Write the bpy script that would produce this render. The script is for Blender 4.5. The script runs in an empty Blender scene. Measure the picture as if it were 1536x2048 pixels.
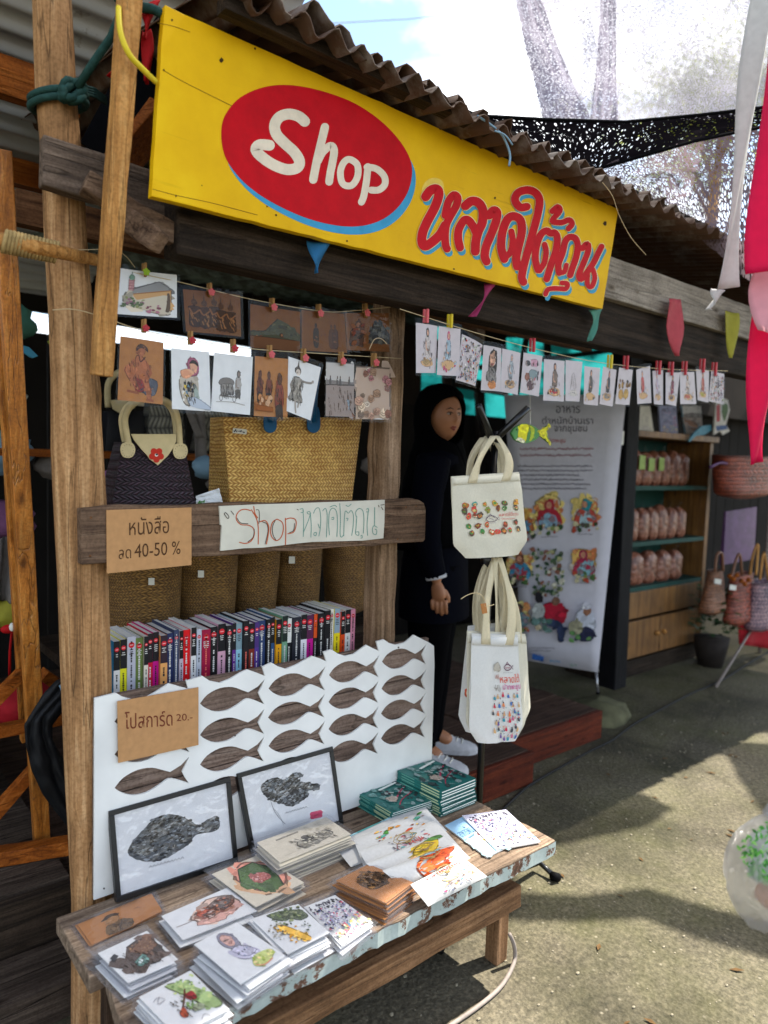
import bpy, math, random
from mathutils import Vector, Matrix, noise
V = Vector
rnd = random.Random(7)
S = bpy.context.scene
COL = S.collection
# ------------------------------------------------------------------ camera
FPX = 1440.0                                  # focal length in pixels of the 1536x2048 photo
ya, pt, rl = math.radians(50.3), math.radians(4.25), math.radians(1.88)
EYE = V((0, 0, 1.5))
FW = V((math.cos(ya)*math.cos(pt), math.sin(ya)*math.cos(pt), -math.sin(pt)))
_r = V((math.sin(ya), -math.cos(ya), 0)); _u = _r.cross(FW)
RT = _r*math.cos(rl) + _u*math.sin(rl)
UP = RT.cross(FW)
cd = bpy.data.cameras.new('camera'); cam = bpy.data.objects.new('camera', cd); COL.objects.link(cam)
cam.matrix_world = Matrix(((RT.x, UP.x, -FW.x, EYE.x), (RT.y, UP.y, -FW.y, EYE.y), (RT.z, UP.z, -FW.z, EYE.z), (0, 0, 0, 1)))
cd.sensor_fit = 'HORIZONTAL'; cd.sensor_width = 36; cd.lens = 36*FPX/1536
cd.clip_start = .05; cd.clip_end = 500
cd.dof.use_dof = True; cd.dof.focus_distance = 2.0; cd.dof.aperture_fstop = 2.9
S.camera = cam
S.render.resolution_x, S.render.resolution_y = 768, 1024
# ------------------------------------------------------------------ light
SUN = V((.226, -.045, .39)).normalized()      # read off the bench's shadow on the ground
sl = bpy.data.lights.new('sun', 'SUN'); sl.energy = 3.9; sl.angle = math.radians(.53); sl.color = (1, .95, .86)
so = bpy.data.objects.new('sun', sl); so.rotation_euler = SUN.to_track_quat('Z', 'Y').to_euler(); COL.objects.link(so)
W = bpy.data.worlds.new('World'); S.world = W; W.use_nodes = True
nt = W.node_tree; N, L = nt.nodes, nt.links
bg = N['Background']; sky = N.new('ShaderNodeTexSky'); sky.sky_type = 'NISHITA'; sky.sun_disc = False
sky.sun_elevation = math.asin(SUN.z); sky.sun_rotation = math.atan2(SUN.x, SUN.y); sky.air_density = 1.1; sky.dust_density = .6
tc = N.new('ShaderNodeTexCoord'); mp = N.new('ShaderNodeMapping'); mp.inputs['Scale'].default_value = (1.5, 1.5, 3.2)
mp.inputs['Location'].default_value = (.62, .3, .1)
nz = N.new('ShaderNodeTexNoise'); nz.inputs['Scale'].default_value = 2.1; nz.inputs['Detail'].default_value = 6; nz.inputs['Roughness'].default_value = .58
cr_ = N.new('ShaderNodeValToRGB'); cr_.color_ramp.elements[0].position = .44; cr_.color_ramp.elements[1].position = .63
mx = N.new('ShaderNodeMix'); mx.data_type = 'RGBA'; mx.inputs[7].default_value = (6.6, 6.7, 6.9, 1)
L.new(tc.outputs['Generated'], mp.inputs['Vector']); L.new(mp.outputs[0], nz.inputs['Vector']); L.new(nz.outputs['Fac'], cr_.inputs[0])
L.new(cr_.outputs[0], mx.inputs[0]); L.new(sky.outputs[0], mx.inputs[6]); L.new(mx.outputs[2], bg.inputs[0]); bg.inputs[1].default_value = .11
S.view_settings.view_transform = 'Standard'; S.view_settings.look = 'None'; S.view_settings.gamma = 1
S.view_settings.exposure = 1.78
S.cycles.max_bounces = 7; S.cycles.transparent_max_bounces = 14; S.cycles.use_denoising = True
S.cycles.sample_clamp_indirect = 6
# ------------------------------------------------------------------ sight lines of the photograph
def ray(px, py): return (px-768)/FPX*RT - (py-1024)/FPX*UP + FW
def at(px, py, x=None, y=None, z=None, d=None):
    r = ray(px, py)
    if d is not None: return EYE + r*d
    i, v = (0, x) if x is not None else (1, y) if y is not None else (2, z)
    return EYE + r*((v-EYE[i])/r[i])
class Plane:                                   # a real plane: a point and the normal that faces the viewer
    def __init__(s, p, n): s.p = V(p); s.n = V(n).normalized()
    def at(s, px, py, off=0.0):
        r = ray(px, py); q = s.p + s.n*off
        return EYE + r*((q-EYE).dot(s.n)/r.dot(s.n))
def PY(y): return Plane((0, y, 0), (0, -1, 0))
def PZ(z): return Plane((0, 0, z), (0, 0, 1))
# ------------------------------------------------------------------ colours and materials
def C(h, k=1.0):
    h = h.lstrip('#'); o = []
    for i in (0, 2, 4):
        c = int(h[i:i+2], 16)/255
        o.append((c/12.92 if c <= .04045 else ((c+.055)/1.055)**2.4)*k)
    return tuple(o)
MATS = {}
def new_mat(name):
    m = bpy.data.materials.new(name); m.use_nodes = True; MATS[name] = m
    return m, m.node_tree.nodes, m.node_tree.links, m.node_tree.nodes['Principled BSDF']
def nd(N, t, **k):
    n = N.new(t)
    for a, b in k.items():
        if a.startswith('i_'): n.inputs[int(a[2:]) if a[2:].isdigit() else a[2:]].default_value = b
        else: setattr(n, a, b)
    return n
def ramp(N, stops):
    r = N.new('ShaderNodeValToRGB'); e = r.color_ramp.elements
    while len(e) < len(stops): e.new(.5)
    for el, (p, c) in zip(e, stops): el.position = p; el.color = tuple(c)+(1,)
    return r
def coords(N, L, scale, kind='Object'):
    t = N.new('ShaderNodeTexCoord'); m = N.new('ShaderNodeMapping'); m.inputs['Scale'].default_value = scale
    L.new(t.outputs[kind], m.inputs['Vector']); return m
def bump(N, L, src, bs, s, d=.002):
    b = N.new('ShaderNodeBump'); b.inputs['Strength'].default_value = s; b.inputs['Distance'].default_value = d
    L.new(src, b.inputs['Height']); L.new(b.outputs[0], bs.inputs['Normal']); return b
def plain(name, c, rough=.6, var=.18, scale=30, b=.15, spec=.2, metal=0, trans=0):
    """a painted, paper or cloth surface: slight mottling and a fine bump"""
    m, N, L, bs = new_mat(name)
    mp = coords(N, L, (1, 1, 1)); n = nd(N, 'ShaderNodeTexNoise', i_Scale=scale, i_Detail=5.0)
    L.new(mp.outputs[0], n.inputs['Vector'])
    r = ramp(N, [(.3, [x*(1-var) for x in c]), (.7, [min(1, x*(1+var*.6)) for x in c])])
    L.new(n.outputs['Fac'], r.inputs[0]); L.new(r.outputs[0], bs.inputs['Base Color'])
    bs.inputs['Roughness'].default_value = rough; bs.inputs['Specular IOR Level'].default_value = spec; bs.inputs['Metallic'].default_value = metal
    if b: bump(N, L, n.outputs['Fac'], bs, b)
    if trans:
        tr = N.new('ShaderNodeBsdfTranslucent'); L.new(r.outputs[0], tr.inputs[0]); ms = nd(N, 'ShaderNodeMixShader', i_0=trans)
        L.new(bs.outputs[0], ms.inputs[1]); L.new(tr.outputs[0], ms.inputs[2]); L.new(ms.outputs[0], N['Material Output'].inputs[0])
    return m
def wood(name, dark, mid, light, axis='x', fine=1.0, rough=.75, crack=.5, stain=.0):
    """grain drawn out along one axis, cracks, knots' darker patches"""
    m, N, L, bs = new_mat(name)
    lo, hi = 2.6*fine, 62*fine
    sc = {'x': (lo, hi, hi), 'y': (hi, lo, hi), 'z': (hi, hi, lo)}[axis]
    mp = coords(N, L, sc); n = nd(N, 'ShaderNodeTexNoise', i_Scale=1.0, i_Detail=9.0, i_Roughness=.7, i_Distortion=.35)
    L.new(mp.outputs[0], n.inputs['Vector'])
    r = ramp(N, [(.30, dark), (.5, mid), (.70, light)]); L.new(n.outputs['Fac'], r.inputs[0])
    mp2 = coords(N, L, tuple(x*.3 for x in sc)); v = nd(N, 'ShaderNodeTexNoise', i_Scale=1.0, i_Detail=3.0, i_Distortion=1.5)
    L.new(mp2.outputs[0], v.inputs['Vector'])
    ck = ramp(N, [(.489, (1, 1, 1)), (.5, (.0, .0, .0)), (.511, (1, 1, 1))]); L.new(v.outputs['Fac'], ck.inputs[0])
    mm = nd(N, 'ShaderNodeMix', data_type='RGBA', blend_type='MULTIPLY'); mm.inputs[0].default_value = crack
    L.new(r.outputs[0], mm.inputs[6]); L.new(ck.outputs[0], mm.inputs[7])
    mp3 = coords(N, L, (1, 1, 1)); p = nd(N, 'ShaderNodeTexNoise', i_Scale=7.0*fine, i_Detail=4.0); L.new(mp3.outputs[0], p.inputs['Vector'])
    pr = ramp(N, [(.33, (.42, .38, .35)), (.5, (.85, .82, .8)), (.66, (1.15, 1.12, 1.08))]); L.new(p.outputs['Fac'], pr.inputs[0])
    m2 = nd(N, 'ShaderNodeMix', data_type='RGBA', blend_type='MULTIPLY'); m2.inputs[0].default_value = .55+stain
    L.new(mm.outputs[2], m2.inputs[6]); L.new(pr.outputs[0], m2.inputs[7]); L.new(m2.outputs[2], bs.inputs['Base Color'])
    bs.inputs['Roughness'].default_value = rough; bs.inputs['Specular IOR Level'].default_value = .14 if rough > .5 else .45
    # knots: small dark eyes with a ring
    mk = coords(N, L, tuple(5.0 if x == lo else 13.0 for x in sc)); vk = nd(N, 'ShaderNodeTexVoronoi', i_Scale=1.0); L.new(mk.outputs[0], vk.inputs['Vector'])
    kr = ramp(N, [(.05, (.18, .14, .12)), (.10, (.6, .55, .5)), (.13, (.8, .76, .72)), (.17, (1, 1, 1))]); L.new(vk.outputs['Distance'], kr.inputs[0])
    m3 = nd(N, 'ShaderNodeMix', data_type='RGBA', blend_type='MULTIPLY'); m3.inputs[0].default_value = .8; L.new(m2.outputs[2], m3.inputs[6]); L.new(kr.outputs[0], m3.inputs[7])
    # weather speckle
    n5 = nd(N, 'ShaderNodeTexNoise', i_Scale=160.0*fine, i_Detail=3.0); L.new(mp3.outputs[0], n5.inputs['Vector']); r5 = ramp(N, [(.36, (.72, .7, .68)), (.56, (1.06, 1.06, 1.06))]); L.new(n5.outputs['Fac'], r5.inputs[0])
    m4 = nd(N, 'ShaderNodeMix', data_type='RGBA', blend_type='MULTIPLY'); m4.inputs[0].default_value = .7; L.new(m3.outputs[2], m4.inputs[6]); L.new(r5.outputs[0], m4.inputs[7]); L.new(m4.outputs[2], bs.inputs['Base Color'])
    ad = nd(N, 'ShaderNodeMath', operation='MULTIPLY'); L.new(n.outputs['Fac'], ad.inputs[0]); L.new(ck.outputs[0], ad.inputs[1])
    bump(N, L, ad.outputs[0], bs, .85, .004)
    return m
def weave(name, dark, light, h=.012, p=.016, rough=.5):
    """twill basket weave drawn from the UVs (metres)"""
    m, N, L, bs = new_mat(name)
    uv = N.new('ShaderNodeTexCoord'); sp = N.new('ShaderNodeSeparateXYZ'); wb = nd(N, 'ShaderNodeTexNoise', i_Scale=14.0, i_Detail=3.0); L.new(uv.outputs['UV'], wb.inputs['Vector'])
    wv = nd(N, 'ShaderNodeMix', data_type='RGBA', blend_type='LINEAR_LIGHT'); wv.inputs[0].default_value = .006; L.new(uv.outputs['UV'], wv.inputs[6]); L.new(wb.outputs['Color'], wv.inputs[7]); L.new(wv.outputs[2], sp.inputs[0])
    def M(op, a, b=None):
        n = nd(N, 'ShaderNodeMath', operation=op)
        for i, x in enumerate((a, b)):
            if x is None: continue
            if isinstance(x, (int, float)): n.inputs[i].default_value = x
            else: L.new(x, n.inputs[i])
        return n.outputs[0]
    row = M('DIVIDE', sp.outputs[1], h); vv = M('FRACT', row); par = M('MODULO', M('FLOOR', row), 2.0)
    sgn = M('SUBTRACT', M('MULTIPLY', M('ABSOLUTE', par), 2.0), 1.0)
    t0 = M('ADD', M('DIVIDE', sp.outputs[0], p), M('MULTIPLY', sgn, M('MULTIPLY', M('SUBTRACT', vv, .5), .9)))
    t = M('FRACT', t0); cx = N.new('ShaderNodeCombineXYZ'); L.new(M('FLOOR', t0), cx.inputs[0]); L.new(M('FLOOR', row), cx.inputs[1]); wn = nd(N, 'ShaderNodeTexWhiteNoise', noise_dimensions='2D'); L.new(cx.outputs[0], wn.inputs['Vector'])
    hgt = M('MULTIPLY', M('SINE', M('MULTIPLY', t, math.pi)), M('POWER', M('SINE', M('MULTIPLY', vv, math.pi)), .5))
    nn = nd(N, 'ShaderNodeTexNoise', i_Scale=90.0, i_Detail=3.0); L.new(uv.outputs['UV'], nn.inputs['Vector'])
    nb = nd(N, 'ShaderNodeTexNoise', i_Scale=9.0, i_Detail=4.0); L.new(uv.outputs['UV'], nb.inputs['Vector'])
    f = M('ADD', M('ADD', M('MULTIPLY', hgt, .55), M('MULTIPLY', nn.outputs['Fac'], .25)), M('ADD', M('MULTIPLY', wn.outputs['Value'], .22), M('MULTIPLY', M('SUBTRACT', nb.outputs['Fac'], .5), .5)))
    r = ramp(N, [(.25, dark), (.85, light)]); L.new(f, r.inputs[0]); L.new(r.outputs[0], bs.inputs['Base Color'])
    bs.inputs['Roughness'].default_value = rough; bump(N, L, hgt, bs, .9, .004)
    return m
# printed ink and painted marks: the colour of each mark sits on its own faces
m, N, L, bs = new_mat('ink'); a = nd(N, 'ShaderNodeVertexColor', layer_name='Col'); L.new(a.outputs[0], bs.inputs['Base Color']); bs.inputs['Roughness'].default_value = .6; bs.inputs['Specular IOR Level'].default_value = .25
m, N, L, bs = new_mat('paint'); a = nd(N, 'ShaderNodeVertexColor', layer_name='Col')
mp = coords(N, L, (1, 1, 1)); n = nd(N, 'ShaderNodeTexNoise', i_Scale=22.0, i_Detail=7.0, i_Roughness=.7); L.new(mp.outputs[0], n.inputs['Vector'])
r = ramp(N, [(.3, (.84, .84, .84)), (.6, (1.04, 1.04, 1.04))]); L.new(n.outputs['Fac'], r.inputs[0])
mm = nd(N, 'ShaderNodeMix', data_type='RGBA', blend_type='MULTIPLY'); mm.inputs[0].default_value = 1
L.new(a.outputs[0], mm.inputs[6]); L.new(r.outputs[0], mm.inputs[7]); L.new(mm.outputs[2], bs.inputs['Base Color'])
bs.inputs['Roughness'].default_value = .5; bs.inputs['Specular IOR Level'].default_value = .12; bump(N, L, n.outputs['Fac'], bs, .12)
# clear plastic sleeves
m, N, L, bs = new_mat('clear_plastic'); N.remove(bs)
tr = nd(N, 'ShaderNodeBsdfTransparent'); tr.inputs[0].default_value = (.96, .96, .97, 1)
gl = nd(N, 'ShaderNodeBsdfGlossy'); gl.inputs['Roughness'].default_value = .10
mp = coords(N, L, (1, 1, 1)); n = nd(N, 'ShaderNodeTexNoise', i_Scale=26.0, i_Detail=2.0); L.new(mp.outputs[0], n.inputs['Vector'])
b = N.new('ShaderNodeBump'); b.inputs['Strength'].default_value = .5; b.inputs['Distance'].default_value = .01
L.new(n.outputs['Fac'], b.inputs['Height']); L.new(b.outputs[0], gl.inputs['Normal'])
ms = nd(N, 'ShaderNodeMixShader', i_0=.045); L.new(tr.outputs[0], ms.inputs[1]); L.new(gl.outputs[0], ms.inputs[2]); L.new(ms.outputs[0], N['Material Output'].inputs[0])
MATS['clear_plastic'] = m
m2_ = m.copy(); m2_.name = 'hung_sleeve'; MATS['hung_sleeve'] = m2_
for n_ in m2_.node_tree.nodes:
    if n_.type == 'MIX_SHADER': n_.inputs[0].default_value = .016
m2_ = m.copy(); m2_.name = 'pile_sleeve'; MATS['pile_sleeve'] = m2_
for n_ in list(m2_.node_tree.nodes):
    if n_.type == 'MIX_SHADER':
        n_.inputs[0].default_value = .035; t_ = m2_.node_tree; d_ = t_.nodes.new('ShaderNodeBsdfDiffuse'); d_.inputs[0].default_value = (.85, .86, .9, 1); x_ = t_.nodes.new('ShaderNodeMixShader'); x_.inputs[0].default_value = .018
        t_.links.new(n_.outputs[0], x_.inputs[1]); t_.links.new(d_.outputs[0], x_.inputs[2]); t_.links.new(x_.outputs[0], t_.nodes['Material Output'].inputs[0]); break
# ------------------------------------------------------------------ geometry collector
class MB:
    def __init__(s): s.v = []; s.f = []; s.c = []; s.m = []; s.uv = {}
    def add(s, vs, fs, col=None, mi=0, uvs=None):
        o = len(s.v); s.v += [V(x) for x in vs]
        for k, f in enumerate(fs):
            if uvs: s.uv[len(s.f)] = [uvs[i] for i in f]
            s.f.append([i+o for i in f]); s.c.append(col); s.m.append(mi)
        return s
    def poly(s, pts, col=None, mi=0): return s.add(pts, [list(range(len(pts)))], col, mi)
    def prism(s, pts, vec, col=None, mi=0):
        n = len(pts); vec = V(vec); p = [V(q) for q in pts]; q = [x+vec for x in p]
        fs = [list(range(n)), [2*n-1-i for i in range(n)]] + [[i, n+i, n+(i+1) % n, (i+1) % n] for i in range(n)]
        return s.add(p+q, fs, col, mi)
    def box(s, x0, x1, y0, y1, z0, z1, col=None, mi=0):
        return s.prism([(x0, y0, z0), (x0, y1, z0), (x1, y1, z0), (x1, y0, z0)], (0, 0, z1-z0), col, mi)
    def beam(s, p0, p1, w, h, up=(0, 0, 1), col=None, mi=0, rough=0, n=1, twist=0):
        """a timber from p0 to p1, w across and h along up, cut into n lengths with a little unevenness"""
        p0, p1 = V(p0), V(p1); d = (p1-p0).normalized(); up = V(up); a = d.cross(up).normalized(); b = a.cross(d)
        vs = []
        for i in range(n+1):
            q = p0.lerp(p1, i/n); j = lambda: rough*(rnd.random()-.5)
            for sa, sb in ((-1, -1), (1, -1), (1, 1), (-1, 1)): vs.append(q + a*(sa*w/2+j()) + b*(sb*h/2+j()))
        fs = [[3, 2, 1, 0], [4*n+k for k in range(4)]]
        for i in range(n): fs += [[4*i+k, 4*i+(k+1) % 4, 4*i+4+(k+1) % 4, 4*i+4+k] for k in range(4)]
        return s.add(vs, fs, col, mi)
    def tube(s, pts, r, n=8, col=None, mi=0, cap=True, lump=0, flat=1):
        pts = [V(p) for p in pts]; m = len(pts); rs = r if isinstance(r, (list, tuple)) else [r]*m
        vs = []; ref = None; acc = 0; uvs = []
        for i, p in enumerate(pts):
            d = (pts[min(i+1, m-1)]-pts[max(i-1, 0)]).normalized()
            if ref is None: ref = d.orthogonal().normalized()
            a = (ref-d*ref.dot(d)); a = a.normalized() if a.length > 1e-6 else d.orthogonal().normalized(); ref = a; b = d.cross(a)
            for k in range(n):
                t = 2*math.pi*k/n; rr = rs[i]*(1+lump*noise.noise(V((math.cos(t)*1.3, math.sin(t)*1.3, i*.35+rs[0]*50))))
                vs.append(p + a*(math.cos(t)*rr) + b*(math.sin(t)*rr*flat))
        fs = [[i*n+k, i*n+(k+1) % n, (i+1)*n+(k+1) % n, (i+1)*n+k] for i in range(m-1) for k in range(n)]
        if cap: fs += [list(range(n))[::-1], [(m-1)*n+k for k in range(n)]]
        return s.add(vs, fs, col, mi)
    def grid(s, fn, nu, nv, col=None, mi=0, us=1, vs_=1, closed=False):
        P = []; U = []
        for j in range(nv+1):
            for i in range(nu+1): P.append(V(fn(i/nu, j/nv))); U.append((i/nu*us, j/nv*vs_))
        fs = [[j*(nu+1)+i, j*(nu+1)+i+1, (j+1)*(nu+1)+i+1, (j+1)*(nu+1)+i] for j in range(nv) for i in range(nu)]
        return s.add(P, fs, col, mi, U)
    def ball(s, c, r, nu=12, nv=8, col=None, mi=0, fn=None):
        c = V(c); r = V((r, r, r)) if isinstance(r, (int, float)) else V(r); vs = []
        for j in range(nv+1):
            for i in range(nu):
                t, p = 2*math.pi*i/nu, math.pi*j/nv
                q = V((math.sin(p)*math.cos(t), math.sin(p)*math.sin(t), math.cos(p)))
                if fn: q = fn(q)
                vs.append(c+V((q.x*r.x, q.y*r.y, q.z*r.z)))
        fs = [[j*nu+i, (j+1)*nu+i, (j+1)*nu+(i+1) % nu, j*nu+(i+1) % nu] for j in range(nv) for i in range(nu)]
        return s.add(vs, fs, col, mi)
    def build(s, name, mats, parent=None, smooth=False, bevel=0, org=None, solid=0, subsurf=0):
        root = parent
        while root is not None and root.parent is not None: root = root.parent
        if root is not None: o0 = V(root.location)
        elif org is not None: o0 = V(org)
        else:
            xs = [v.x for v in s.v]; ys = [v.y for v in s.v]; zs = [v.z for v in s.v]
            o0 = V(((min(xs)+max(xs))/2, (min(ys)+max(ys))/2, min(zs)))
        me = bpy.data.meshes.new(name); me.from_pydata([v-o0 for v in s.v], [], s.f)
        for x in (mats if isinstance(mats, (list, tuple)) else [mats]): me.materials.append(MATS[x] if isinstance(x, str) else x)
        if any(s.m):
            for p, i in zip(me.polygons, s.m): p.material_index = i
        if any(c is not None for c in s.c):
            at_ = me.color_attributes.new('Col', 'FLOAT_COLOR', 'CORNER'); buf = []
            for p, c in zip(me.polygons, s.c):
                c = tuple(c or (1, 1, 1)); buf += (c[:3]+(1.0,))*len(p.vertices)
            at_.data.foreach_set('color', buf)
        if s.uv:
            u = me.uv_layers.new(name='UVMap')
            for i, p in enumerate(me.polygons):
                if i in s.uv:
                    for li, q in zip(p.loop_indices, s.uv[i]): u.data[li].uv = q
        if smooth:
            for p in me.polygons: p.use_smooth = True
        me.update()
        o = bpy.data.objects.new(name, me); COL.objects.link(o)
        if parent is not None: o.parent = parent
        else: o.location = o0
        if solid: md = o.modifiers.new('thick', 'SOLIDIFY'); md.thickness = solid; md.offset = 0
        if bevel: md = o.modifiers.new('bevel', 'BEVEL'); md.width = bevel; md.segments = 2; md.limit_method = 'ANGLE'; md.angle_limit = math.radians(40)
        if subsurf: md = o.modifiers.new('sub', 'SUBSURF'); md.levels = md.render_levels = subsurf
        return o
def tag(o, label=None, cat=None, group=None, kind=None):
    for k, x in (('label', label), ('category', cat), ('group', group), ('kind', kind)):
        if x: o[k] = x
    return o
def thing(name, label, cat, loc, group=None):
    o = bpy.data.objects.new(name, None); o.empty_display_size = .05; COL.objects.link(o); o.location = V(loc)
    return tag(o, label, cat, group)
def copy_tree(o, parent=None):
    c = o.copy(); COL.objects.link(c); c.parent = parent
    for ch in list(o.children): copy_tree(ch, c)
    return c
# ------------------------------------------------------------------ 2D drawing
def cr(pts, k=5, closed=False):
    """smooth curve through the points"""
    n = len(pts); out = []
    if n < 3: return list(pts)
    rng = range(n) if closed else range(n-1)
    for i in rng:
        g = (lambda j: pts[j % n]) if closed else (lambda j: pts[min(max(j, 0), n-1)])
        p0, p1, p2, p3 = g(i-1), g(i), g(i+1), g(i+2)
        for s in range(k):
            t = s/k
            out.append(tuple(.5*(2*b + (c-a)*t + (2*a-5*b+4*c-d)*t*t + (3*b-a-3*c+d)*t**3) for a, b, c, d in zip(p0, p1, p2, p3)))
    if not closed: out.append(tuple(pts[-1]))
    return out
def stroke(mb, pts, w, put, col, z=0.0, k=4, closed=False, cap=True, dz=3e-6, prof=None):
    """a brush stroke: put(x, y, off) lifts drawing coordinates onto the surface"""
    q = cr(pts, k, closed) if k > 1 else list(pts)
    if closed: q = q+[q[0]]
    n = len(q); off = z
    L_, R_ = [], []
    for i, (x, y) in enumerate(q):
        a, b = q[max(i-1, 0)], q[min(i+1, n-1)]
        if closed and i in (0, n-1): a, b = q[n-2], q[1]
        dx, dy = b[0]-a[0], b[1]-a[1]; l = math.hypot(dx, dy) or 1
        ww = w/2*(prof(i/(n-1)) if prof else 1)
        L_.append((x-dy/l*ww, y+dx/l*ww)); R_.append((x+dy/l*ww, y-dx/l*ww))
    for i in range(n-1):
        off += dz
        mb.poly([put(*L_[i], off), put(*R_[i], off), put(*R_[i+1], off), put(*L_[i+1], off)], col)
    if cap and not closed:
        for i, sg in ((0, -1), (n-1, 1)):
            a, b = (q[0], q[1]) if i == 0 else (q[n-2], q[n-1])
            th = math.atan2(b[1]-a[1], b[0]-a[0]) + (math.pi if i == 0 else 0); ww = w/2*(prof(i/(n-1)) if prof else 1); off += dz
            mb.poly([put(q[i][0]+math.cos(th+t)*ww, q[i][1]+math.sin(th+t)*ww, off) for t in [(-.5+j/6)*math.pi for j in range(7)]], col)
    return off
def flat(mb, pts, put, col, z=0.0): mb.poly([put(x, y, z) for x, y in pts], col)
def oval(cx, cy, rx, ry, n=14, rot=0, jag=0, r=rnd):
    o = []
    for i in range(n):
        t = 2*math.pi*i/n; k = 1+jag*(r.random()-.5); x, y = math.cos(t)*rx*k, math.sin(t)*ry*k
        o.append((cx+x*math.cos(rot)-y*math.sin(rot), cy+x*math.sin(rot)+y*math.cos(rot)))
    return o
def text_polys(body, size=1.0):
    """glyph faces of a line of writing, as 2D points (x right, y up) and faces"""
    c = bpy.data.curves.new('line', 'FONT'); c.body = body; c.size = size; c.resolution_u = 3
    o = bpy.data.objects.new('line', c); COL.objects.link(o); bpy.context.view_layer.update()
    me = o.evaluated_get(bpy.context.evaluated_depsgraph_get()).to_mesh()
    vs = [(v.co.x, v.co.y) for v in me.vertices]; fs = [list(p.vertices) for p in me.polygons]
    bpy.data.objects.remove(o); bpy.data.curves.remove(c)
    x0 = min(v[0] for v in vs); x1 = max(v[0] for v in vs); y0 = min(v[1] for v in vs); y1 = max(v[1] for v in vs)
    return vs, fs, (x0, x1, y0, y1)
def write(mb, body, put, box, col, z=0.0):
    """fit a line of writing into box (x0, y0, x1, y1) of drawing coordinates with y pointing down"""
    vs, fs, (a, b, c, d) = text_polys(body); x0, y0, x1, y1 = box
    mb.add([put(x0+(x-a)/(b-a)*(x1-x0), y1+(y-c)/(d-c)*(y0-y1), z) for x, y in vs], fs, col)
class Quad:                                    # a sheet given by its four corners (top-left, top-right, bottom-right, bottom-left)
    def __init__(s, a, b, c, d):
        s.q = [V(x) for x in (a, b, c, d)]; s.n = ((s.q[1]-s.q[0]).cross(s.q[3]-s.q[0])).normalized()
        if s.n.dot(EYE-s.q[0]) < 0: s.n = -s.n
    def put(s, u, v, off=0.0):
        a, b, c, d = s.q; return a*(1-u)*(1-v)+b*u*(1-v)+c*u*v+d*(1-u)*v + s.n*off
    def slab(s, mb, t, col=None, mi=0, grow=0):
        g = grow; return mb.prism([s.put(-g, -g), s.put(1+g, -g), s.put(1+g, 1+g), s.put(-g, 1+g)], s.n*-t, col, mi)
# ================================================================== materials of the place
wood('weathered_log', C('#684a30'), C('#ab8055'), C('#d6ae80'), 'z', .8, .8, .55)
wood('grey_wood', C('#3a3029'), C('#65564a'), C('#8d7b6c'), 'x', 1.0, .8, .5)
wood('grey_wood_upright', C('#54412f'), C('#8a6f55'), C('#b0957a'), 'z', 1.0, .8, .5)
wood('pale_wood', C('#6f665c'), C('#968c80'), C('#b0a698'), 'x', 1.0, .8, .4)
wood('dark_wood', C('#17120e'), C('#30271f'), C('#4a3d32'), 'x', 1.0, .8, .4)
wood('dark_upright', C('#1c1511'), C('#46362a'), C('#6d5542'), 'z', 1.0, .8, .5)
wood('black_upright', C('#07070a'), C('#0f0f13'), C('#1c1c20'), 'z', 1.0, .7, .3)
wood('orange_wood', C('#8a4c16'), C('#c47a30'), C('#dd9c50'), 'z', .9, .35, .45, .2)
wood('tan_wood', C('#8a5c2c'), C('#bb8548'), C('#d8a868'), 'z', .9, .6, .4)
wood('orange_beam', C('#6b3410'), C('#9a5218'), C('#bb7030'), 'x', .9, .6, .4)
wood('deck_wood', C('#2b241e'), C('#4b4037'), C('#6d6055'), 'x', .8, .85, .7)
wood('step_wood', C('#2c201a'), C('#4c3a30'), C('#665044'), 'x', .8, .8, .5)
wood('red_step', C('#3a1710'), C('#5c2717'), C('#74371f'), 'x', .8, .7, .4)
wood('fish_wood', C('#463933'), C('#7a675b'), C('#968478'), 'x', .9, .8, .5)
wood('rail_wood', C('#42332a'), C('#6f5846'), C('#8f7660'), 'x', .9, .8, .5)
wood('bench_top_wood', C('#55453a'), C('#897664'), C('#b8a28a'), 'x', .8, .75, .5)
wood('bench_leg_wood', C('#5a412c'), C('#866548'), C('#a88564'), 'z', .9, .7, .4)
wood('bench_beam_wood', C('#573d29'), C('#826043'), C('#a27d5c'), 'x', .9, .7, .4)
wood('cabinet_wood', C('#4a2e12'), C('#7d5426'), C('#98703c'), 'z', .8, .5, .3)
wood('rust_brown', C('#3a2416'), C('#6b482e'), C('#8a6546'), 'x', .8, .7, .3)
plain('rope_green', C('#24443f'), .8, .3, 90, .5)
plain('rope_tan', C('#a88d5c'), .85, .3, 90, .5)
plain('string', C('#c9b48c'), .8, .2, 60, 0)
plain('yellow_plastic', C('#d8c02c'), .4, .1, 30, 0)
plain('cream_plastic', C('#cbb89a'), .5, .1, 30, 0)
plain('black_metal', C('#0c0c0e'), .28, .2, 40, .05, .5)
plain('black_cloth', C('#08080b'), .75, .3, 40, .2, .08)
plain('grey_cable', C('#8b8078'), .6, .2, 40, .1)
plain('dark_cable', C('#1b1b1c'), .6, .2, 40, .1)
plain('steel', C('#9a9a9c'), .35, .1, 40, .05, .5, .8)
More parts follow.
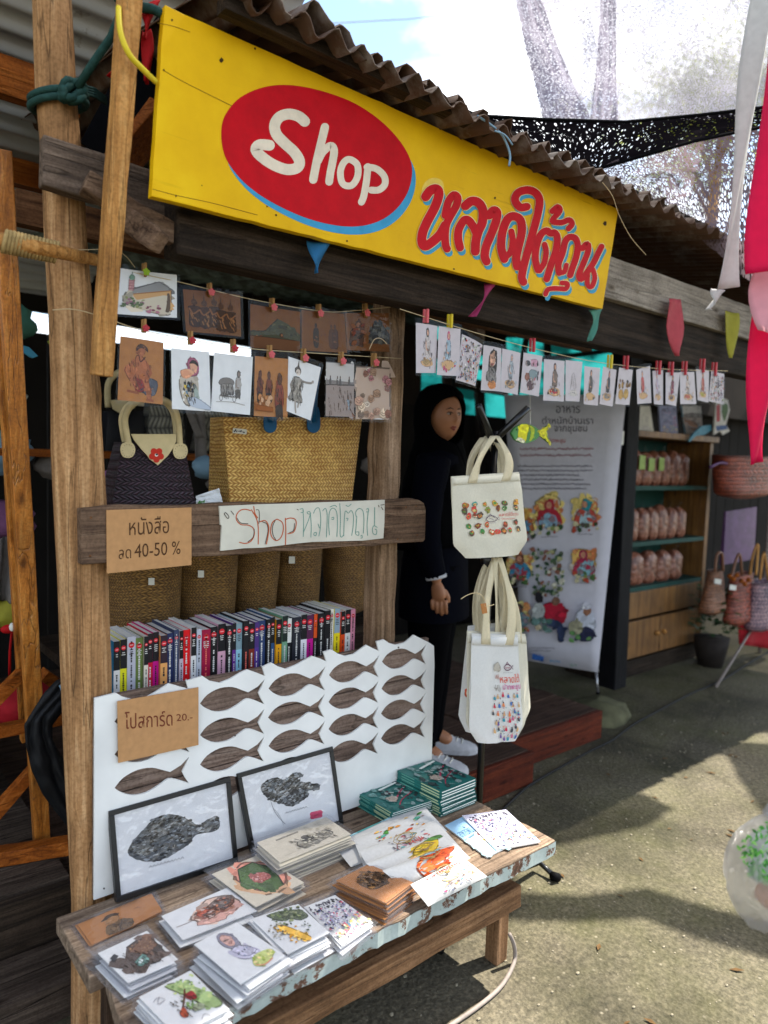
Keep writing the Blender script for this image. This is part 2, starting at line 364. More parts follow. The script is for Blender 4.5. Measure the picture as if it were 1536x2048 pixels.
# corrugated iron: rust patches over grey zinc
def tin(name, base, rust, lo, hi):
    m, N, L, bs = new_mat(name); mp = coords(N, L, (1, 1, 1)); n = nd(N, 'ShaderNodeTexNoise', i_Scale=5.0, i_Detail=8.0, i_Roughness=.7)
    L.new(mp.outputs[0], n.inputs['Vector']); r = ramp(N, [(lo, base), ((lo+hi)/2, [x*.8 for x in rust]), (hi, rust)]); L.new(n.outputs['Fac'], r.inputs[0])
    L.new(r.outputs[0], bs.inputs['Base Color']); bs.inputs['Roughness'].default_value = .6; bs.inputs['Metallic'].default_value = .25
    bump(N, L, n.outputs['Fac'], bs, .35, .006)
tin('rusty_tin', C('#6f6258'), C('#543722'), .38, .62)
tin('grey_tin', C('#c9ccd0'), C('#8f8074'), .60, .78)
tin('green_tin', C('#7d9491'), C('#40504d'), .42, .7)
# the lane: worn exposed-aggregate concrete with moss and damp stains
m, N, L, bs = new_mat('lane_concrete'); mp = coords(N, L, (1, 1, 1))
n1 = nd(N, 'ShaderNodeTexNoise', i_Scale=1.6, i_Detail=6.0, i_Roughness=.6); n2 = nd(N, 'ShaderNodeTexNoise', i_Scale=55.0, i_Detail=6.0, i_Roughness=.72)
n3 = nd(N, 'ShaderNodeTexNoise', i_Scale=.9, i_Detail=7.0, i_Roughness=.65); vo = nd(N, 'ShaderNodeTexVoronoi', i_Scale=85.0); n4 = nd(N, 'ShaderNodeTexNoise', i_Scale=9.0, i_Detail=5.0)
vs = nd(N, 'ShaderNodeTexVoronoi', i_Scale=24.0)
mo = N.new('ShaderNodeMapping'); mo.inputs['Location'].default_value = (3.3, 8.1, 0); L.new(mp.outputs[0], mo.inputs['Vector'])
for q in (n1, n2, vo, n4, vs): L.new(mp.outputs[0], q.inputs['Vector'])
L.new(mo.outputs[0], n3.inputs['Vector'])
base = ramp(N, [(.28, C('#37332a')), (.5, C('#605a4a')), (.74, C('#857c67'))]); L.new(n2.outputs['Fac'], base.inputs[0])
moss = ramp(N, [(.42, (0, 0, 0)), (.60, (1, 1, 1))]); L.new(n3.outputs['Fac'], moss.inputs[0])
mxm = nd(N, 'ShaderNodeMix', data_type='RGBA'); mxm.inputs[7].default_value = C('#4b4d26')+(1,)
mf = nd(N, 'ShaderNodeMath', operation='MULTIPLY'); L.new(moss.outputs[0], mf.inputs[0]); L.new(n4.outputs['Fac'], mf.inputs[1]); L.new(mf.outputs[0], mxm.inputs[0])
L.new(base.outputs[0], mxm.inputs[6])
st = ramp(N, [(.35, (.34, .33, .31)), (.46, (.74, .72, .70)), (.62, (1.14, 1.12, 1.1))]); L.new(n1.outputs['Fac'], st.inputs[0])
mst = nd(N, 'ShaderNodeMix', data_type='RGBA', blend_type='MULTIPLY'); mst.inputs[0].default_value = .8; L.new(mxm.outputs[2], mst.inputs[6]); L.new(st.outputs[0], mst.inputs[7])
sp = ramp(N, [(.0, (1, 1, 1)), (.16, (0, 0, 0))]); L.new(vs.outputs['Distance'], sp.inputs[0])
msp = nd(N, 'ShaderNodeMix', data_type='RGBA'); msp.inputs[7].default_value = C('#a39a86')+(1,)
ms2 = nd(N, 'ShaderNodeMath', operation='MULTIPLY'); L.new(sp.outputs[0], ms2.inputs[0]); L.new(vs.outputs['Color'], ms2.inputs[1]); L.new(ms2.outputs[0], msp.inputs[0]); L.new(mst.outputs[2], msp.inputs[6])
cm = N.new('ShaderNodeMapping'); cm.inputs['Scale'].default_value = (.55, .55, 1); cm.inputs['Rotation'].default_value = (0, 0, .4); L.new(mp.outputs[0], cm.inputs['Vector'])
wn = nd(N, 'ShaderNodeTexNoise', i_Scale=1.7, i_Detail=6.0); L.new(cm.outputs[0], wn.inputs['Vector']); wm_ = nd(N, 'ShaderNodeMix', data_type='RGBA'); wm_.inputs[0].default_value = .3; L.new(cm.outputs[0], wm_.inputs[6]); L.new(wn.outputs['Color'], wm_.inputs[7])
cv = nd(N, 'ShaderNodeTexVoronoi', feature='DISTANCE_TO_EDGE', i_Scale=1.0); L.new(wm_.outputs[2], cv.inputs['Vector']); crk = ramp(N, [(.0, (.25, .23, .2)), (.006, (.6, .58, .55)), (.013, (1, 1, 1))]); L.new(cv.outputs['Distance'], crk.inputs[0])
mcr = nd(N, 'ShaderNodeMix', data_type='RGBA', blend_type='MULTIPLY'); mcr.inputs[0].default_value = .32; L.new(msp.outputs[2], mcr.inputs[6]); L.new(crk.outputs[0], mcr.inputs[7])
L.new(mcr.outputs[2], bs.inputs['Base Color']); bs.inputs['Roughness'].default_value = .85; bs.inputs['Specular IOR Level'].default_value = .25
ad = nd(N, 'ShaderNodeMath', operation='ADD'); L.new(n2.outputs['Fac'], ad.inputs[0]); L.new(vo.outputs['Distance'], ad.inputs[1]); bump(N, L, ad.outputs[0], bs, .6, .005)
# ================================================================== ground, decks, posts
g = MB(); g.grid(lambda u, v: (-60+120*u, -60+120*v, 0), 8, 8); tag(g.build('ground', 'lane_concrete', org=(0, 0, 0)), kind='structure')
def planks(name, x0, x1, y0, y1, z1, t, n, mats, along='x', gap=.006, rough=.004, kind='structure', **kw):
    b = MB(); w = (y1-y0)/n if along == 'x' else (x1-x0)/n
    for i in range(n):
        dz = (rnd.random()-.5)*rough
        if along == 'x': b.box(x0+rnd.random()*.01, x1-rnd.random()*.01, y0+i*w+gap/2, y0+(i+1)*w-gap/2, z1-t+dz, z1+dz)
        else: b.box(x0+i*w+gap/2, x0+(i+1)*w-gap/2, y0, y1, z1-t+dz, z1+dz)
    o = b.build(name, mats, bevel=.003, **kw)
    if kind: tag(o, kind=kind)
    return o
planks('deck_floor', -2.2, .62, 2.13, 5.2, .25, .04, 22, 'deck_wood')
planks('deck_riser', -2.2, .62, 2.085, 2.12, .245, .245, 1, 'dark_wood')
planks('deck_step', -2.2, .60, 1.885, 2.08, .10, .10, 2, 'deck_wood')
planks('platform_floor', .64, 2.662, 2.075, 4.6, .158, .03, 18, 'step_wood')
planks('platform_floor', 2.668, 3.43, 2.215, 4.6, .158, .03, 17, 'step_wood')
tag(MB().box(.64, 2.664, 2.05, 2.074, 0, .156).build('platform_riser', 'red_step', bevel=.003), kind='structure')
tag(MB().box(2.668, 3.43, 2.19, 2.214, 0, .156).build('platform_riser', 'red_step', bevel=.003), kind='structure')
# grit and leaf litter on the lane
plain('grit_stone', C('#8f8672'), .9, .3, 200, .2); plain('dry_leaf', C('#5d4526'), .8, .3, 60, .1)
b = MB(); rg_ = random.Random(12)
for k in range(900):
    x, y = 1.2+3.6*rg_.random()**1.3, .4+1.75*rg_.random(); r_ = .0016+.0045*rg_.random()**3
    if x < 1.75 and 1.2 < y < 1.75 and rg_.random() < .6: continue
    b.ball((x, y, r_*.4), (r_*(1+rg_.random()*.6), r_, r_*.7), 5, 3)
tag(b.build('grit', 'grit_stone'), 'loose grit scattered on the concrete lane', None, None, 'stuff')
b = MB()
for k in range(60):
    x, y = 1.7+2.6*rg_.random(), .5+1.6*rg_.random(); t_ = rg_.random()*6.3; l_ = .008+.018*rg_.random(); d1 = V((math.cos(t_), math.sin(t_), .1)); d2 = V((-math.sin(t_), math.cos(t_), .15)); c_ = V((x, y, .004)); b.poly([c_-d1*l_, c_+d2*l_*.35, c_+d1*l_, c_-d2*l_*.35+V((0, 0, .003))])
tag(b.build('leaf_litter', 'dry_leaf'), 'small dry leaf bits scattered on the lane', None, None, 'stuff')
# loose stone at the platform's end
st = MB(); st.ball((3.72, 2.42, .0), (.24, .19, .10), 16, 8, fn=lambda q: q*(1+.25*noise.noise(q*2.1)))
plain('mossy_stone', C('#5c5a42'), .9, .4, 12, .8)
tag(st.build('stone', 'mossy_stone', smooth=True), 'mossy flat stone lying at the end of the wooden platform', 'stone')

# the round log post, with its split, worn knots
def pxr(px, py, w, y): return at(px, py, y=y), w/2/FPX*((at(px, py, y=y)-EYE).dot(FW))
def log_post():
    pts, rr = [], []
    for px, py, w in ((108, -60, 72), (112, 40, 74), (118, 190, 76), (131, 330, 77), (138, 480, 80), (148, 620, 84), (155, 760, 90), (160, 900, 98), (166, 1000, 98), (172, 1150, 96), (177, 1300, 96), (181, 1420, 92), (184, 1560, 88), (186, 1700, 78), (190, 1790, 76), (190, 1900, 76)):
        p, r = pxr(px-6, py, w, 1.80); pts.append(p); rr.append(r)
    P, R = [], []
    for i in range(len(pts)-1):
        for k in range(5): t = k/5; P.append(pts[i].lerp(pts[i+1], t)); R.append(rr[i]*(1-t)+rr[i+1]*t)
    P.append(V((pts[-1].x, 1.80, 0))); R.append(rr[-1])
    b = MB(); n = 28
    for i, p in enumerate(P): pass
    ref = None; vs = []
    for i, p in enumerate(P):
        for k in range(n):
            t = 2*math.pi*k/n
            q = V((math.cos(t), math.sin(t), 0)); lump = 1+.05*noise.noise(V((q.x*1.5, q.y*1.5, p.z*3)))+.03*noise.noise(V((q.x*5, q.y*5, p.z*1.2)))
            for kz, ka, kh in ((1.64, .1, .16), (.63, -2.4, .14), (.95, .2, .08), (.50, -2.8, .10)):
                d = ((p.z-kz)/.05)**2 + ((t-ka+math.pi) % (2*math.pi)-math.pi)**2/.12; lump += kh*math.exp(-d)
            # a long split down the front
            ts = -1.72+.1*math.sin(p.z*3); lump -= .16*math.exp(-(((t-ts+math.pi) % (2*math.pi)-math.pi)/.05)**2)
            vs.append(p+q*R[i]*lump)
    fs = [[i*n+k, i*n+(k+1) % n, (i+1)*n+(k+1) % n, (i+1)*n+k] for i in range(len(P)-1) for k in range(n)]
    fs += [list(range(n)), [(len(P)-1)*n+k for k in range(n)][::-1]]
    b.add(vs, fs); return tag(b.build('log_post', 'weathered_log', smooth=True), 'round weathered log post with a long split, tied with green rope', 'post')
log_post()
mp0, mp1 = at(752, 1500, y=1.80), at(794, 400, y=1.80)
b = MB(); b.beam((1.496, 1.808, .0), (1.493, 1.808, 2.25), .072, .085, (0, 1, 0), rough=.008, n=22)
tag(b.build('square_post', 'grey_wood_upright', bevel=.008), 'square grey timber post between the shop rail and the doorway', 'post')
# dark post behind the log, at the deck
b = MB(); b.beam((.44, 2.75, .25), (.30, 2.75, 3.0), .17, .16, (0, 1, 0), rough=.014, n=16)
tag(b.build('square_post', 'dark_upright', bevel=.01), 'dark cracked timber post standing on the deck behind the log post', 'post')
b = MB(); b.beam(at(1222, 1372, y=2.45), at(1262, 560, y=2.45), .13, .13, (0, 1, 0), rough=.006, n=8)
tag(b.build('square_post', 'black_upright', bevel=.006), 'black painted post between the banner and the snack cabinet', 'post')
# header over the opening and the timbers nailed to it
b = MB(); h0 = at(85, 270, y=1.70); h1 = at(92, 374, y=1.70)
b.beam((h0.x, 1.715, (h0.z+h1.z)/2), (1.0, 1.715, (h0.z+h1.z)/2-.01), .035, h0.z-h1.z, rough=.006, n=8)
tag(b.build('header_plank', 'grey_wood', bevel=.004), 'weathered plank nailed across the log post under the sign', 'plank')
b = MB(); zb = at(560, 548, y=1.6).z
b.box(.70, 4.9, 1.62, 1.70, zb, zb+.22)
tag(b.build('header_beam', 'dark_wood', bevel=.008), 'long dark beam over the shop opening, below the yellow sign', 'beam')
b = MB(); b.beam(at(168, 364, y=1.672), at(350, 474, y=1.655), .04, .045, rough=.006, n=6)
tag(b.build('bracket_timber', 'rail_wood', bevel=.004), 'short split timber slanting from the plank to the beam end', 'timber')
b = MB(); b.beam(at(250, 436, y=1.675), at(322, 486, y=1.61), .05, .05, rough=.008, n=5)
tag(b.build('beam_stub', 'rail_wood', bevel=.006), 'stubby brown beam end sticking out below the sign', 'timber')
b = MB(); b.beam(at(225, 350, y=1.9), at(318, 235, y=1.9), .03, .12, (0, -.6, .8), rough=.004, n=3)
tag(b.build('rafter', 'orange_beam', bevel=.004), 'reddish rafter slanting up behind the left end of the sign', 'rafter')
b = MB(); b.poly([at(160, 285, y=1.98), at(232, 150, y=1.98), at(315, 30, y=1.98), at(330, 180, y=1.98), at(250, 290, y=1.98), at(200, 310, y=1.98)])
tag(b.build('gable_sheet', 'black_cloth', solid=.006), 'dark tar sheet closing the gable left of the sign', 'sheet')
# grey fascia right of the sign
b = MB(); f0 = at(1225, 468, y=1.6); f1 = at(1225, 588, y=1.6)
b.beam((2.25, 1.605, 2.20), (4.05, 1.605, 2.20), .03, .155, rough=.004, n=8)
tag(b.build('fascia_board', 'pale_wood', bevel=.004), 'pale grey board under the eave right of the yellow sign', 'board')
# leaning lath across the log's top, bamboo with rope binding
b = MB(); b.beam(at(262, -40, y=1.56), at(203, 752, y=1.62), .040, .040, (0, 1, 0), rough=.004, n=10)
tag(b.build('leaning_lath', 'tan_wood', bevel=.003), 'tan square lath leaning down in front of the log post', 'lath')
bam = thing('bamboo_pole', 'short bamboo pole bound with pale rope beside the log post', 'pole', at(100, 510, y=1.72))
b = MB(); b.tube([at(-60, 472, y=1.62), at(60, 492, y=1.66), at(196, 521, y=1.74)], [.017, .016, .013], 12); b.build('pole', 'tan_wood', bam, smooth=True)
b = MB()
for i in range(15): 
    c = at(10+i*7.3, 483+i*1.55, y=1.64+i*.0045); a = at(20+i*7.3, 470+i*1.55, y=1.64+i*.0045)-c
    b.tube([c+V((.004*math.sin(t), 0, 0))+V((.22*math.cos(t), math.sin(t)*.95, math.cos(t)*1.0))*.021 for t in [k*math.pi/8 for k in range(17)]], .0044, 6)
b.build('rope_binding', 'rope_tan', bam, smooth=True)
# green rope round the log, its knot and the line up to the eave
rp = thing('green_rope', 'dark green rope knotted round the log post and running up to the eave', 'rope', at(150, 190, y=1.74))
b = MB()
for k, dz in ((0, 0), (1, -.016)):
    c = at(117, 196, y=1.80); b.tube([(c.x+.058*math.cos(t), 1.80+.058*math.sin(t), c.z+dz+.016*math.cos(t)) for t in [i*math.pi/14 for i in range(29)]], .008, 8)
b.build('loop', 'rope_green', rp, smooth=True)
b = MB(); kc = at(145, 183, y=1.73)
for i in range(5): b.tube([kc+V((.022*math.cos(t+i), .012*math.sin(2*t), .02*math.sin(t+i*1.3))) for t in [j*math.pi/7 for j in range(15)]], .0085, 7)
b.build('knot', 'rope_green', rp, smooth=True)
b = MB(); b.tube([at(155, 175, y=1.72), at(185, 128, y=1.68), at(222, 75, y=1.64), at(245, 20, y=1.6), at(262, -30, y=1.58)], .009, 8)
b.build('line', 'rope_green', rp, smooth=True)
b = MB()
for i in range(4): b.tube([at(168, 172+i*5, y=1.76), at(190, 178+i*5, y=1.8), at(212, 196+i*4, y=1.84)], .0035, 6)
b.build('tail', 'rope_green', rp, smooth=True)
b = MB(); b.tube(cr([tuple(at(237, 15, y=1.55)), tuple(at(241, 65, y=1.53)), tuple(at(258, 108, y=1.525)), tuple(at(285, 138, y=1.53)), tuple(at(312, 164, y=1.545))], 4), .006, 8)
tag(b.build('yellow_cord', 'yellow_plastic', smooth=True), 'yellow plastic cord looping from the lath to the sign', 'cord')
b = MB(); b.tube(cr([tuple(at(232, -6, y=1.61)), tuple(at(262, 12, y=1.6)), tuple(at(305, 18, y=1.58)), tuple(at(325, 30, y=1.57))], 4), .010, 8)
tag(b.build('green_rope', 'rope_green', smooth=True), 'thick green rope holding the top corner of the sign', 'rope')

# ================================================================== roofs
def corr(name, fn, L_, D, period, amp, mat, label, nv=10, ragged=0, kind='roof', t=.003, seed=1, lumps=0):
    """corrugated sheet: fn(s along eave, t up slope) gives the mid surface"""
    b = MB(); n = int(L_/period*8); r = random.Random(seed); edge = [ragged*(noise.noise(V((i*.21, seed, 0)))+.5*noise.noise(V((i*.9, seed, 3)))) for i in range(n+1)]
    def f(u, v):
        s = u*L_; i = int(round(u*n)); q = V(fn(s, v*D+(edge[i]*(1-v)**6)))
        q.z += amp*math.sin(2*math.pi*s/period+.5*noise.noise(V((s*1.3, seed, 0)))) + lumps*max(0, 1-s/1.1)*noise.noise(V((s*6, v*3, seed)))
        return q
    b.grid(f, n, nv); o = b.build(name, mat, smooth=True, solid=t)
    return tag(o, label, kind)
corr('roof_sheet', lambda s, t: (.72+s, 1.42+t, 2.425+.05*max(0, 1-s/.9)+.16*t), 6.3, 3.4, .083, .017, 'rusty_tin', 'rusty corrugated roof over the shop, its ragged eave above the sign', 14, .022, seed=3, lumps=.03)
corr('roof_sheet', lambda s, t: (.73+s, 1.445+t, 2.452+.05*max(0, 1-s/.9)+.16*t), 1.9, 1.2, .095, .022, 'rusty_tin', 'second rust brown sheet lapped over the roof above the sign', 10, .03, seed=9, lumps=.05)
b = MB(); b.box(.74, 4.9, 1.475, 1.515, 2.445, 2.475)
tag(b.build('purlin', 'dark_wood'), 'dark batten under the eave of the rusty roof', 'batten')
# neighbouring grey roof, seen from below at the upper left
zr = 3.05
corr('roof_sheet', lambda s, t: (1.35-t, 1.7+s, 3.02-.25*(s-.3)), 2.9, 4.2, .10, .012, 'grey_tin', 'grey corrugated roof over the deck, left of the log post', 12, 0, seed=5)
b = MB(); q_ = at(60, 165, y=2.6); b.box(-2.6, .78, 2.6, 2.65, q_.z-.06, q_.z+.06); tag(b.build('purlin', 'orange_beam'), 'orange beam under the grey roof, nearer one', 'beam')
b = MB(); q_ = at(30, 335, y=3.3); b.box(-2.6, .9, 3.3, 3.36, q_.z-.06, q_.z+.04); tag(b.build('purlin', 'orange_beam'), 'orange beam between the posts at the left, lower one', 'beam')
# ================================================================== the yellow sign
sg = thing('shop_sign', 'long yellow hand-painted shop sign with a red oval and red Thai lettering', 'sign', (1.48, 1.56, 2.05))
PS = PY(1.55); c = [at(330, 10, y=1.55), at(1237, 418, y=1.55), at(1205, 618, y=1.55), at(303, 392, y=1.55)]
m, N, L, bs = new_mat('sign_yellow'); mp = coords(N, L, (1, 1, 1)); n = nd(N, 'ShaderNodeTexNoise', i_Scale=3.0, i_Detail=8.0, i_Roughness=.65); L.new(mp.outputs[0], n.inputs['Vector'])
r = ramp(N, [(.24, C('#b98405')), (.42, C('#dba806')), (.55, C('#e4b208')), (.75, C('#f0c616'))]); L.new(n.outputs['Fac'], r.inputs[0])
mp2 = coords(N, L, (1.2, 1, 26)); n2 = nd(N, 'ShaderNodeTexNoise', i_Scale=2.2, i_Detail=6.0, i_Roughness=.7); L.new(mp2.outputs[0], n2.inputs['Vector'])
r2 = ramp(N, [(.27, (.55, .5, .4)), (.40, (1, 1, 1))]); L.new(n2.outputs['Fac'], r2.inputs[0])
mm = nd(N, 'ShaderNodeMix', data_type='RGBA', blend_type='MULTIPLY'); mm.inputs[0].default_value = .75; L.new(r.outputs[0], mm.inputs[6]); L.new(r2.outputs[0], mm.inputs[7])
L.new(mm.outputs[2], bs.inputs['Base Color']); bs.inputs['Roughness'].default_value = .5; bs.inputs['Specular IOR Level'].default_value = .12; bump(N, L, n2.outputs['Fac'], bs, .12)
edge = []
for i in range(4):
    a, b_ = c[i], c[(i+1) % 4]; n_ = 40 if i % 2 == 0 else 10
    for k in range(n_): p = a.lerp(b_, k/n_); edge.append(p+V((noise.noise(p*21), 0, noise.noise(p*27+V((5, 5, 5)))))*.0022)
b = MB(); b.prism(edge, (0, .022, 0)); b.build('board', 'sign_yellow', sg, bevel=.0015)
b = MB(); b.box(c[0].x+.02, c[1].x-.03, 1.573, 1.60, 2.12, 2.17); b.box(c[0].x+.02, c[1].x-.03, 1.573, 1.60, 2.33, 2.38); b.build('batten', 'rail_wood', sg)
Z2 = lambda x, y: (440+x/1.92, 150+y/1.92)
Z3 = lambda x, y: (820+x/3.657, 340+y/3.657)
def p2(x, y, off): return PS.at(*Z2(x, y), off)
def p3(x, y, off): return PS.at(*Z3(x, y), off)
ov = cr([(5, 240), (10, 180), (35, 130), (80, 85), (150, 52), (230, 38), (320, 45), (420, 70), (520, 110), (610, 170), (680, 240), (725, 310), (738, 370), (725, 440), (690, 500), (640, 545), (580, 572), (510, 582), (430, 575), (340, 552), (250, 515), (160, 465), (90, 410), (40, 350), (15, 300)], 4, True)
b = MB(); flat(b, [(x+14, y+31) for x, y in ov], p2, C('#3f95bd'), .0004); b.build('oval_shadow', 'paint', sg)
b = MB(); flat(b, ov, p2, C('#bf0414'), .0007); b.build('red_oval', 'paint', sg)
cream = C('#e3d3bc')
LET = [([(325, 178), (300, 158), (262, 150), (228, 162), (210, 192), (217, 228), (248, 262), (284, 295), (305, 330), (296, 356), (258, 363), (210, 347), (165, 318), (138, 288), (152, 268), (190, 270)], 42),
 ([(403, 200), (388, 262), (372, 330), (358, 402)], 32), ([(376, 330), (395, 295), (425, 272), (438, 290), (432, 335), (424, 375), (419, 410)], 30),
 ([(568, 352), (562, 410), (552, 465), (543, 488)], 27), ([(564, 354), (600, 360), (630, 388), (633, 420), (610, 441), (580, 442)], 26)]
for k, (pts, w) in enumerate(LET):
    b = MB(); stroke(b, pts, w, p2, cream, .0010+k*.0002, 5); b.build('letter_stroke', 'paint', sg)
b = MB(); stroke(b, [(497, 324), (527, 345), (528, 390), (505, 424), (472, 418), (462, 375), (474, 338)], 26, p2, cream, .0020, 5, True); b.build('letter_stroke', 'paint', sg)
TH = [([(115, 195), (150, 150), (195, 138), (212, 178), (183, 270), (130, 370), (92, 460), (88, 530), (112, 556), (160, 528), (220, 472), (258, 405)], 68),
 ([(258, 330), (280, 235), (320, 182), (350, 205), (338, 262), (300, 330), (266, 400), (257, 480), (262, 555), (272, 576)], 56),
 ([(405, 262), (450, 228), (500, 238), (532, 290), (530, 380), (500, 450), (482, 520), (478, 594)], 66), ([(366, 566), (352, 505), (357, 435), (392, 372), (425, 366), (458, 405), (482, 455)], 60),
 ([(580, 332), (610, 295), (638, 312), (628, 380), (590, 480), (557, 560), (547, 630), (560, 668)], 62),
 ([(690, 650), (668, 570), (676, 455), (712, 362), (760, 338), (808, 366), (818, 450), (795, 555), (777, 640), (785, 704)], 62), ([(690, 645), (735, 600), (752, 525), (742, 450)], 46),
 ([(855, 268), (805, 272), (768, 220), (792, 166), (860, 146), (920, 168), (948, 225), (933, 330), (900, 450), (868, 570), (838, 680), (818, 780), (830, 818)], 58),
 ([(936, 730), (917, 650), (926, 555), (957, 472), (1000, 444), (1028, 462), (1060, 460), (1078, 500), (1068, 590), (1036, 680), (1006, 780), (1000, 796)], 52), ([(948, 735), (982, 680), (996, 600), (985, 545)], 42),
 ([(1040, 302), (1082, 268), (1096, 300), (1052, 352), (1045, 378), (1110, 384), (1165, 365), (1186, 395), (1160, 428)], 42),
 ([(1092, 752), (1086, 690), (1118, 600), (1136, 522), (1170, 490), (1212, 502), (1228, 560), (1215, 640), (1187, 720), (1172, 768)], 48), ([(1092, 748), (1128, 746), (1145, 695)], 36),
 ([(1262, 572), (1298, 540), (1304, 590), (1270, 680), (1236, 765), (1252, 798), (1292, 752), (1342, 680), (1376, 610), (1402, 560)], 44), ([(1300, 762), (1300, 840), (1330, 852), (1352, 790), (1340, 730)], 36),
 ([(992, 908), (1012, 872), (1080, 866), (1140, 868), (1152, 832), (1112, 826)], 36)]
off = .0003
for k, (pts, w) in enumerate(TH):
    b = MB(); z = .0004+k*.00008
    stroke(b, [(x+13, y+30) for x, y in pts], w, p3, C('#4596b4'), z, 4, dz=2e-6); b.build('letter_shadow', 'paint', sg)
    b = MB(); stroke(b, pts, w+9, p3, C('#ead9a0'), z+.0015, 4, dz=2e-6); b.build('letter_outline', 'paint', sg)
    b = MB(); stroke(b, pts, w, p3, C('#c00a18'), z+.0030, 4, dz=2e-6); b.build('letter', 'paint', sg)
b = MB(); flat(b, cr([(85, 150), (110, 90), (160, 58), (215, 65), (245, 100), (240, 160), (200, 120), (150, 130), (100, 190)], 3, True), p3, C('#e6c455'), .00035); b.build('old_paint', 'paint', sg)
b = MB()
for x, y, r_ in ((443, 120, 4), (510, 97, 2.2), (328, 140, 1.8), (344, 40, 2), (534, 413, 1.6), (552, 430, 2), (1210, 447, 4), (990, 396, 2), (908, 538, 1.6), (694, 482, 1.8), (352, 392, 1.8), (404, 371, 1.2)):
    flat(b, oval(x, y, r_, r_*1.2, 8, jag=.4), lambda x, y, o: PS.at(x, y, o), C('#3c2708'), .0009)
b.build('nail_holes', 'paint', sg)
b = MB()
for pts in ([(305, 378), (350, 390), (420, 405), (470, 418), (515, 430)], [(326, 140), (370, 165), (440, 200), (468, 214)], [(315, 46), (345, 52), (380, 64)]):
    stroke(b, pts, 1.1, lambda x, y, o: PS.at(x, y, o), C('#6e4e0c'), .0006, 4)
b.build('cracks', 'paint', sg)
# ================================================================== rail, notices and painted board over the books
plain('cardboard', C('#b88a5c'), .85, .1, 60, .2)
plain('white_board', C('#e4e3de'), .6, .1, 8, .15)
plain('old_white', C('#cfcaba'), .7, .16, 9, .3)
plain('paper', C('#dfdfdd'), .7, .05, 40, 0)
plain('paper_shaded', C('#c6bcbc'), .7, .06, 40, 0)  # right-string card paper, shade under the roof put into its colour
plain('cream_paper', C('#d5cab4'), .75, .08, 40, 0)
plain('brown_paper', C('#a9713f'), .75, .1, 50, .1)
plain('dark_brown_paper', C('#6e431f'), .75, .12, 50, .1)
plain('page_white', C('#f0ede4'), .8, .06, 200, .1)
plain('frame_black', C('#0b0b0c'), .35, .2, 60, .08, .5)
b = MB(); r0, r1 = at(163, 1018, y=1.72), at(165, 1130, y=1.72); xe = 1.606
out = [(r0.x, r1.z), (r0.x-.002, r0.z)]
out += [(r0.x+(xe-.06-r0.x)*k/12, 1.366+.006*k/12+.003*math.sin(k*1.7)) for k in range(1, 13)] + [(xe-.03, 1.369), (xe-.01, 1.36), (xe, 1.34), (xe+.002, 1.24), (xe-.006, 1.232)]
out += [(xe-.05-(xe-.05-r0.x)*k/12, 1.231+.003*math.sin(k*2.3)) for k in range(1, 12)]
b.prism([(x, 1.72, z) for x, z in out], (0, .032, 0))
tag(b.build('shop_rail', 'rail_wood', bevel=.003), 'brown rail board across the shop front carrying the cardboard notice', 'rail')
def px_quad(pl, c): return Quad(*[pl.at(*p) for p in c])
ink_brown = C('#4a2c10')
sg = thing('cardboard_notice', 'cardboard notice on the rail offering 40-50 % off books', 'notice', at(298, 1147, y=1.715))
q = px_quad(PY(1.716), [(213, 1020), (383, 1015), (383, 1130), (214, 1147)])
b = MB(); q.slab(b, .003); b.build('card', 'cardboard', sg)
b = MB(); write(b, 'หนังสือ', q.put, (.25, .13, .72, .42), ink_brown, .0006); write(b, 'ลด', q.put, (.13, .64, .27, .79), ink_brown, .0006); write(b, '40-50 %', q.put, (.31, .565, .86, .79), ink_brown, .0006)
b.build('writing', 'ink', sg)
# white painted wooden name board
sg = thing('name_board', 'white painted wooden board lettered Shop in red and Thai in green', 'sign', at(605, 1090, y=1.715))
Z4 = lambda x, y: (430+x/4.389, 990+y/4.389)
PB = PY(1.714)
oc = [(40, 98), (400, 82), (800, 70), (1200, 55), (1490, 42), (1488, 230), (1478, 380), (1300, 400), (1000, 408), (850, 412), (720, 425), (560, 445), (420, 462), (250, 468), (150, 480), (50, 490), (58, 320), (62, 270), (48, 260)]
b = MB(); b.prism([PB.at(*Z4(*p)) for p in oc], (0, .006, 0)); b.build('board', 'old_white', sg)
p4 = lambda x, y, o: PB.at(*Z4(x, y), o)
red, blk, grn = C('#b5552f'), C('#3a2c22'), C('#5f8f80')
RS = [[(310, 135), (260, 125), (215, 140), (188, 180), (192, 225), (230, 260), (290, 265), (335, 290), (345, 345), (320, 400), (270, 425), (215, 415)], [(320, 130), (375, 240), (380, 430)], [(340, 100), (350, 160), (375, 200)], [(395, 235), (440, 225), (470, 270), (470, 330), (452, 430)], [(545, 212), (590, 240), (600, 300), (580, 370), (540, 400), (500, 370), (488, 310), (505, 240), (545, 212)], [(618, 205), (622, 320), (618, 435)], [(618, 215), (660, 202), (705, 215), (712, 265), (690, 325), (640, 340)]]
BS = [[(195, 205), (225, 245), (290, 252)], [(345, 300), (335, 370), (290, 410)], [(362, 130), (385, 135), (390, 200), (385, 250)], [(415, 235), (455, 255), (465, 320), (440, 430)], [(530, 220), (505, 280), (510, 350), (535, 395)], [(655, 330), (690, 310), (698, 250)], [(80, 165), (110, 205), (122, 190), (95, 155), (80, 165)], [(140, 140), (165, 170)], [(1455, 88), (1485, 84)], [(1460, 105), (1475, 130)], [(1435, 90), (1440, 105)], [(720, 125), (732, 132)]]
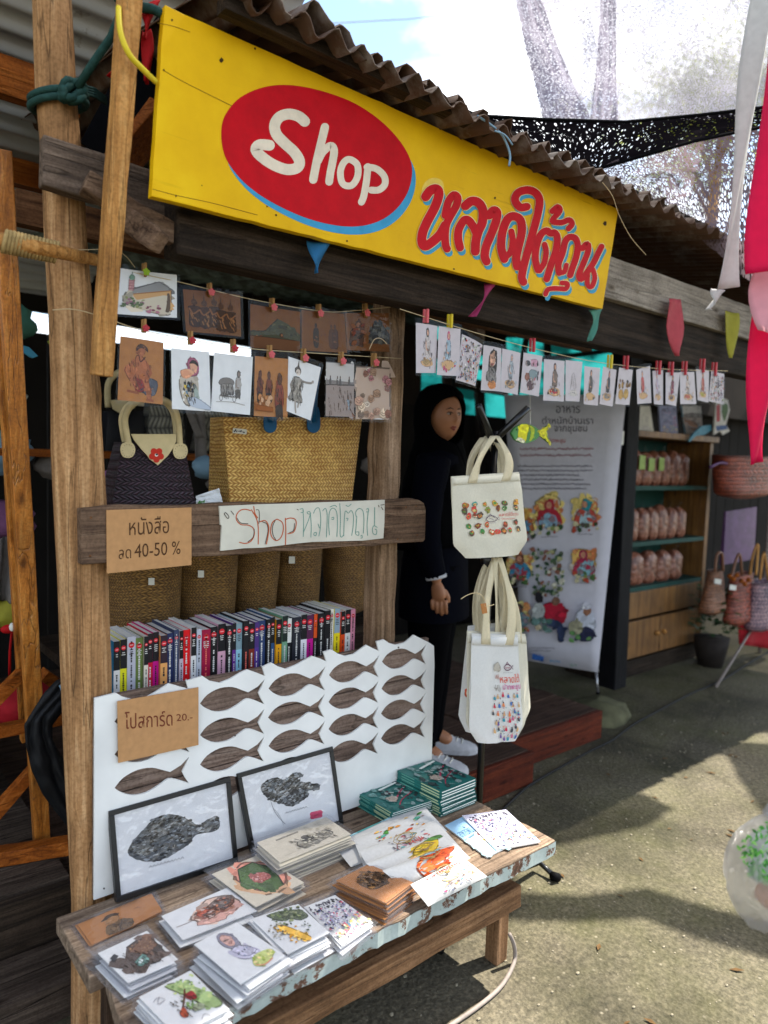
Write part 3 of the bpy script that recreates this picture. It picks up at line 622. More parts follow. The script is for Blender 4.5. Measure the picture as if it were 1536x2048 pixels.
GS = [[(745, 125), (770, 120), (775, 150), (755, 155)], [(772, 130), (778, 240), (775, 365)], [(775, 330), (815, 235), (840, 160)], [(808, 150), (830, 145), (838, 165), (815, 165), (808, 150)], [(838, 170), (845, 270), (842, 370)],
 [(865, 160), (885, 120), (915, 118), (928, 200), (925, 290), (912, 360)], [(872, 330), (890, 330), (885, 358), (868, 350), (872, 330)], [(905, 255), (918, 290)], [(945, 140), (970, 118), (985, 180), (978, 370)], [(1005, 350), (998, 250), (1005, 150), (1035, 115), (1068, 150), (1075, 260), (1070, 365)], [(1025, 200), (1042, 195), (1040, 215), (1024, 212)], [(1010, 105), (1050, 90), (1068, 105)],
 [(1095, 75), (1102, 200), (1098, 340), (1110, 370), (1125, 355)], [(1130, 360), (1135, 220), (1145, 140), (1170, 160), (1195, 135), (1215, 180), (1212, 280), (1200, 355)], [(1152, 205), (1168, 205), (1160, 225)], [(1150, 90), (1170, 100), (1195, 80)], [(1240, 190), (1235, 150), (1265, 118), (1298, 140), (1308, 220), (1302, 335)], [(1245, 190), (1238, 290), (1235, 340), (1260, 355), (1262, 325), (1240, 325)], [(1280, 360), (1290, 355), (1292, 375), (1280, 378)], [(1330, 125), (1345, 118), (1348, 145), (1330, 148)], [(1345, 150), (1335, 260), (1340, 355)], [(1402, 110), (1400, 265)], [(1425, 285), (1395, 270), (1382, 300), (1390, 340), (1415, 345), (1420, 310), (1405, 300)]]
b = MB()
for k, s in enumerate(RS): stroke(b, s, 9, p4, red, .0005+k*3e-5)
for k, s in enumerate(BS): stroke(b, s, 6, p4, blk, .0008+k*3e-5)
for k, s in enumerate(GS): stroke(b, s, 6, p4, grn, .0005+k*3e-5)
b.build('lettering', 'ink', sg)
# ================================================================== paperbacks in a row
BK = [(78,'1b1a1c','e6e2dc'),(118,'1b1a1c','e3dc22'),(160,'bdbcc6','bdbcc6'),(212,'66783c','66783c'),(258,'1b1a1c','e2d6c2'),(285,'241a1e','c40f34'),(318,'1f1a1e','c60a84'),(355,'33222c','eba55e'),(398,'262f56','262f56'),(440,'3d4560','3d4560'),(470,'171618','bfb0bc'),(495,'dd1018','dd1018'),(540,'1b1a1c','dddbd8'),(572,'b9bcc6','b9bcc6'),(602,'9c1039','9c1039'),(655,'1a1819','1a1819'),(700,'171618','cf9cae'),(748,'1d1b1d','1d1b1d'),(785,'1b1a1c','5f2580'),(808,'7f98a0','8fc2d2'),(845,'1b1a1c','231a1c'),(880,'1b1a1c','7d2a1c'),(915,'4a3274','55358a'),(942,'2e4068','2e4068'),(985,'191819','191819'),(1015,'191819','28507f'),(1040,'191819','e59e12'),(1075,'1e2a24','6f9a7c'),(1108,'e6e3da','1b1a1c'),(1138,'26262e','26262e'),(1188,'1b1a1c','e4e0e2'),(1225,'5a2448','c80c8a'),(1268,'d9521a','26201f'),(1290,'1a1a1b','1a1a1b'),(1330,'1a1a1b','201c1e'),(1365,'e2dccd','e2dccd'),(1388,'8ea3ae','eed71e'),(1423,'1b1a1c','dd4a16'),(1448,'1b1a1c','e0dcd4'),(1480,'d3889c','d3889c'),(1507,'','')]
CN = {'1': 'black', 'e': 'white', 'b': 'pale grey', '6': 'green'}
WORDS = ['black and white', 'black and yellow', 'pale grey', 'olive green', 'black and cream', 'crimson-footed black', 'hot pink and black', 'peach and black', 'navy blue', 'slate blue', 'black and pale mauve', 'bright red', 'narrow black and white', 'pale silver', 'wide crimson', 'all black, patterned', 'black and dusty pink', 'plain black', 'slim black and purple', 'light blue', 'black with red title', 'rust brown and black', 'slim violet', 'blue with pink foot', 'black with white script', 'black and blue', 'black and amber', 'sage green', 'white-topped black', 'charcoal', 'black-topped white', 'magenta and plum', 'orange-topped dark', 'smooth black', 'flecked black', 'slim cream', 'grey and bright yellow', 'black and orange', 'white-footed black', 'pale pink']
YB = 1.86
ztop = at(226, 1281, y=YB).z; zbot = ztop-.205
b = MB(); b.box(.60, 1.52, YB-.012, 2.03, zbot-.022, zbot-.002); tag(b.build('book_shelf', 'rail_wood', bevel=.002), 'narrow shelf carrying the row of paperbacks behind the fish board', 'shelf')
rb = random.Random(4)
for i in range(40):
    zx, ct, cb = BK[i]; x0 = at(200+zx/2.954, 1275-zx*.042, y=YB).x; x1 = at(200+BK[i+1][0]/2.954, 1275-BK[i+1][0]*.042, y=YB).x-.0012
    zt = ztop+(rb.random()-.5)*.012; y0 = YB+(rb.random()-.5)*.010; dep = .145+rb.random()*.012; zb_ = zbot
    side = 'between its neighbours' if 0 < i < 39 else 'at the end'
    nb = [WORDS[j] for j in (i-1, i+1) if 0 <= j < 40]
    lab = f"{WORDS[i]} paperback spine next to the {nb[0]} one" if i else 'black and white paperback with blue cover at the left end, against the log post'
    t = thing('paperback_book', lab, 'book', ((x0+x1)/2, y0, zb_), 'paperbacks in the row above the fish board')
    ct_, cb_ = C('#'+ct), C('#'+cb); zs = zb_+(zt-zb_)*(.62 if ct != cb else 1)
    b = MB(); tk = .0009; side_c = C('#1f7fae') if i == 0 else cb_
    b.box(x0, x0+tk, y0, y0+dep, zb_, zt, side_c); b.box(x1-tk, x1, y0, y0+dep, zb_, zt, cb_); b.box(x0+tk, x1-tk, y0, y0+.001, zb_, zs, cb_)
    if zs < zt: b.box(x0+tk, x1-tk, y0, y0+.001, zs, zt, ct_)
    b.box(x0, x0+tk*.9, y0-.0002, y0, zb_, zs, cb_); b.box(x1-tk, x1, y0-.0002, y0, zb_, zs, cb_)
    if zs < zt: b.box(x0, x0+tk*.9, y0-.0002, y0, zs, zt, ct_); b.box(x1-tk, x1, y0-.0002, y0, zs, zt, ct_)
    b.build('cover', 'ink', t)
    b = MB(); b.box(x0+tk, x1-tk, y0+.0015, y0+dep-.003, zb_+.001, zt-.001); b.build('pages', 'page_white', t)
    b = MB(); w = x1-x0; xm = (x0+x1)/2; rr = min(.0085, w*.36); yy = y0-.0004
    put = lambda x, z, o: V((x, yy-o, z))
    flat(b, oval(xm, zt-.022, rr, rr, 14), put, C('#d5202c')); flat(b, [(xm-rr*.6, zt-.0235), (xm+rr*.6, zt-.0235), (xm+rr*.6, zt-.0205), (xm-rr*.6, zt-.0205)], put, C('#e9a0a0'), 2e-4)
    lite = C('#d8d4cc'); dark = C('#2a2526'); tc_ = lite if sum(ct_) < .7 else dark; bc = lite if sum(cb_) < .75 else dark
    if i in (20, 14): bc = C('#e06a5a')
    z = zt-.036
    for k in range(rb.randint(2, 4)):
        l = w*(.3+.35*rb.random()); flat(b, [(xm-l/2, z), (xm+l/2, z), (xm+l/2, z+.0022), (xm-l/2, z+.0022)], put, tc_); z -= .0055
    z = zs-.012; tw = min(.0055, w*.3)
    while z > zb_+.03:
        if rb.random() < .86:
            h = .003+.004*rb.random(); k = tw*(.6+.4*rb.random()); flat(b, [(xm-k/2, z), (xm+k/2, z), (xm+k/2, z-h), (xm-k/2, z-h)], put, bc)
            z -= h+.0014
        else: z -= .006
    b.build('spine_print', 'ink', t)
# ================================================================== the fish board
fb = thing('fish_board', 'white board with rows of fish cut out over brown planks, standing on the bench', 'display board', (1.1, 1.74, .402))
YF = 1.722
bx0, bx1 = at(189, 1500, y=YF).x, at(853, 1400, y=YF).x; zt = at(853, 1276, y=YF).z
zl = at(200, 1396, y=YF).z
for k in range(4):
    a, c_ = .404+(zt-.404)*k/4, .404+(zt-.404)*(k+1)/4-.0025
    b = MB(); b.box(bx0+.002, bx1+.006, YF+.0065, YF+.024, a, c_); b.build('plank', 'fish_wood', fb, bevel=.002)
top = [(188, 1397), (232, 1386), (246, 1394), (266, 1399), (290, 1396), (312, 1384), (338, 1367), (362, 1374), (377, 1378), (372, 1362), (405, 1352), (420, 1362), (440, 1366), (462, 1357), (480, 1346), (495, 1339), (512, 1345), (530, 1352), (525, 1334), (543, 1325), (556, 1333), (572, 1338), (592, 1330), (610, 1320), (625, 1312), (640, 1317), (653, 1323), (647, 1304), (663, 1299), (675, 1307), (690, 1312), (708, 1308), (722, 1298), (733, 1290), (745, 1296), (758, 1302), (753, 1283), (768, 1279), (778, 1286), (792, 1290), (810, 1285), (820, 1277), (828, 1270), (842, 1277), (858, 1285), (868, 1292), (869, 1330), (863, 1542)]
fish = [(425, 208), (460, 165), (520, 132), (580, 125), (630, 140), (655, 148), (700, 120), (735, 82), (722, 115), (705, 150), (716, 175), (733, 203), (690, 186), (650, 178), (610, 205), (560, 235), (500, 245), (450, 228)]
Z5 = lambda x, y: (220+x/2.363, 1380+y/2.363)
fw = [PY(YF).at(*Z5(*p)) for p in fish]; fw = [(p.x-fw[0].x, p.z-fw[0].z) for p in fw]
noses = [(229, 1443), (229, 1509), (229, 1576), (229, 1643), (400, 1407), (400, 1470), (400, 1529), (400, 1590), (537, 1377), (536, 1435), (537, 1492), (537, 1548), (658, 1350), (657, 1404), (657, 1458), (657, 1512), (764, 1323), (763, 1377), (762, 1427), (762, 1477)]
cu = bpy.data.curves.new('sheet', 'CURVE'); cu.dimensions = '2D'; cu.fill_mode = 'BOTH'; cu.extrude = .003
def spl(pts):
    s = cu.splines.new('POLY'); s.points.add(len(pts)-1); s.use_cyclic_u = True
    for p, (x, z) in zip(s.points, pts): p.co = (x, z, 0, 1)
tw = [PY(YF).at(*p) for p in top]; ol = [(bx0, .4045), (bx0, tw[0].z)] + [(p.x, p.z) for p in tw[1:-1]] + [(tw[-1].x, .4045)]
spl(ol)
for p in noses:
    o = PY(YF).at(*p); k = .985; pts = cr([(o.x+x*k, o.z+z*k) for x, z in fw[:6]], 3)+[(o.x+x*k, o.z+z*k) for x, z in fw[6:12]]+cr([(o.x+x*k, o.z+z*k) for x, z in fw[12:]]+[(o.x+fw[0][0], o.z+fw[0][1])], 3)[:-1]
    pts = [(min(x, bx1+.004), z) for x, z in pts]
    spl([p_ for i, p_ in enumerate(pts) if i == 0 or (abs(p_[0]-pts[i-1][0])+abs(p_[1]-pts[i-1][1])) > 1e-4])
co = bpy.data.objects.new('sheet', cu); COL.objects.link(co); bpy.context.view_layer.update()
me = co.evaluated_get(bpy.context.evaluated_depsgraph_get()).to_mesh()
b = MB(); b.add([V((v.co.x, YF-v.co.z+.003, v.co.y)) for v in me.vertices], [list(p.vertices) for p in me.polygons])
bpy.data.objects.remove(co); bpy.data.curves.remove(cu); b.build('white_sheet', 'white_board', fb)
b = MB(); [flat(b, oval(x, y, 2, 2, 8), lambda x, y, o: PY(YF).at(x, y, o), C('#5b5550'), .0008) for x, y in ((208, 1777), (470, 1471), (797, 1295))]; b.build('nail_heads', 'ink', fb)
sg = thing('cardboard_notice', 'cardboard price card for postcards at 20 taped on the fish board', 'notice', at(316, 1526, y=1.715))
q = px_quad(PY(1.712), [(235, 1403), (397, 1375), (397, 1490), (237, 1526)])
b = MB(); q.slab(b, .003); b.build('card', 'cardboard', sg)
ink2 = C('#6b2f1c'); b = MB(); sk_ = lambda u, v, o=0: q.put(u, v+.17*(u-.08), o); write(b, 'โปสการ์ด', sk_, (.08, .19, .66, .47), ink2, .0006); write(b, '20.-', sk_, (.71, .28, .92, .40), ink2, .0006); b.build('writing', 'ink', sg)
# ================================================================== the bench
m, N, L, bs = new_mat('peeling_paint'); mp = coords(N, L, (1, 1, 1)); n = nd(N, 'ShaderNodeTexNoise', i_Scale=13.0, i_Detail=9.0, i_Roughness=.72); L.new(mp.outputs[0], n.inputs['Vector'])
r = ramp(N, [(.38, C('#3f2c20')), (.45, C('#6a4838')), (.462, C('#9aa6a2')), (.8, C('#bcc6c2'))]); L.new(n.outputs['Fac'], r.inputs[0]); L.new(r.outputs[0], bs.inputs['Base Color']); bs.inputs['Roughness'].default_value = .6
bump(N, L, r.outputs[0], bs, .5, .004)
bn = thing('bench', 'low plank bench with peeling pale paint along its front edge, holding the postcards', 'bench', (1.1, 1.46, 0))
BX0, BX1, BY0, BY1, BZ = .485, 1.712, 1.222, 1.715, .40
def edge_line(y, jag): return [(BX0+(BX1-BX0)*k/60, y+jag*noise.noise(V((k*.43, y*7, 1)))+.5*jag*noise.noise(V((k*1.7, y, 4)))) for k in range(61)]
e = edge_line(BY0, .006)
b = MB(); b.prism([(x, y+.003, BZ-.042) for x, y in e]+[(BX1+.004, 1.33, BZ-.042), (BX1-.012, 1.468, BZ-.042), (BX0+.01, 1.468, BZ-.042), (BX0-.012, 1.34, BZ-.042)], (0, 0, .042)); b.build('top_board', 'bench_top_wood', bn, bevel=.002)
b = MB(); b.box(BX0-.022, BX1-.006, 1.471, BY1, BZ-.040, BZ-.001); b.build('top_board', 'bench_top_wood', bn, bevel=.003)
b = MB(); sk = [(x, y) for x, y in e if x > BX0+.02]
for i in range(len(sk)-1):
    (xa, ya_), (xb, yb_) = sk[i], sk[i+1]; za = BZ-.041+.010*noise.noise(V((i*.5, 2, 0))); zb_ = BZ-.041+.010*noise.noise(V(((i+1)*.5, 2, 0)))
    b.add([(xa, ya_, max(za, BZ-.041)), (xb, yb_, max(zb_, BZ-.041)), (xb, yb_, BZ-.002), (xa, ya_, BZ-.002)], [[0, 1, 2, 3]])
b.build('painted_edge', 'peeling_paint', bn)
yb = 1.30; z1 = at(1030, 1779, y=yb-.025).z; z2 = at(1030, 1820, y=yb-.025).z
b = MB(); b.beam((.52, yb, (z1+z2)/2), (at(1043, 1790, y=yb-.025).x, yb, (z1+z2)/2), .05, z1-z2, rough=.004, n=10); b.build('apron', 'bench_beam_wood', bn, bevel=.003)
lx = at(1003, 1935, y=1.33).x
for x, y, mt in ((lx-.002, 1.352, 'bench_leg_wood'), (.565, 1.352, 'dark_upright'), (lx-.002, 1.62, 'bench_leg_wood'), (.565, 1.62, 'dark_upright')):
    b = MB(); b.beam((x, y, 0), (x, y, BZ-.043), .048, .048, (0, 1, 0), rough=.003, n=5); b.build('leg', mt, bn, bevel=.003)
b = MB(); b.box(lx-.02, lx+.02, 1.378, 1.595, z2+.01, z1-.005); b.build('cross_rail', 'bench_beam_wood', bn, bevel=.003)

# nail heads in the timbers
def nails(name, label, pts, Y, r=2.4):
    b = MB()
    for x, y in pts: b.tube([at(x, y, y=Y+.003), at(x, y, y=Y-.0012)], r/FPX*1.9, 8)
    return b
rail_ = [o for o in bpy.data.objects if o.name == 'shop_rail'][0]
b = nails('nail_heads', '', ((182, 1035), (180, 1112), (832, 1012), (834, 1070), (795, 1078), (812, 1014), (400, 1118)), 1.72); b.build('nail_heads', 'rust_brown', rail_)
# ================================================================== drawings on cards
def inside(pts, x, y):
    c = False; n = len(pts)
    for i in range(n):
        (x1, y1), (x2, y2) = pts[i], pts[i-1]
        if (y1 > y) != (y2 > y) and x < (x2-x1)*(y-y1)/(y2-y1)+x1: c = not c
    return c
class Art:
    """marks on a sheet in unit coordinates: u to the right, v down"""
    def __init__(s, put, seed=1, asp=1.4): s.b = MB(); s.put = put; s.z = .0003; s.r = random.Random(seed); s.asp = asp
    def up(s): s.z += 2.2e-5; return s.z
    def poly(s, pts, c):
        col = C(c); flat(s.b, pts, s.put, col, s.up())
        xs = [p[0] for p in pts]; ys = [p[1] for p in pts]; w, h = max(xs)-min(xs), max(ys)-min(ys); m_ = min(w, h)
        if m_ < .07: return s
        z0 = s.up(); n = 0
        for k in range(40):                      # washes of lighter and darker colour inside the shape
            x, y = min(xs)+w*s.r.random(), min(ys)+h*s.r.random()
            if n >= 14 or not inside(pts, x, y): continue
            n += 1; f = s.r.choice((.62, .78, .9, 1.15, 1.35)); a_ = m_*(.05+.10*s.r.random()); z0 += 3e-6
            flat(s.b, oval(x, y, a_*(1+s.r.random()), a_, 7, s.r.random()*3, .7, s.r), s.put, tuple(min(.9, q*f) for q in col), z0)
        dk = tuple(q*.28 for q in col); N_ = len(pts); i = 0; z0 = s.up()
        while i < N_:                            # broken pen line along its edge
            l_ = s.r.randint(1, 3)
            if s.r.random() < .62: z0 = stroke(s.b, [pts[(i+j) % N_] for j in range(l_+1)], m_*.045, s.put, dk, z0+2e-6, 1, cap=False, dz=1e-6)
            i += l_
        s.z = max(s.z, z0); return s
    def curve(s, pts, c, k=3): return s.poly(cr(pts, k, True), c)
    def blob(s, u, v, ru, rv, c, jag=.25, rot=0, n=12): return s.poly(oval(u, v, ru, rv, n, rot, jag, s.r), c)
    def line(s, pts, w, c, k=3): s.z = stroke(s.b, pts, w, s.put, C(c), s.up(), k, dz=2e-6); return s
    def scrib(s, u, v, w, h, c, n=7, lw=.006):
        for i in range(n): s.line([(u+w*i/n, v+h*s.r.random()*.5), (u+w*(i+.35)/n, v+h*(.5+.5*s.r.random())), (u+w*(i+.75)/n, v+h*s.r.random())], lw, c, 2)
        return s
    def dots(s, u0, v0, u1, v1, n, cs, r0=.008, r1=.02, jag=.5):
        for i in range(n):
            a = r0+(r1-r0)*s.r.random(); s.blob(u0+(u1-u0)*s.r.random(), v0+(v1-v0)*s.r.random(), a, a/s.asp*(.7+.8*s.r.random()), s.r.choice(cs), jag, s.r.random()*3, 7)
        return s
    def hatch(s, u0, v0, u1, v1, n, c, w=.005, sl=.2):
        w = w*1.9; n = int(n*1.5)
        for i in range(n):
            u = u0+(u1-u0)*s.r.random(); v = v0+(v1-v0)*s.r.random(); l = .03+.06*s.r.random(); s.line([(u, v), (u+l*.3, v+l)], w, c, 1)
        return s
    def figure(s, u, v, h, skin, scarf, body, legs=None, lw=0):
        """a small standing or seated person, head at (u, v), h tall"""
        a = 1/s.asp
        s.curve([(u-h*.20, v+h*.95), (u-h*.21*1.0, v+h*.45), (u-h*.12, v+h*.22), (u+h*.12, v+h*.22), (u+h*.22, v+h*.5), (u+h*.19, v+h*.95)], body)
        if legs: s.curve([(u-h*.18, v+h*.9), (u+h*.16, v+h*.88), (u+h*.2, v+h*1.3), (u+h*.02, v+h*1.2), (u-h*.12, v+h*1.32)], legs)
        s.blob(u, v+h*.06, h*.13, h*.19, scarf, .1); s.blob(u+h*.015, v+h*.07, h*.08, h*.12, skin, .08)
        s.line([(u-h*.15, v+h*.4), (u-h*.12, v+h*.7), (u+h*.05, v+h*.75)], h*.07, skin); return s
    def done(s, parent, name='print'): return s.b.build(name, 'ink', parent)
P_ = ['c0392b', '2f6f8f', '3f3a38', 'd08a3a', '7a9a5a', 'b85a7a', '6a5a8a', 'c8a070', '444444']
def art_mosque(a):
    a.curve([(.12, .72), (.2, .80), (.5, .88), (.85, .95), (.9, .78), (.88, .35), (.7, .24), (.3, .42), (.16, .5)], 'c9bda6')
    a.poly([(.24, .42), (.70, .20), (.90, .34), (.90, .40), (.28, .55)], '8d8b88'); a.poly([(.28, .53), (.90, .38), (.90, .86), (.45, .84), (.26, .70)], 'c79a62')
    for i in range(5): u = .32+i*.12; a.curve([(u, .8+i*.012), (u, .58-i*.02), (u+.04, .53-i*.02), (u+.08, .57-i*.02), (u+.08, .80+i*.012)], '5e4a36'); a.line([(u-.015, .83), (u-.015, .52-i*.02)], .012, 'a87a48', 1)
    a.line([(.25, .44), (.70, .2), (.9, .34)], .012, '5a5552', 1); a.line([(.28, .53), (.9, .38)], .02, '9a6a3c', 1)
    a.poly([(.19, .46), (.19, .2), (.28, .2), (.28, .46)], 'b98484'); a.blob(.235, .17, .05, .06, '6f8f78', .1); a.line([(.235, .12), (.235, .05)], .012, '5d7a66', 1)
    for k in range(4): a.line([(.185, .24+k*.06), (.285, .23+k*.06)], .012, '8a5a5a', 1)
    a.dots(.1, .62, .5, .85, 26, ['5f7048', '8a8f58', '4a5038', '9a6a78'], .015, .035); a.dots(.5, .75, .75, .92, 10, ['b07888', '7d4a58', '4a4040'], .015, .03)
    return a
def art_dancers(a):
    for i, (u, v) in enumerate(((.16, .22), (.33, .24), (.5, .2), (.62, .27), (.80, .28))):
        k = '3d2412'; a.poly([(u-.012, v), (u, v-.16), (u+.012, v)], k); a.blob(u, v+.06, .045, .075, '4a2c16', .1)
        a.curve([(u-.09, v+.62), (u-.08, v+.3), (u-.09, v+.17), (u+.09, v+.17), (u+.08, v+.3), (u+.10, v+.62)], k); a.line([(u-.08, v+.22), (u-.02, v+.34), (u+.08, v+.24)], .03, '7a4c26')
        a.hatch(u-.07, v+.3, u+.07, v+.55, 7, '8a5a30', .008)
    return a
def art_hill(a):
    a.poly([(0, .62), (.3, .58), (.55, .25), (.75, .34), (1, .58), (1, .75), (0, .72)], '3b3a24'); a.dots(.3, .4, .95, .62, 24, ['4a4a2e', '2c2c1c', '55502f'], .02, .05)
    a.poly([(0, .72), (1, .74), (1, 1), (0, 1)], '5d3615'); a.dots(.05, .72, .7, .95, 22, ['7a4a1c', '6a3216', '3a2010', '8f5a24'], .02, .06); a.figure(.62, .62, .26, '7a5230', '3a2418', '4a2a18'); return a
def art_two(a):
    for u, c in ((.33, '2c1d14'), (.68, '4d2c1a'), (.76, '44281a')): a.blob(u, .35, .03, .06, c, .1); a.curve([(u-.05, .88), (u-.07, .6), (u-.03, .42), (u+.05, .44), (u+.06, .65), (u+.04, .9)], c)
    a.dots(.25, .4, .8, .85, 12, ['5d3520', '6d4026'], .01, .025); return a
def art_rock(a):
    a.poly([(.1, .5), (.3, .15), (.4, .4), (.36, .9), (.05, .8)], '4a2c18'); a.poly([(.5, .8), (.62, .3), (.78, .22), (1, .55), (1, .8)], '33302a'); a.dots(.5, .3, .98, .8, 25, ['4d4a40', '23211d', '5d584a'], .02, .05)
    a.dots(.05, .3, .4, .85, 16, ['6a2f1c', '7a4626', '2e1c12'], .02, .05); a.line([(.5, .95), (.62, .7), (.78, .66), (.93, .8)], .02, 'c9b08c'); return a
def art_squat(a):
    a.curve([(.36, .28), (.50, .28), (.62, .40), (.66, .62), (.52, .68), (.38, .66), (.34, .46)], 'a5603a')
    a.curve([(.52, .62), (.85, .64), (.82, .84), (.66, .9), (.5, .8)], '4d4f58'); a.curve([(.3, .64), (.55, .62), (.56, .8), (.42, .84), (.32, .74)], '8a2f28')
    a.curve([(.12, .52), (.24, .42), (.36, .66), (.44, .80), (.32, .76)], 'a8623c'); a.curve([(.5, .6), (.62, .58), (.70, .82), (.72, .95), (.64, .95), (.58, .78)], 'a8623c')
    a.line([(.30, .36), (.26, .48), (.42, .60), (.64, .60)], .06, 'a45e38'); a.line([(.62, .4), (.70, .52), (.6, .6)], .06, '9a5532'); a.blob(.46, .19, .10, .09, '9a5a38', .1)
    a.curve([(.36, .14), (.46, .08), (.6, .12), (.62, .2), (.54, .15), (.44, .15), (.36, .2)], '4a2f22'); a.line([(.42, .27), (.46, .36), (.56, .28)], .02, '3a2218'); a.line([(.2, .84), (.42, .86)], .04, '8a4c2c'); a.line([(.62, .95), (.76, .96)], .04, '8f5030')
    a.hatch(.2, .35, .7, .75, 16, '6a3a22', .008); return a
def art_fishwife(a):
    a.curve([(.2, .5), (.3, .42), (.62, .42), (.7, .6), (.62, .85), (.36, .92), (.22, .72)], 'b9ad9c'); a.curve([(.42, .2), (.52, .12), (.68, .16), (.72, .3), (.66, .4), (.46, .42)], 'a0586e')
    a.blob(.58, .27, .10, .10, 'cf9a7c', .1); a.curve([(.48, .22), (.56, .16), (.68, .2), (.7, .26), (.6, .22)], '2d2422'); a.blob(.38, .40, .16, .08, 'd3936e', .2); a.line([(.3, .36), (.46, .34), (.56, .38)], .05, 'dba680')
    a.dots(.25, .55, .55, .85, 26, ['d2b23a', '3a3836', '8a4a5a', 'e0dcd2', '2c2c2c', '6a8a9a'], .02, .05); a.curve([(.56, .6), (.64, .6), (.70, .8), (.6, .86)], '9aa59a'); a.curve([(.4, .82), (.6, .78), (.98, .93), (.96, .98), (.5, .94)], 'b4bcc6'); a.hatch(.3, .5, .6, .85, 18, '4a4440', .008); return a
def art_rickshaw(a):
    k = '5f5a56'; a.poly([(.2, .52), (.52, .50), (.56, .68), (.24, .72)], '8d8882'); a.curve([(.18, .53), (.2, .44), (.36, .40), (.52, .43), (.54, .51)], '756f6a')
    for u in (.24, .58): a.line(oval(u, .75, .04, .055, 10)+[oval(u, .75, .04, .055, 10)[0]], .012, k, 1)
    a.figure(.66, .30, .34, '8a7a70', '55504c', 'a39e98', '5a5652'); a.hatch(.2, .5, .55, .7, 16, '45413e', .008); a.line([(.12, .83), (.5, .81), (.85, .84)], .012, 'a39e98'); a.line([(.2, .72), (.7, .72)], .014, k, 1); return a
def art_march(a):
    for u, v, h in ((.16, .28, .42), (.42, .28, .42), (.74, .32, .62)):
        a.poly([(u-.015, v), (u, v-.08), (u+.015, v)], '3a2216'); a.figure(u, v, h*.9, '5a3320', '4a2a1a', '6a3424' if u < .7 else '7d3626', '33241c'); a.hatch(u-.1, v+.1, u+.1, v+h, 8, '2e1c14', .01)
    a.dots(.02, .66, .5, .8, 16, ['b07a50', 'c39a78', '8f5a34'], .03, .07); a.poly([(.02, .8), (.55, .84), (.55, .92), (.02, .9)], '8d5228'); return a
def art_dancer(a):
    k = '6a645e'; a.poly([(.27, .16), (.31, .0), (.35, .16)], k); a.blob(.31, .20, .10, .075, '5a544e', .1); a.blob(.32, .225, .07, .055, 'cfc2b4', .05); a.dots(.28, .2, .36, .24, 4, ['3a3532'], .008, .012)
    a.curve([(.18, .34), (.46, .33), (.44, .5), (.56, .74), (.20, .76), (.05, .72), (.2, .5)], '9a9388'); a.line([(.42, .36), (.62, .36), (.78, .34)], .04, '8a8278'); a.blob(.82, .31, .04, .03, 'a39a90'); a.line([(.22, .36), (.1, .5), (.2, .6)], .05, '8a8278')
    a.line([(.30, .76), (.33, .88), (.36, .95)], .06, 'a59c92'); a.line([(.44, .75), (.42, .84)], .06, 'a59c92'); a.hatch(.12, .35, .5, .75, 30, '4d4842', .008); return a
def art_boats(a):
    a.poly([(0, 0), (1, 0), (1, .35), (0, .32)], 'b9b4ae'); a.poly([(0, .30), (.5, .24), (1, .29), (1, .4), (0, .42)], '77706c'); a.poly([(0, .42), (1, .4), (1, 1), (0, 1)], '8f8078')
    for u, v, c in ((.05, .5, '8a5a40'), (.2, .62, '9a6848'), (.3, .78, '7d4f38')): a.curve([(u, v), (u+.5, v+.08), (u+.75, v+.22), (u+.5, v+.18), (u+.1, v+.1)], c); a.line([(u, v), (u+.5, v+.08), (u+.75, v+.22)], .018, '4a3428')
    for u in (.15, .4, .5, .82): a.figure(u, .26, .16, '6a5448', '4a4040', '5a5654')
    a.figure(.78, .62, .26, '8a6a58', '55504c', '77828a'); a.hatch(.05, .45, .95, .95, 26, '4d3a30', .008); return a
def art_shells(a):
    a.poly([(0, 0), (1, 0), (1, 1), (0, 1)], 'b39a86')
    for i in range(26): u, v = a.r.random()*.9+.05, a.r.random()*.9+.05; s = .06+.07*a.r.random(); a.blob(u, v, s, s*.75, a.r.choice(['cdb79e', '9a7a62', 'b58f7a', '8a5f50', 'd6c4ae', '7d6a5a', 'a87272']), .2); a.line([(u-s*.7, v), (u, v+s*.35), (u+s*.7, v-s*.1)], .012, '5a463a'); a.line([(u-s*.5, v-s*.3), (u+s*.1, v), (u+s*.5, v-s*.3)], .01, '6a5244')
    return a
def art_lady(c1, c2, c3, bowl='c8a070'):
    def f(a):
        a.figure(.5, .14, .52, 'cc9a7e', c1, c2); a.blob(.5, .78, .3, .1, bowl, .25); a.blob(.45, .77, .18, .06, c3, .3); a.dots(.15, .6, .85, .9, 10, [c1, c2, bowl, '8a8a82', 'b9a89a'], .02, .05); a.hatch(.3, .3, .7, .75, 12, '5a504c', .009); return a
    return f
def art_face(a):
    a.curve([(.3, .5), (.3, .2), (.45, .08), (.68, .12), (.72, .4), (.66, .62), (.5, .56)], '2e2523'); a.blob(.47, .30, .15, .16, 'c8987c', .06); a.dots(.4, .24, .56, .28, 4, ['2a2220'], .012, .02); a.line([(.4, .38), (.46, .41), (.54, .38)], .02, '9a3a3a'); a.curve([(.2, .75), (.32, .5), (.6, .5), (.72, .8)], '77706c')
    a.blob(.5, .86, .22, .1, 'c07a40', .15); a.dots(.2, .55, .7, .8, 14, ['3a3634', '8d8880', '55504c'], .02, .04); return a
def art_crowd(a):
    a.dots(.04, .05, .96, .95, 150, P_+['e0dcd6', 'c9c2ba', '55504c', '3a3634', '7a7672'], .014, .034); a.hatch(.05, .05, .92, .9, 30, '3a3532', .01); return a
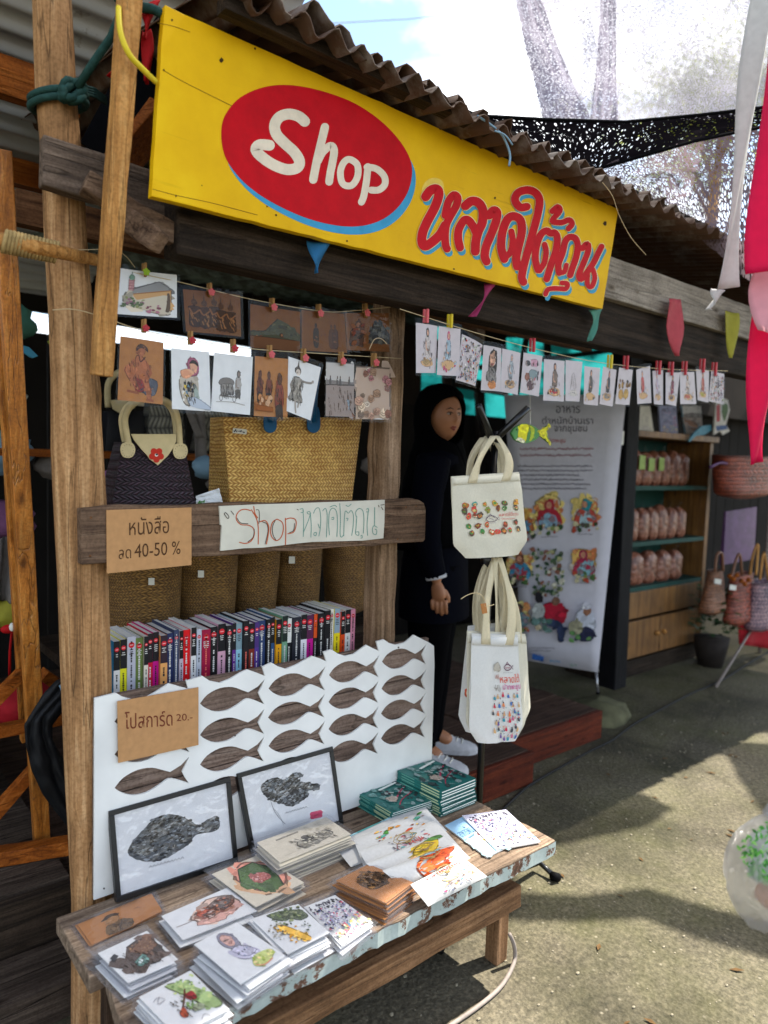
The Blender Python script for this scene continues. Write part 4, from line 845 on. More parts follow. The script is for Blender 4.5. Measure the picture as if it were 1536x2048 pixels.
def art_crowd2(a):
    a.dots(.06, .06, .94, .22, 60, ['2c2a30', '4a4650', '6a6672'], .012, .03); a.dots(.05, .2, .95, .72, 190, ['b8b4cc', '5a567a', '8a86a8', 'c05a72', '2f3a5a', 'd0a0b0', '3a3840', 'a8a4b8', 'd8d4e0'], .010, .026); a.dots(.05, .7, .95, .95, 70, ['d8c27a', 'c98a5a', '9ab080', 'b86a7a', 'e2d8b8', '6a88a0'], .012, .03); return a
def art_hands(a):
    a.blob(.62, .2, .2, .1, 'b98a98', .4); a.blob(.3, .24, .12, .07, '3a3434', .4); a.blob(.6, .5, .22, .12, '7d8c8c', .4); a.blob(.3, .58, .14, .1, '8a5a48', .3); a.blob(.5, .78, .18, .12, '5d4444', .3); a.dots(.15, .2, .85, .9, 16, ['a8686c', '4a4242', '9a8a84', 'c09a88'], .03, .06); return a
def art_fruit(a):
    a.dots(.1, .35, .9, .55, 14, ['8a6a3a', '6a4a30', 'b08a48', '3a3028'], .05, .09); a.blob(.3, .72, .16, .14, 'b98f4a', .15); a.blob(.66, .70, .16, .14, 'c09a52', .15); return a
def art_pale(a):
    a.line([(.2, .82), (.5, .78), (.8, .84)], .02, '8a8480'); a.line([(.3, .7), (.36, .4), (.5, .3), (.6, .5), (.66, .72)], .014, '8a7f7a'); a.blob(.5, .80, .28, .08, 'c4bcb2', .2); a.hatch(.3, .35, .7, .75, 14, '9a908a', .008); return a
# ------------------------------------------------------------------ framed fish prints, leaning on the board
def framed(pxs, label, draw, ytop):
    bl, br = at(*pxs[3], z=.402), at(*pxs[2], z=.402); y0 = (bl.y+br.y)/2-.004; pl = Plane((0, y0, .402), (0, -.26, ytop))
    q = Quad(*[pl.at(*p) for p in pxs]); t = thing('framed_print', label, 'picture', q.put(.5, 1))
    w = (q.q[1]-q.q[0]).length; h = (q.q[3]-q.q[0]).length; fu, fv = .0125/w, .0125/h
    sub = lambda u0, v0, u1, v1: Quad(q.put(u0, v0), q.put(u1, v0), q.put(u1, v1), q.put(u0, v1))
    b = MB()
    for r_ in ((0, 0, 1, fv), (0, 1-fv, 1, 1), (0, fv, fu, 1-fv), (1-fu, fv, 1, 1-fv)): sub(*r_).slab(b, .016)
    b.build('frame', 'frame_black', t, bevel=.001)
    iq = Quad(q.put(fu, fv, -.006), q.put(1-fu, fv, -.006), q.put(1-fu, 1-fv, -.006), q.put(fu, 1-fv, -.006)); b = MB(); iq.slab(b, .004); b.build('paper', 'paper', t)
    ip = Plane(iq.q[0], q.n); draw(t, lambda x, y, o: ip.at(x, y, o))
    g = MB(); Quad(*[p+q.n*.004 for p in iq.q]).slab(g, .0012); g.build('glazing', 'clear_plastic', t)
    return t
def fish_print(outline, seed, nblob, extra=()):
    Z = lambda x, y: (100+x/2.56, 1400+y/2.56)
    def draw(t, put):
        r = random.Random(seed); o = [Z(*p) for p in outline]; oo = cr(o, 4, True); oo = [(x+(r.random()-.5)*2.2, y+(r.random()-.5)*2.2) for x, y in oo]
        b = MB(); flat(b, oo, put, C('#55585a'), .0002); z = .0003
        xs = [p[0] for p in o]; ys = [p[1] for p in o]; n = 0
        while n < nblob:
            x, y = min(xs)+(max(xs)-min(xs))*r.random(), min(ys)+(max(ys)-min(ys))*r.random()
            if not inside(o, x, y): continue
            n += 1; z += 1e-6; s = .8+2.6*r.random(); flat(b, oval(x, y, s*1.6, s*.8, 6, -.35+.5*(r.random()-.5), .8, r), put, C(r.choice(['#17181a', '#2a2c2e', '#3d4042', '#1f2022', '#8f9496', '#6d7274'])), z)
        for k in range(70):
            x, y = min(xs)+(max(xs)-min(xs))*r.random(), min(ys)+(max(ys)-min(ys))*r.random()
            if inside(o, x, y): z += 1e-6; stroke(b, [(x, y), (x+4+5*r.random(), y-2-2*r.random())], .7, put, C('#1a1b1d' if r.random() < .6 else '#a9adaf'), z, 1, cap=False)
        for e in extra: stroke(b, [Z(*p) for p in e[0]], e[1], put, C(e[2]), z+.0002, 3)
        b.build('print', 'ink', t)
    return draw
flounder = [(398, 780), (430, 715), (480, 660), (530, 610), (575, 588), (640, 588), (700, 605), (740, 632), (760, 640), (820, 605), (862, 598), (865, 660), (800, 680), (745, 692), (715, 735), (640, 785), (565, 822), (490, 828), (430, 812)]
cap1 = [([(510+i*18, 858-i*5), (516+i*18, 848-i*5), (524+i*18, 857-i*5)], .8, '#44464a') for i in range(10)]
framed([(218, 1623), (461, 1554), (477, 1724), (233, 1806)], 'black framed ink print of a dark flatfish leaning on the fish board', fish_print(flounder, 3, 420, cap1), .055)
scorp = [(1080, 455), (1105, 415), (1150, 400), (1205, 405), (1235, 380), (1270, 370), (1300, 385), (1268, 408), (1320, 425), (1375, 430), (1378, 460), (1325, 465), (1320, 495), (1285, 520), (1240, 545), (1180, 530), (1120, 510)]
cap2 = [([(1208+i*14, 580-i*4), (1213+i*14, 572-i*4), (1219+i*14, 579-i*4)], .7, '#44464a') for i in range(8)]+[([(1130, 515), (1145, 560), (1170, 600), (1205, 635)], .8, '#4a4c50'), ([(1150, 560), (1180, 600), (1195, 640)], .6, '#6a6c70'), ([(1342, 585), (1385, 575)], 9, '#d8486a'), ([(1342, 600), (1385, 592)], 8, '#d8486a')]
framed([(474, 1548), (666, 1493), (688, 1648), (504, 1706)], 'black framed ink print of a spiny fish with a pink seal, against the fish board', fish_print(scorp, 8, 380, cap2), .055)
# ------------------------------------------------------------------ piles of postcards on the bench
def pile(name_top, pxs, h, n, mat, draw, sleeve=.05, jit=.012, seed=1, under=None, lower='plastic-sleeved postcard low in the pile under the one with', word='postcard', cat='postcard', asp=1.0):
    r = random.Random(seed); q = Quad(*[at(*p, z=BZ+h) for p in pxs]); ctr = q.put(.5, .5)
    t = thing('postcard', name_top, cat, ctr); b = MB(); q.slab(b, .0016); b.build('card', mat, t)
    a = Art(q.put, seed, asp); draw(a); a.done(t)
    if sleeve:
        s = MB(); Quad(q.put(-sleeve, -sleeve*2.2, .0016), q.put(1+sleeve, -sleeve*1.6, .0018), q.put(1+sleeve*1.1, 1+sleeve, .0016), q.put(-sleeve*.8, 1+sleeve*.9, .0016)).slab(s, .0002); s.build('sleeve', 'pile_sleeve', t)
    if n > 1:
        first = None; lq = [p-ctr for p in q.q]; g = 'cards in the pile under '+under
        for i in range(1, n):
            z = BZ+.0022+(h-.0022)*(1-i/(n-1) if n > 2 else 0)-.0004
            if first is None:
                first = bpy.data.objects.new('x', None)
                bb = MB(); Quad(*q.q).slab(bb, .0016); o = bb.build('postcard', mat, org=ctr)
                tag(o, f'{lower} {under}', cat, g); bpy.data.objects.remove(first); first = o
                if sleeve: s = MB(); Quad(q.put(-sleeve, -sleeve*2, -.0019), q.put(1+sleeve, -sleeve*1.6, -.0019), q.put(1+sleeve, 1+sleeve, -.0019), q.put(-sleeve, 1+sleeve, -.0019)).slab(s, .0002); so_ = s.build('sleeve', 'pile_sleeve', None, org=ctr); so_.parent = o; so_.location = (0, 0, 0)
            else: o = copy_tree(first)
            o.location = (ctr.x+(r.random()-.5)*2*jit, ctr.y+(r.random()-.5)*2*jit, z); o.rotation_euler = ((r.random()-.5)*.012, (r.random()-.5)*.012, (r.random()-.5)*jit*9)
    return t
def d_portrait(a):
    a.curve([(.24, .95), (.26, .62), (.38, .52), (.50, .55), (.58, .70), (.56, .97)], '6b5236'); a.blob(.38, .38, .10, .20, '9a7048', .1); a.curve([(.28, .32), (.34, .16), (.46, .18), (.48, .34), (.40, .26)], '3a2616'); a.line([(.35, .62), (.42, .75), (.40, .95)], .02, '3d2a18'); a.line([(.48, .6), (.44, .78)], .018, '3d2a18'); a.scrib(.70, .32, .08, .1, '4a2c16', 3, .008); a.hatch(.26, .55, .55, .9, 12, '4a3420', .008)
def d_house(a):
    a.poly([(.05, .5), (.12, .3), (.3, .42), (.48, .18), (.95, .05), (1, .1), (1, .7), (.8, .82), (.6, .8), (.4, .95), (.28, .9)], '5a4a42'); a.poly([(.45, .3), (1, .05), (1, .42), (.7, .55)], '7d5a44'); a.dots(.5, .12, .98, .5, 60, ['a8805e', '5f4232', '8f6a50'], .008, .018); a.poly([(.38, .62), (.62, .5), (.66, .68), (.44, .78)], '6f8f88'); a.poly([(.42, .66), (.56, .58), (.58, .64), (.46, .71)], 'c9d4d2'); a.poly([(.08, .28), (.2, .22), (.24, .3), (.1, .4)], '4a4a4e'); a.hatch(.1, .3, .9, .85, 26, '2c2522', .008)
def d_rice(a):
    a.curve([(.45, .05), (.72, .15), (.95, .55), (.98, .85), (.75, .8), (.6, .4)], '9ab070'); a.dots(.48, .08, .95, .8, 50, ['7f9a58', 'b4c884', '6a8a4a', 'c8d68a'], .015, .04); a.line([(.3, .7), (.5, .5), (.66, .3)], .03, '5a3a2c'); a.curve([(.3, .66), (.42, .6), (.4, .75), (.3, .78)], 'a04a34'); a.curve([(.58, .42), (.74, .38), (.72, .55), (.6, .52)], '8a2c30'); a.blob(.62, .72, .1, .07, '8a9078'); a.line([(.1, .25), (.2, .2), (.28, .3), (.14, .32), (.24, .2)], .01, '77727a'); a.line([(.5, .95), (.6, .88), (.66, .97)], .01, '77727a'); a.hatch(.3, .35, .75, .75, 14, '3a3028', .009)
def d_lobster(a):
    a.blob(.62, .5, .36, .36, 'd9b8a4', .3, n=20); a.blob(.68, .55, .26, .26, 'cf9f90', .3, n=18); a.blob(.5, .75, .2, .14, 'dca898', .4); a.curve([(.30, .5), (.5, .36), (.75, .2), (.9, .28), (.88, .5), (.65, .62), (.45, .66)], 'a06a52'); a.curve([(.62, .28), (.82, .18), (.92, .3), (.8, .48), (.66, .44)], '7d6a60'); a.curve([(.36, .42), (.5, .36), (.54, .5), (.4, .56)], 'b4553a'); a.line([(.36, .52), (.2, .56), (.05, .55)], .014, '7d5a50')
    a.dots(.35, .25, .9, .65, 40, ['8a4a38', '6a5a54', 'c07a5c', '5a4640', 'b8a098'], .012, .03); a.hatch(.4, .22, .88, .6, 20, '54403a', .007)
def d_hijab(a):
    a.curve([(.40, .1), (.5, .04), (.64, .1), (.68, .3), (.6, .44), (.44, .42), (.36, .28)], '8a8694'); a.curve([(.43, .14), (.55, .1), (.62, .22), (.56, .36), (.44, .34)], 'd3a698'); a.dots(.45, .2, .58, .24, 5, ['3a3234'], .01, .016); a.line([(.46, .3), (.52, .32), (.57, .28)], .012, '8a4a4a'); a.curve([(.38, .44), (.6, .42), (.78, .62), (.74, .74), (.5, .72), (.36, .6)], 'c4c0d0'); a.line([(.4, .46), (.46, .62), (.62, .68), (.76, .64)], .012, '6a6678'); a.line([(.6, .44), (.72, .56), (.76, .66)], .012, '6a6678'); a.dots(.42, .5, .7, .68, 12, ['7a8aa8', '9a96a8', '5a5a6a'], .012, .02)
    a.curve([(.45, .86), (.6, .72), (.9, .74), (.95, .84), (.75, .92), (.55, .95)], 'c4cc7a'); a.dots(.5, .76, .92, .9, 22, ['d6d68a', 'a0ac5a', 'e0c890', '8a9a4a'], .015, .035); a.line([(.48, .88), (.6, .95), (.8, .93)], .02, 'c98a70')
def d_leaf(a):
    a.blob(.55, .52, .42, .42, 'dcae84', .1, n=26); a.blob(.58, .46, .38, .40, 'd98f78', .12, n=22); a.poly([(.22, .42), (.42, .14), (.74, .12), (.90, .44), (.70, .86), (.36, .84)], '4c6434'); a.poly([(.22, .42), (.42, .14), (.55, .5), (.36, .84)], '56703c'); a.blob(.55, .5, .17, .13, 'b5645a', .35, n=16); a.dots(.42, .4, .68, .6, 26, ['c98a80', '8a3f3a', 'd6a49a', '9a4c44'], .012, .03)
def d_tree(a):
    a.curve([(.3, .0), (.6, .02), (.9, .15), (.95, .4), (.75, .42), (.62, .3), (.45, .28), (.34, .14)], '5a6448'); a.dots(.3, .02, .95, .42, 70, ['4a5638', '6d7a54', '3a442e', '8a9068'], .014, .035); a.curve([(.2, .35), (.36, .38), (.5, .62), (.62, .92), (.5, .95), (.34, .66), (.22, .48)], 'd9a94e'); a.dots(.24, .4, .56, .88, 20, ['c08a34', 'e4c070', 'a8722c'], .015, .03); a.dots(.04, .3, .34, .7, 30, ['5a5650', '8a867e', 'b8b4aa'], .012, .025); a.dots(.6, .5, .8, .8, 8, ['55604a', '3a4432'], .015, .03)
def d_long(a):
    k = '6a645a'; a.poly([(.2, .16), (.52, .14), (.52, .2), (.2, .22)], '8f8778'); a.curve([(.36, .6), (.5, .45), (.62, .52), (.8, .5), (.82, .75), (.4, .85)], 'b0a896'); a.blob(.52, .45, .05, .06, k); a.curve([(.46, .5), (.58, .48), (.62, .62), (.48, .64)], '55504a'); a.hatch(.3, .4, .85, .85, 46, k, .005); a.hatch(.55, .1, .95, .5, 26, 'a39b8b', .005); a.dots(.35, .55, .85, .85, 30, ['8a8274', '6a645a', 'c4bcaa'], .008, .018); a.scrib(.1, .85, .2, .06, k, 6, .004)
def d_brown(a):
    a.curve([(.2, .35), (.36, .2), (.6, .14), (.82, .3), (.9, .5), (.7, .62), (.45, .66), (.24, .6)], '6b4a2a'); a.dots(.24, .2, .84, .6, 70, ['3a2818', '55391f', '8a623a', '2c1e12', '9a7044'], .015, .04); a.hatch(.22, .2, .85, .6, 40, '2a1a0e', .007); a.scrib(.5, .76, .12, .06, '4a3018', 4, .006); a.scrib(.72, .66, .16, .06, '4a3018', 5, .006)
pile('brown postcard with a sketched portrait of a man, at the bench\'s left end', [(155, 1849), (303, 1787), (325, 1822), (184, 1890)], .006, 3, 'brown_paper', d_portrait, .06, .006, 1, 'the sketched portrait', asp=.6)
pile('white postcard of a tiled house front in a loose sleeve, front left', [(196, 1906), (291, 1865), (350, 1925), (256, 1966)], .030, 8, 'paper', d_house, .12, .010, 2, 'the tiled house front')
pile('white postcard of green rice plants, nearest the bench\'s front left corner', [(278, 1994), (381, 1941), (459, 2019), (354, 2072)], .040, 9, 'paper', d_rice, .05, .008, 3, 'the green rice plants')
pile('long pale postcard painted with a reddish lobster', [(323, 1832), (455, 1775), (514, 1822), (366, 1880)], .022, 3, 'paper', d_lobster, .05, .012, 4, 'the reddish lobster', asp=.6)
pile('white postcard of a woman in a headscarf holding vegetables, topping a tall pile', [(389, 1888), (475, 1845), (569, 1912), (481, 1968)], .052, 13, 'paper', d_hijab, .06, .014, 5, 'the headscarfed woman')
pile('cream square card with a green six-sided leaf on orange', [(424, 1748), (518, 1709), (608, 1765), (512, 1814)], .028, 5, 'cream_paper', d_leaf, .07, .010, 6, 'the green six-sided leaf')
pile('white postcard with a leafy tree over a yellow boat', [(506, 1841), (596, 1808), (659, 1865), (575, 1908)], .048, 12, 'paper', d_tree, .07, .013, 8, 'the tree and yellow boat')
pile('small white card crowded with tiny coloured figures, between brown pile and tree card', [(608, 1814), (670, 1790), (746, 1845), (684, 1892)], .024, 6, 'paper', art_crowd2, .08, .008, 9, 'the tiny coloured figures')
pile('cream card with a pencil market drawing, topping a thick pile by the frames', [(514, 1685), (652, 1634), (702, 1668), (560, 1725)], .058, 13, 'cream_paper', d_long, .05, .010, 7, 'the pencil market drawing', asp=.6)
pile('brown card with a dark drawing of a crowd, topping a leaning pile', [(672, 1761), (737, 1728), (827, 1765), (772, 1806)], .050, 13, 'brown_paper', d_brown, .06, .009, 10, 'the dark brown drawing')
# ------------------------------------------------------------------ folded cloth pouches
plain('white_cloth', C('#c6c4c0'), .9, .06, 120, .25)
def soft(name, label, pxs, z0, th, draw=None, seed=1, grp='folded printed cotton bags laid in a row', tie=None):
    q = Quad(*[at(*p, z=BZ+zz) for p, zz in zip(pxs, z0)]); t = thing(name, label, 'cloth bag', q.put(.5, .5, -th), grp)
    pf = lambda u, v: -th*.5*(1-(1-abs(2*u-1)**5)*(1-abs(2*v-1)**5))+.0012*noise.noise(V((u*4, v*3, seed)))
    b = MB(); b.grid(lambda u, v: q.put(u, v, pf(u, v)), 18, 14); b.grid(lambda u, v: q.put(1-u, v, -th-pf(1-u, v)), 18, 14)
    for k in range(4):
        e = [(0, 0, 1, 0), (1, 0, 1, 1), (1, 1, 0, 1), (0, 1, 0, 0)][k]
        b.grid(lambda s, w: q.put(e[0]+(e[2]-e[0])*s, e[1]+(e[3]-e[1])*s, -th*.5*(1-w) - th*.5*w + (0 if w in (0, 1) else 0) ), 10, 1)
    b.build('cloth', 'white_cloth', t, smooth=True)
    if draw: a = Art(lambda u, v, o: q.put(u, v, o+.001+pf(u, v)), seed); draw(a); a.done(t)
    if tie:
        b = MB()
        for sgn in (-1, 1): b.tube([q.put(tie[0]+sgn*.12*math.sin(s)*(1+.2*sgn), tie[1]-.02-.13*(1-math.cos(s)), .006+.004*math.sin(s*2)) for s in [k*math.pi/9*1.95 for k in range(10)]], .0011, 5)
        b.tube([q.put(tie[0]-.03, tie[1], .005), q.put(tie[0]+.03, tie[1]+.02, .006)], .0022, 5); b.build('drawstring', 'rope_tan', t)
    return t
def d_food(a): a.dots(.2, .08, .9, .75, 16, ['c8962c', '4a8a3c', 'd0502c', '5aa088', '8a6a48', 'cf8a3a'], .035, .065, .6); a.dots(.2, .08, .9, .75, 24, ['7a3a20', '2f5a2c', 'e8c060', 'c04030'], .012, .028)
def d_logo(a): a.dots(.3, .1, .8, .9, 40, ['b0808c', '8a88a0', '6aa0a0', 'c06060', '9a9490'], .012, .03); a.line(oval(.5, .45, .14, .2, 12), .012, '8a5a5a', 1); a.scrib(.5, .35, .2, .14, 'c23a34', 7, .012); a.hatch(.3, .1, .75, .85, 20, '6a6468', .007)
def d_pine(a): a.curve([(.42, .9), (.48, .4), (.66, .15), (.86, .2), (.8, .5), (.6, .8)], 'd3b02c'); a.dots(.45, .25, .8, .8, 26, ['b8901c', 'e6cc50', '7a7a24', 'd08a20'], .015, .035); a.blob(.86, .12, .1, .1, '5f8a4a', .5); a.blob(.42, .75, .07, .16, 'e2a870', .4)
def d_prawn(a): a.curve([(.3, .95), (.3, .5), (.42, .25), (.75, .12), (.9, .3), (.7, .55), (.55, .95)], 'dd5a22'); a.blob(.42, .65, .1, .2, 'e87a3a', .3); a.blob(.72, .3, .12, .14, 'cf4a18', .3); a.dots(.32, .2, .88, .9, 22, ['b8380f', 'ef9a5a', 'd4561e', 'c9a890'], .02, .045); a.blob(.62, .05, .14, .1, 'a8ccd4', .4)
def d_redshop(a): write(a.b, 'หลาดใต้ถุน', a.put, (.2, .06, .82, .26), C('#c23a34'), a.up()); a.dots(.25, .35, .9, .92, 40, ['c8a878', '7a6a6c', '5aa8b8', 'c0507a', 'd0905a', '8a8a9a'], .014, .032); a.curve([(.35, .45), (.5, .4), (.7, .5), (.6, .62), (.44, .6)], 'c9ad84'); a.hatch(.3, .4, .85, .9, 16, '6a5a58', .008)
soft('folded_bag', 'clear sleeved folded bag, rearmost of the folded cotton row', [(664, 1683), (845, 1602), (893, 1662), (702, 1730)], (.026, .034, .022, .016), .012, lambda a: (a.poly([(.1, .0), (.95, .0), (.95, .07), (.1, .09)], '8fb8c0'), a.poly([(.25, .01), (.5, .01), (.5, .07), (.25, .08)], '4f9a98')), 1)
soft('folded_bag', 'white folded bag printed with small coloured dishes', [(708, 1674), (853, 1612), (895, 1656), (728, 1728)], (.044, .050, .034, .026), .018, d_food, 2)
soft('folded_bag', 'white folded bag with a pale grey and red emblem', [(719, 1697), (872, 1634), (925, 1692), (752, 1752)], (.054, .060, .036, .030), .020, d_logo, 3, tie=(.5, .4))
soft('folded_bag', 'white folded bag with a yellow pineapple print', [(735, 1722), (884, 1662), (925, 1696), (778, 1756)], (.064, .070, .042, .034), .022, d_pine, 4, tie=(.62, .5))
soft('folded_bag', 'white folded bag with a bright orange prawn print', [(768, 1737), (912, 1681), (945, 1712), (812, 1772)], (.074, .078, .050, .040), .024, d_prawn, 5, tie=(.55, .35))
soft('folded_bag', 'sunlit folded bag with red lettering, frontmost in the cotton bag row', [(826, 1762), (931, 1708), (980, 1746), (862, 1806)], (.070, .072, .036, .036), .032, d_redshop, 6, tie=(.5, .3))
# ------------------------------------------------------------------ booklets and magazines
plain('teal_cover', C('#2a6e66'), .35, .25, 14, .05); plain('teal_band', C('#5f8f7c'), .4, .2, 30, 0)
def booklet(label, pxs, z, mat, draw, th=.004):
    q = Quad(*[at(*p, z=BZ+zz) for p, zz in zip(pxs, z)]); t = thing('booklet', label, 'booklet', q.put(.5, .5))
    b = MB(); q.slab(b, .0005); b.build('cover', mat, t); b = MB(); Quad(*[p-q.n*.0007 for p in q.q]).slab(b, th, grow=-.006); b.build('pages', 'page_white', t); a = Art(q.put, 5); draw(a); a.done(t); return t
plain('blue_cover', C('#8fb6d4'), .35, .15, 10, .03); plain('lilac_cover', C('#c9c6d8'), .35, .1, 20, .03)
def d_blue(a):
    a.poly([(0, .5), (1, .42), (1, 1), (0, 1)], '#a9cfd6'); write(a.b, 'อาหารพื้น', a.put, (.06, .2, .62, .42), C('#2f4a6a'), a.up()); a.line([(.2, .5), (.5, .48)], .02, '4a6a8a', 1)
    a.blob(.66, .62, .24, .2, 'ede9e2', .05, n=24)
    for k in range(9): t = k*.7; a.blob(.66+.16*math.cos(t), .62+.13*math.sin(t), .035, .03, a.r.choice(['8a4a5a', '5a4a7a', 'c09a4a', '7a2f3a']), .3)
    a.blob(.66, .62, .06, .05, 'b87a8a', .3)
booklet('pale blue booklet with Thai title and a round plate, half under another', [(889, 1651), (926, 1633), (1024, 1689), (974, 1714)], (.006,)*4, 'blue_cover', d_blue)
booklet('lilac booklet crowded with tiny figures, on the bench\'s right end', [(924, 1631), (1012, 1619), (1081, 1683), (992, 1699)], (.012, .011, .009, .010), 'lilac_cover', art_crowd2)
def magazines(pxs, h, n, under, label, seed):
    r = random.Random(seed); q = Quad(*[at(*p, z=BZ+h) for p in pxs]); ctr = q.put(.5, .5); th = h/n*.94; first = None
    def make(lab, grp, draw):
        t = thing('magazine', lab, 'magazine', ctr, grp); b = MB(); q.slab(b, .0006); Quad(*[p-q.n*(th-.0006) for p in q.q]).slab(b, .0006)
        a, d = q.put(0, 0), q.put(0, 1); o = (a-q.put(1, 0)).normalized()*.0006; b.add([a, d, d-q.n*th, a-q.n*th, a+o, d+o, d-q.n*th+o, a-q.n*th+o], [[4, 5, 6, 7], [0, 4, 7, 3], [1, 2, 6, 5]])
        b.build('cover', 'teal_cover', t); b = MB(); q2 = Quad(q.put(.008, .012, -.0008), q.put(.985, .012, -.0008), q.put(.985, .985, -.0008), q.put(.008, .985, -.0008)); q2.slab(b, th-.0018); b.build('pages', 'page_white', t)
        b = MB(); o2 = o*1.5; f = lambda v, k: q.put(0, v)-q.n*th*k+o2; b.poly([f(.55, .2), f(.95, .2), f(.95, .75), f(.55, .75)], C('#b9c79a')); b.poly([f(.1, .3), f(.4, .3), f(.4, .65), f(.1, .65)], C('#6fa894')); b.build('spine_print', 'ink', t)
        if draw: a_ = Art(q.put, seed); draw(a_); a_.done(t)
        return t
    def d(a): a.dots(.05, .05, .95, .95, 50, ['2f6a64', '4a8078', '3a4a48', '6a9088', '8aa09a'], .03, .09); a.line([(.35, .7), (.6, .5), (.95, .3)], .03, 'b0405a'); a.line([(.3, .85), (.5, .7), (.9, .55)], .02, 'a83a50'); a.blob(.35, .6, .12, .1, 'b0a090', .4); a.dots(.4, .3, .95, .8, 24, ['2c3a38', '4a2c34', '9aa8a0'], .02, .05); a.line([(.4, .2), (.9, .1)], .05, 'd8dcd4', 1)
    make(label, None, d)
    for i in range(1, n):
        if first is None: o = first = make(f'teal magazine below the top one of the {under} pile', f'magazines in the {under} pile', None)
        else: o = copy_tree(first)
        o.location = (ctr.x+(r.random()-.5)*.009, ctr.y+(r.random()-.5)*.009, ctr.z-i*h/n); o.rotation_euler = (0, 0, (r.random()-.5)*.05)
magazines([(713, 1584), (790, 1562), (868, 1600), (786, 1626)], .042, 7, 'lower left', 'teal magazine with a pale fish cover, topping the lower pile', 3)
magazines([(795, 1541), (866, 1519), (953, 1557), (884, 1584)], .082, 11, 'tall right', 'dark teal magazine with pink lines, topping the taller pile', 4)
# ================================================================== postcards pegged to strings
plain('peg_wood', C('#a07848'), .7, .2, 50, .1); plain('peg_red', C('#b03038'), .45, .1, 40, 0); plain('peg_pink', C('#cc5c60'), .45, .1, 40, 0); plain('peg_green', C('#8fb020'), .45, .1, 40, 0); plain('peg_yellow', C('#c9b020'), .45, .1, 40, 0)
def hung(pl, pxs, mat, draw, label, group, seed, peg=None, pegmat='peg_wood', flower=None, asp=1.4, pegtxt=''):
    q = Quad(*[pl.at(*p) for p in pxs]); t = thing('postcard', label, 'postcard', q.put(.5, 0), group); r = random.Random(seed)
    bow = (r.random()-.5)*.012; put = lambda u, v, o=0: q.put(u, v, o+bow*(4*u*(1-u)-.5)+.004*(v-.2)*math.sin(seed+u*2))
    b = MB(); b.grid(lambda u, v: put(u, v, 0), 8, 6); b.build('card', mat, t, smooth=True)
    a = Art(put, seed, asp); draw(a); a.done(t)
    s = MB(); s.grid(lambda u, v: put(-.05+1.10*u, -.10+1.16*v, .0022), 4, 4); s.build('sleeve', 'hung_sleeve', t)
    if peg:
        p = pl.at(*peg); k = (p-EYE).dot(FW)/2.0; g = thing('clothes_peg', 'peg for '+(pegtxt or label).replace('postcard of', 'card of').replace(', first on the right string', '').replace(', first on the upper string', '').replace(', last on the upper string', '').replace(', last on the lower string', '').replace(', last on the right string', ''), 'peg', p, 'clothes pegs on the card strings')
        b = MB(); b.box(p.x-.0035*k, p.x+.0035*k, p.y-.012, p.y-.004, p.z-.020*k, p.z+.018*k); b.box(p.x-.0033*k, p.x+.0033*k, p.y+.003, p.y+.009, p.z-.018*k, p.z+.019*k); b.build('body', pegmat, g, bevel=.001)
        if flower:
            b = MB(); c_ = V((p.x, p.y-.0145, p.z-.008*k))
            for j in range(5): t_ = j*2*math.pi/5+.3; b.tube([c_+V((math.cos(t_)*.0062*k, 0, math.sin(t_)*.0062*k)), c_+V((math.cos(t_)*.0062*k, -.002, math.sin(t_)*.0062*k))], .0044*k, 8)
            b.tube([c_, c_+V((0, -.003, 0))], .004*k, 8); b.build('flower', flower, g)
    return t
def hstring(pts, label, r=.0011): b = MB(); b.tube(cr([tuple(p) for p in pts], 5), r, 5); return tag(b.build('string', 'string', smooth=True), label, 'string')
PT, PM = PY(1.745), PY(1.722)
hstring([at(105, 620, y=1.728), at(150, 619, y=1.715), at(205, 634, y=1.73), at(300, 664, y=1.722), at(480, 695, y=1.722), at(640, 707, y=1.722), at(802, 717, y=1.74)], 'lower card string tied between the log post and the square post')
hstring([at(205, 533, y=1.75), at(350, 562, y=1.745), at(500, 598, y=1.745), at(640, 622, y=1.745), at(700, 622, y=1.745), at(800, 612, y=1.75)], 'upper card string over the woven bags')
hstring([at(150, 500, y=1.73), at(235, 502, y=1.72), at(270, 535, y=1.74)], 'loose thread trailing from the bamboo pole', .0007)
U, Lw = 'postcards on the upper string', 'postcards on the lower string'
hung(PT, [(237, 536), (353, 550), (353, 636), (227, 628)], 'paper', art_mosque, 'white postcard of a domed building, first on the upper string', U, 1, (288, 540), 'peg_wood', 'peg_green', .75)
hung(PT, [(367, 578), (481, 590), (484, 673), (372, 663)], 'dark_brown_paper', art_dancers, 'brown postcard with a row of crowned dancers', U, 2, (418, 580), 'peg_wood', 'peg_pink', .75)
hung(PT, [(500, 608), (600, 624), (600, 703), (500, 695)], 'dark_brown_paper', art_hill, 'dark postcard of a green hill above a beach', U, 3, (543, 610), 'peg_wood', 'peg_pink', .75)
hung(PT, [(602, 620), (688, 628), (694, 706), (604, 700)], 'dark_brown_paper', art_two, 'dark brown postcard with two thin dark figures', U, 4, (636, 622), 'peg_wood', 'peg_pink', .75)
hung(PT, [(690, 626), (778, 626), (778, 704), (696, 700)], 'dark_brown_paper', art_rock, 'dark brown postcard with a grey rock, last on the upper string', U, 5, (729, 621), 'peg_wood', 'peg_pink', .75)
hung(PM, [(241, 672), (328, 685), (325, 809), (236, 800)], 'brown_paper', art_squat, 'brown postcard of a squatting bare-chested man', Lw, 6, (287, 652), 'peg_wood', 'peg_red')
hung(PM, [(342, 696), (418, 704), (421, 823), (343, 818)], 'paper', art_fishwife, 'white postcard of a headscarfed woman reaching out a hand', Lw, 7, (380, 676), 'peg_wood', 'peg_red')
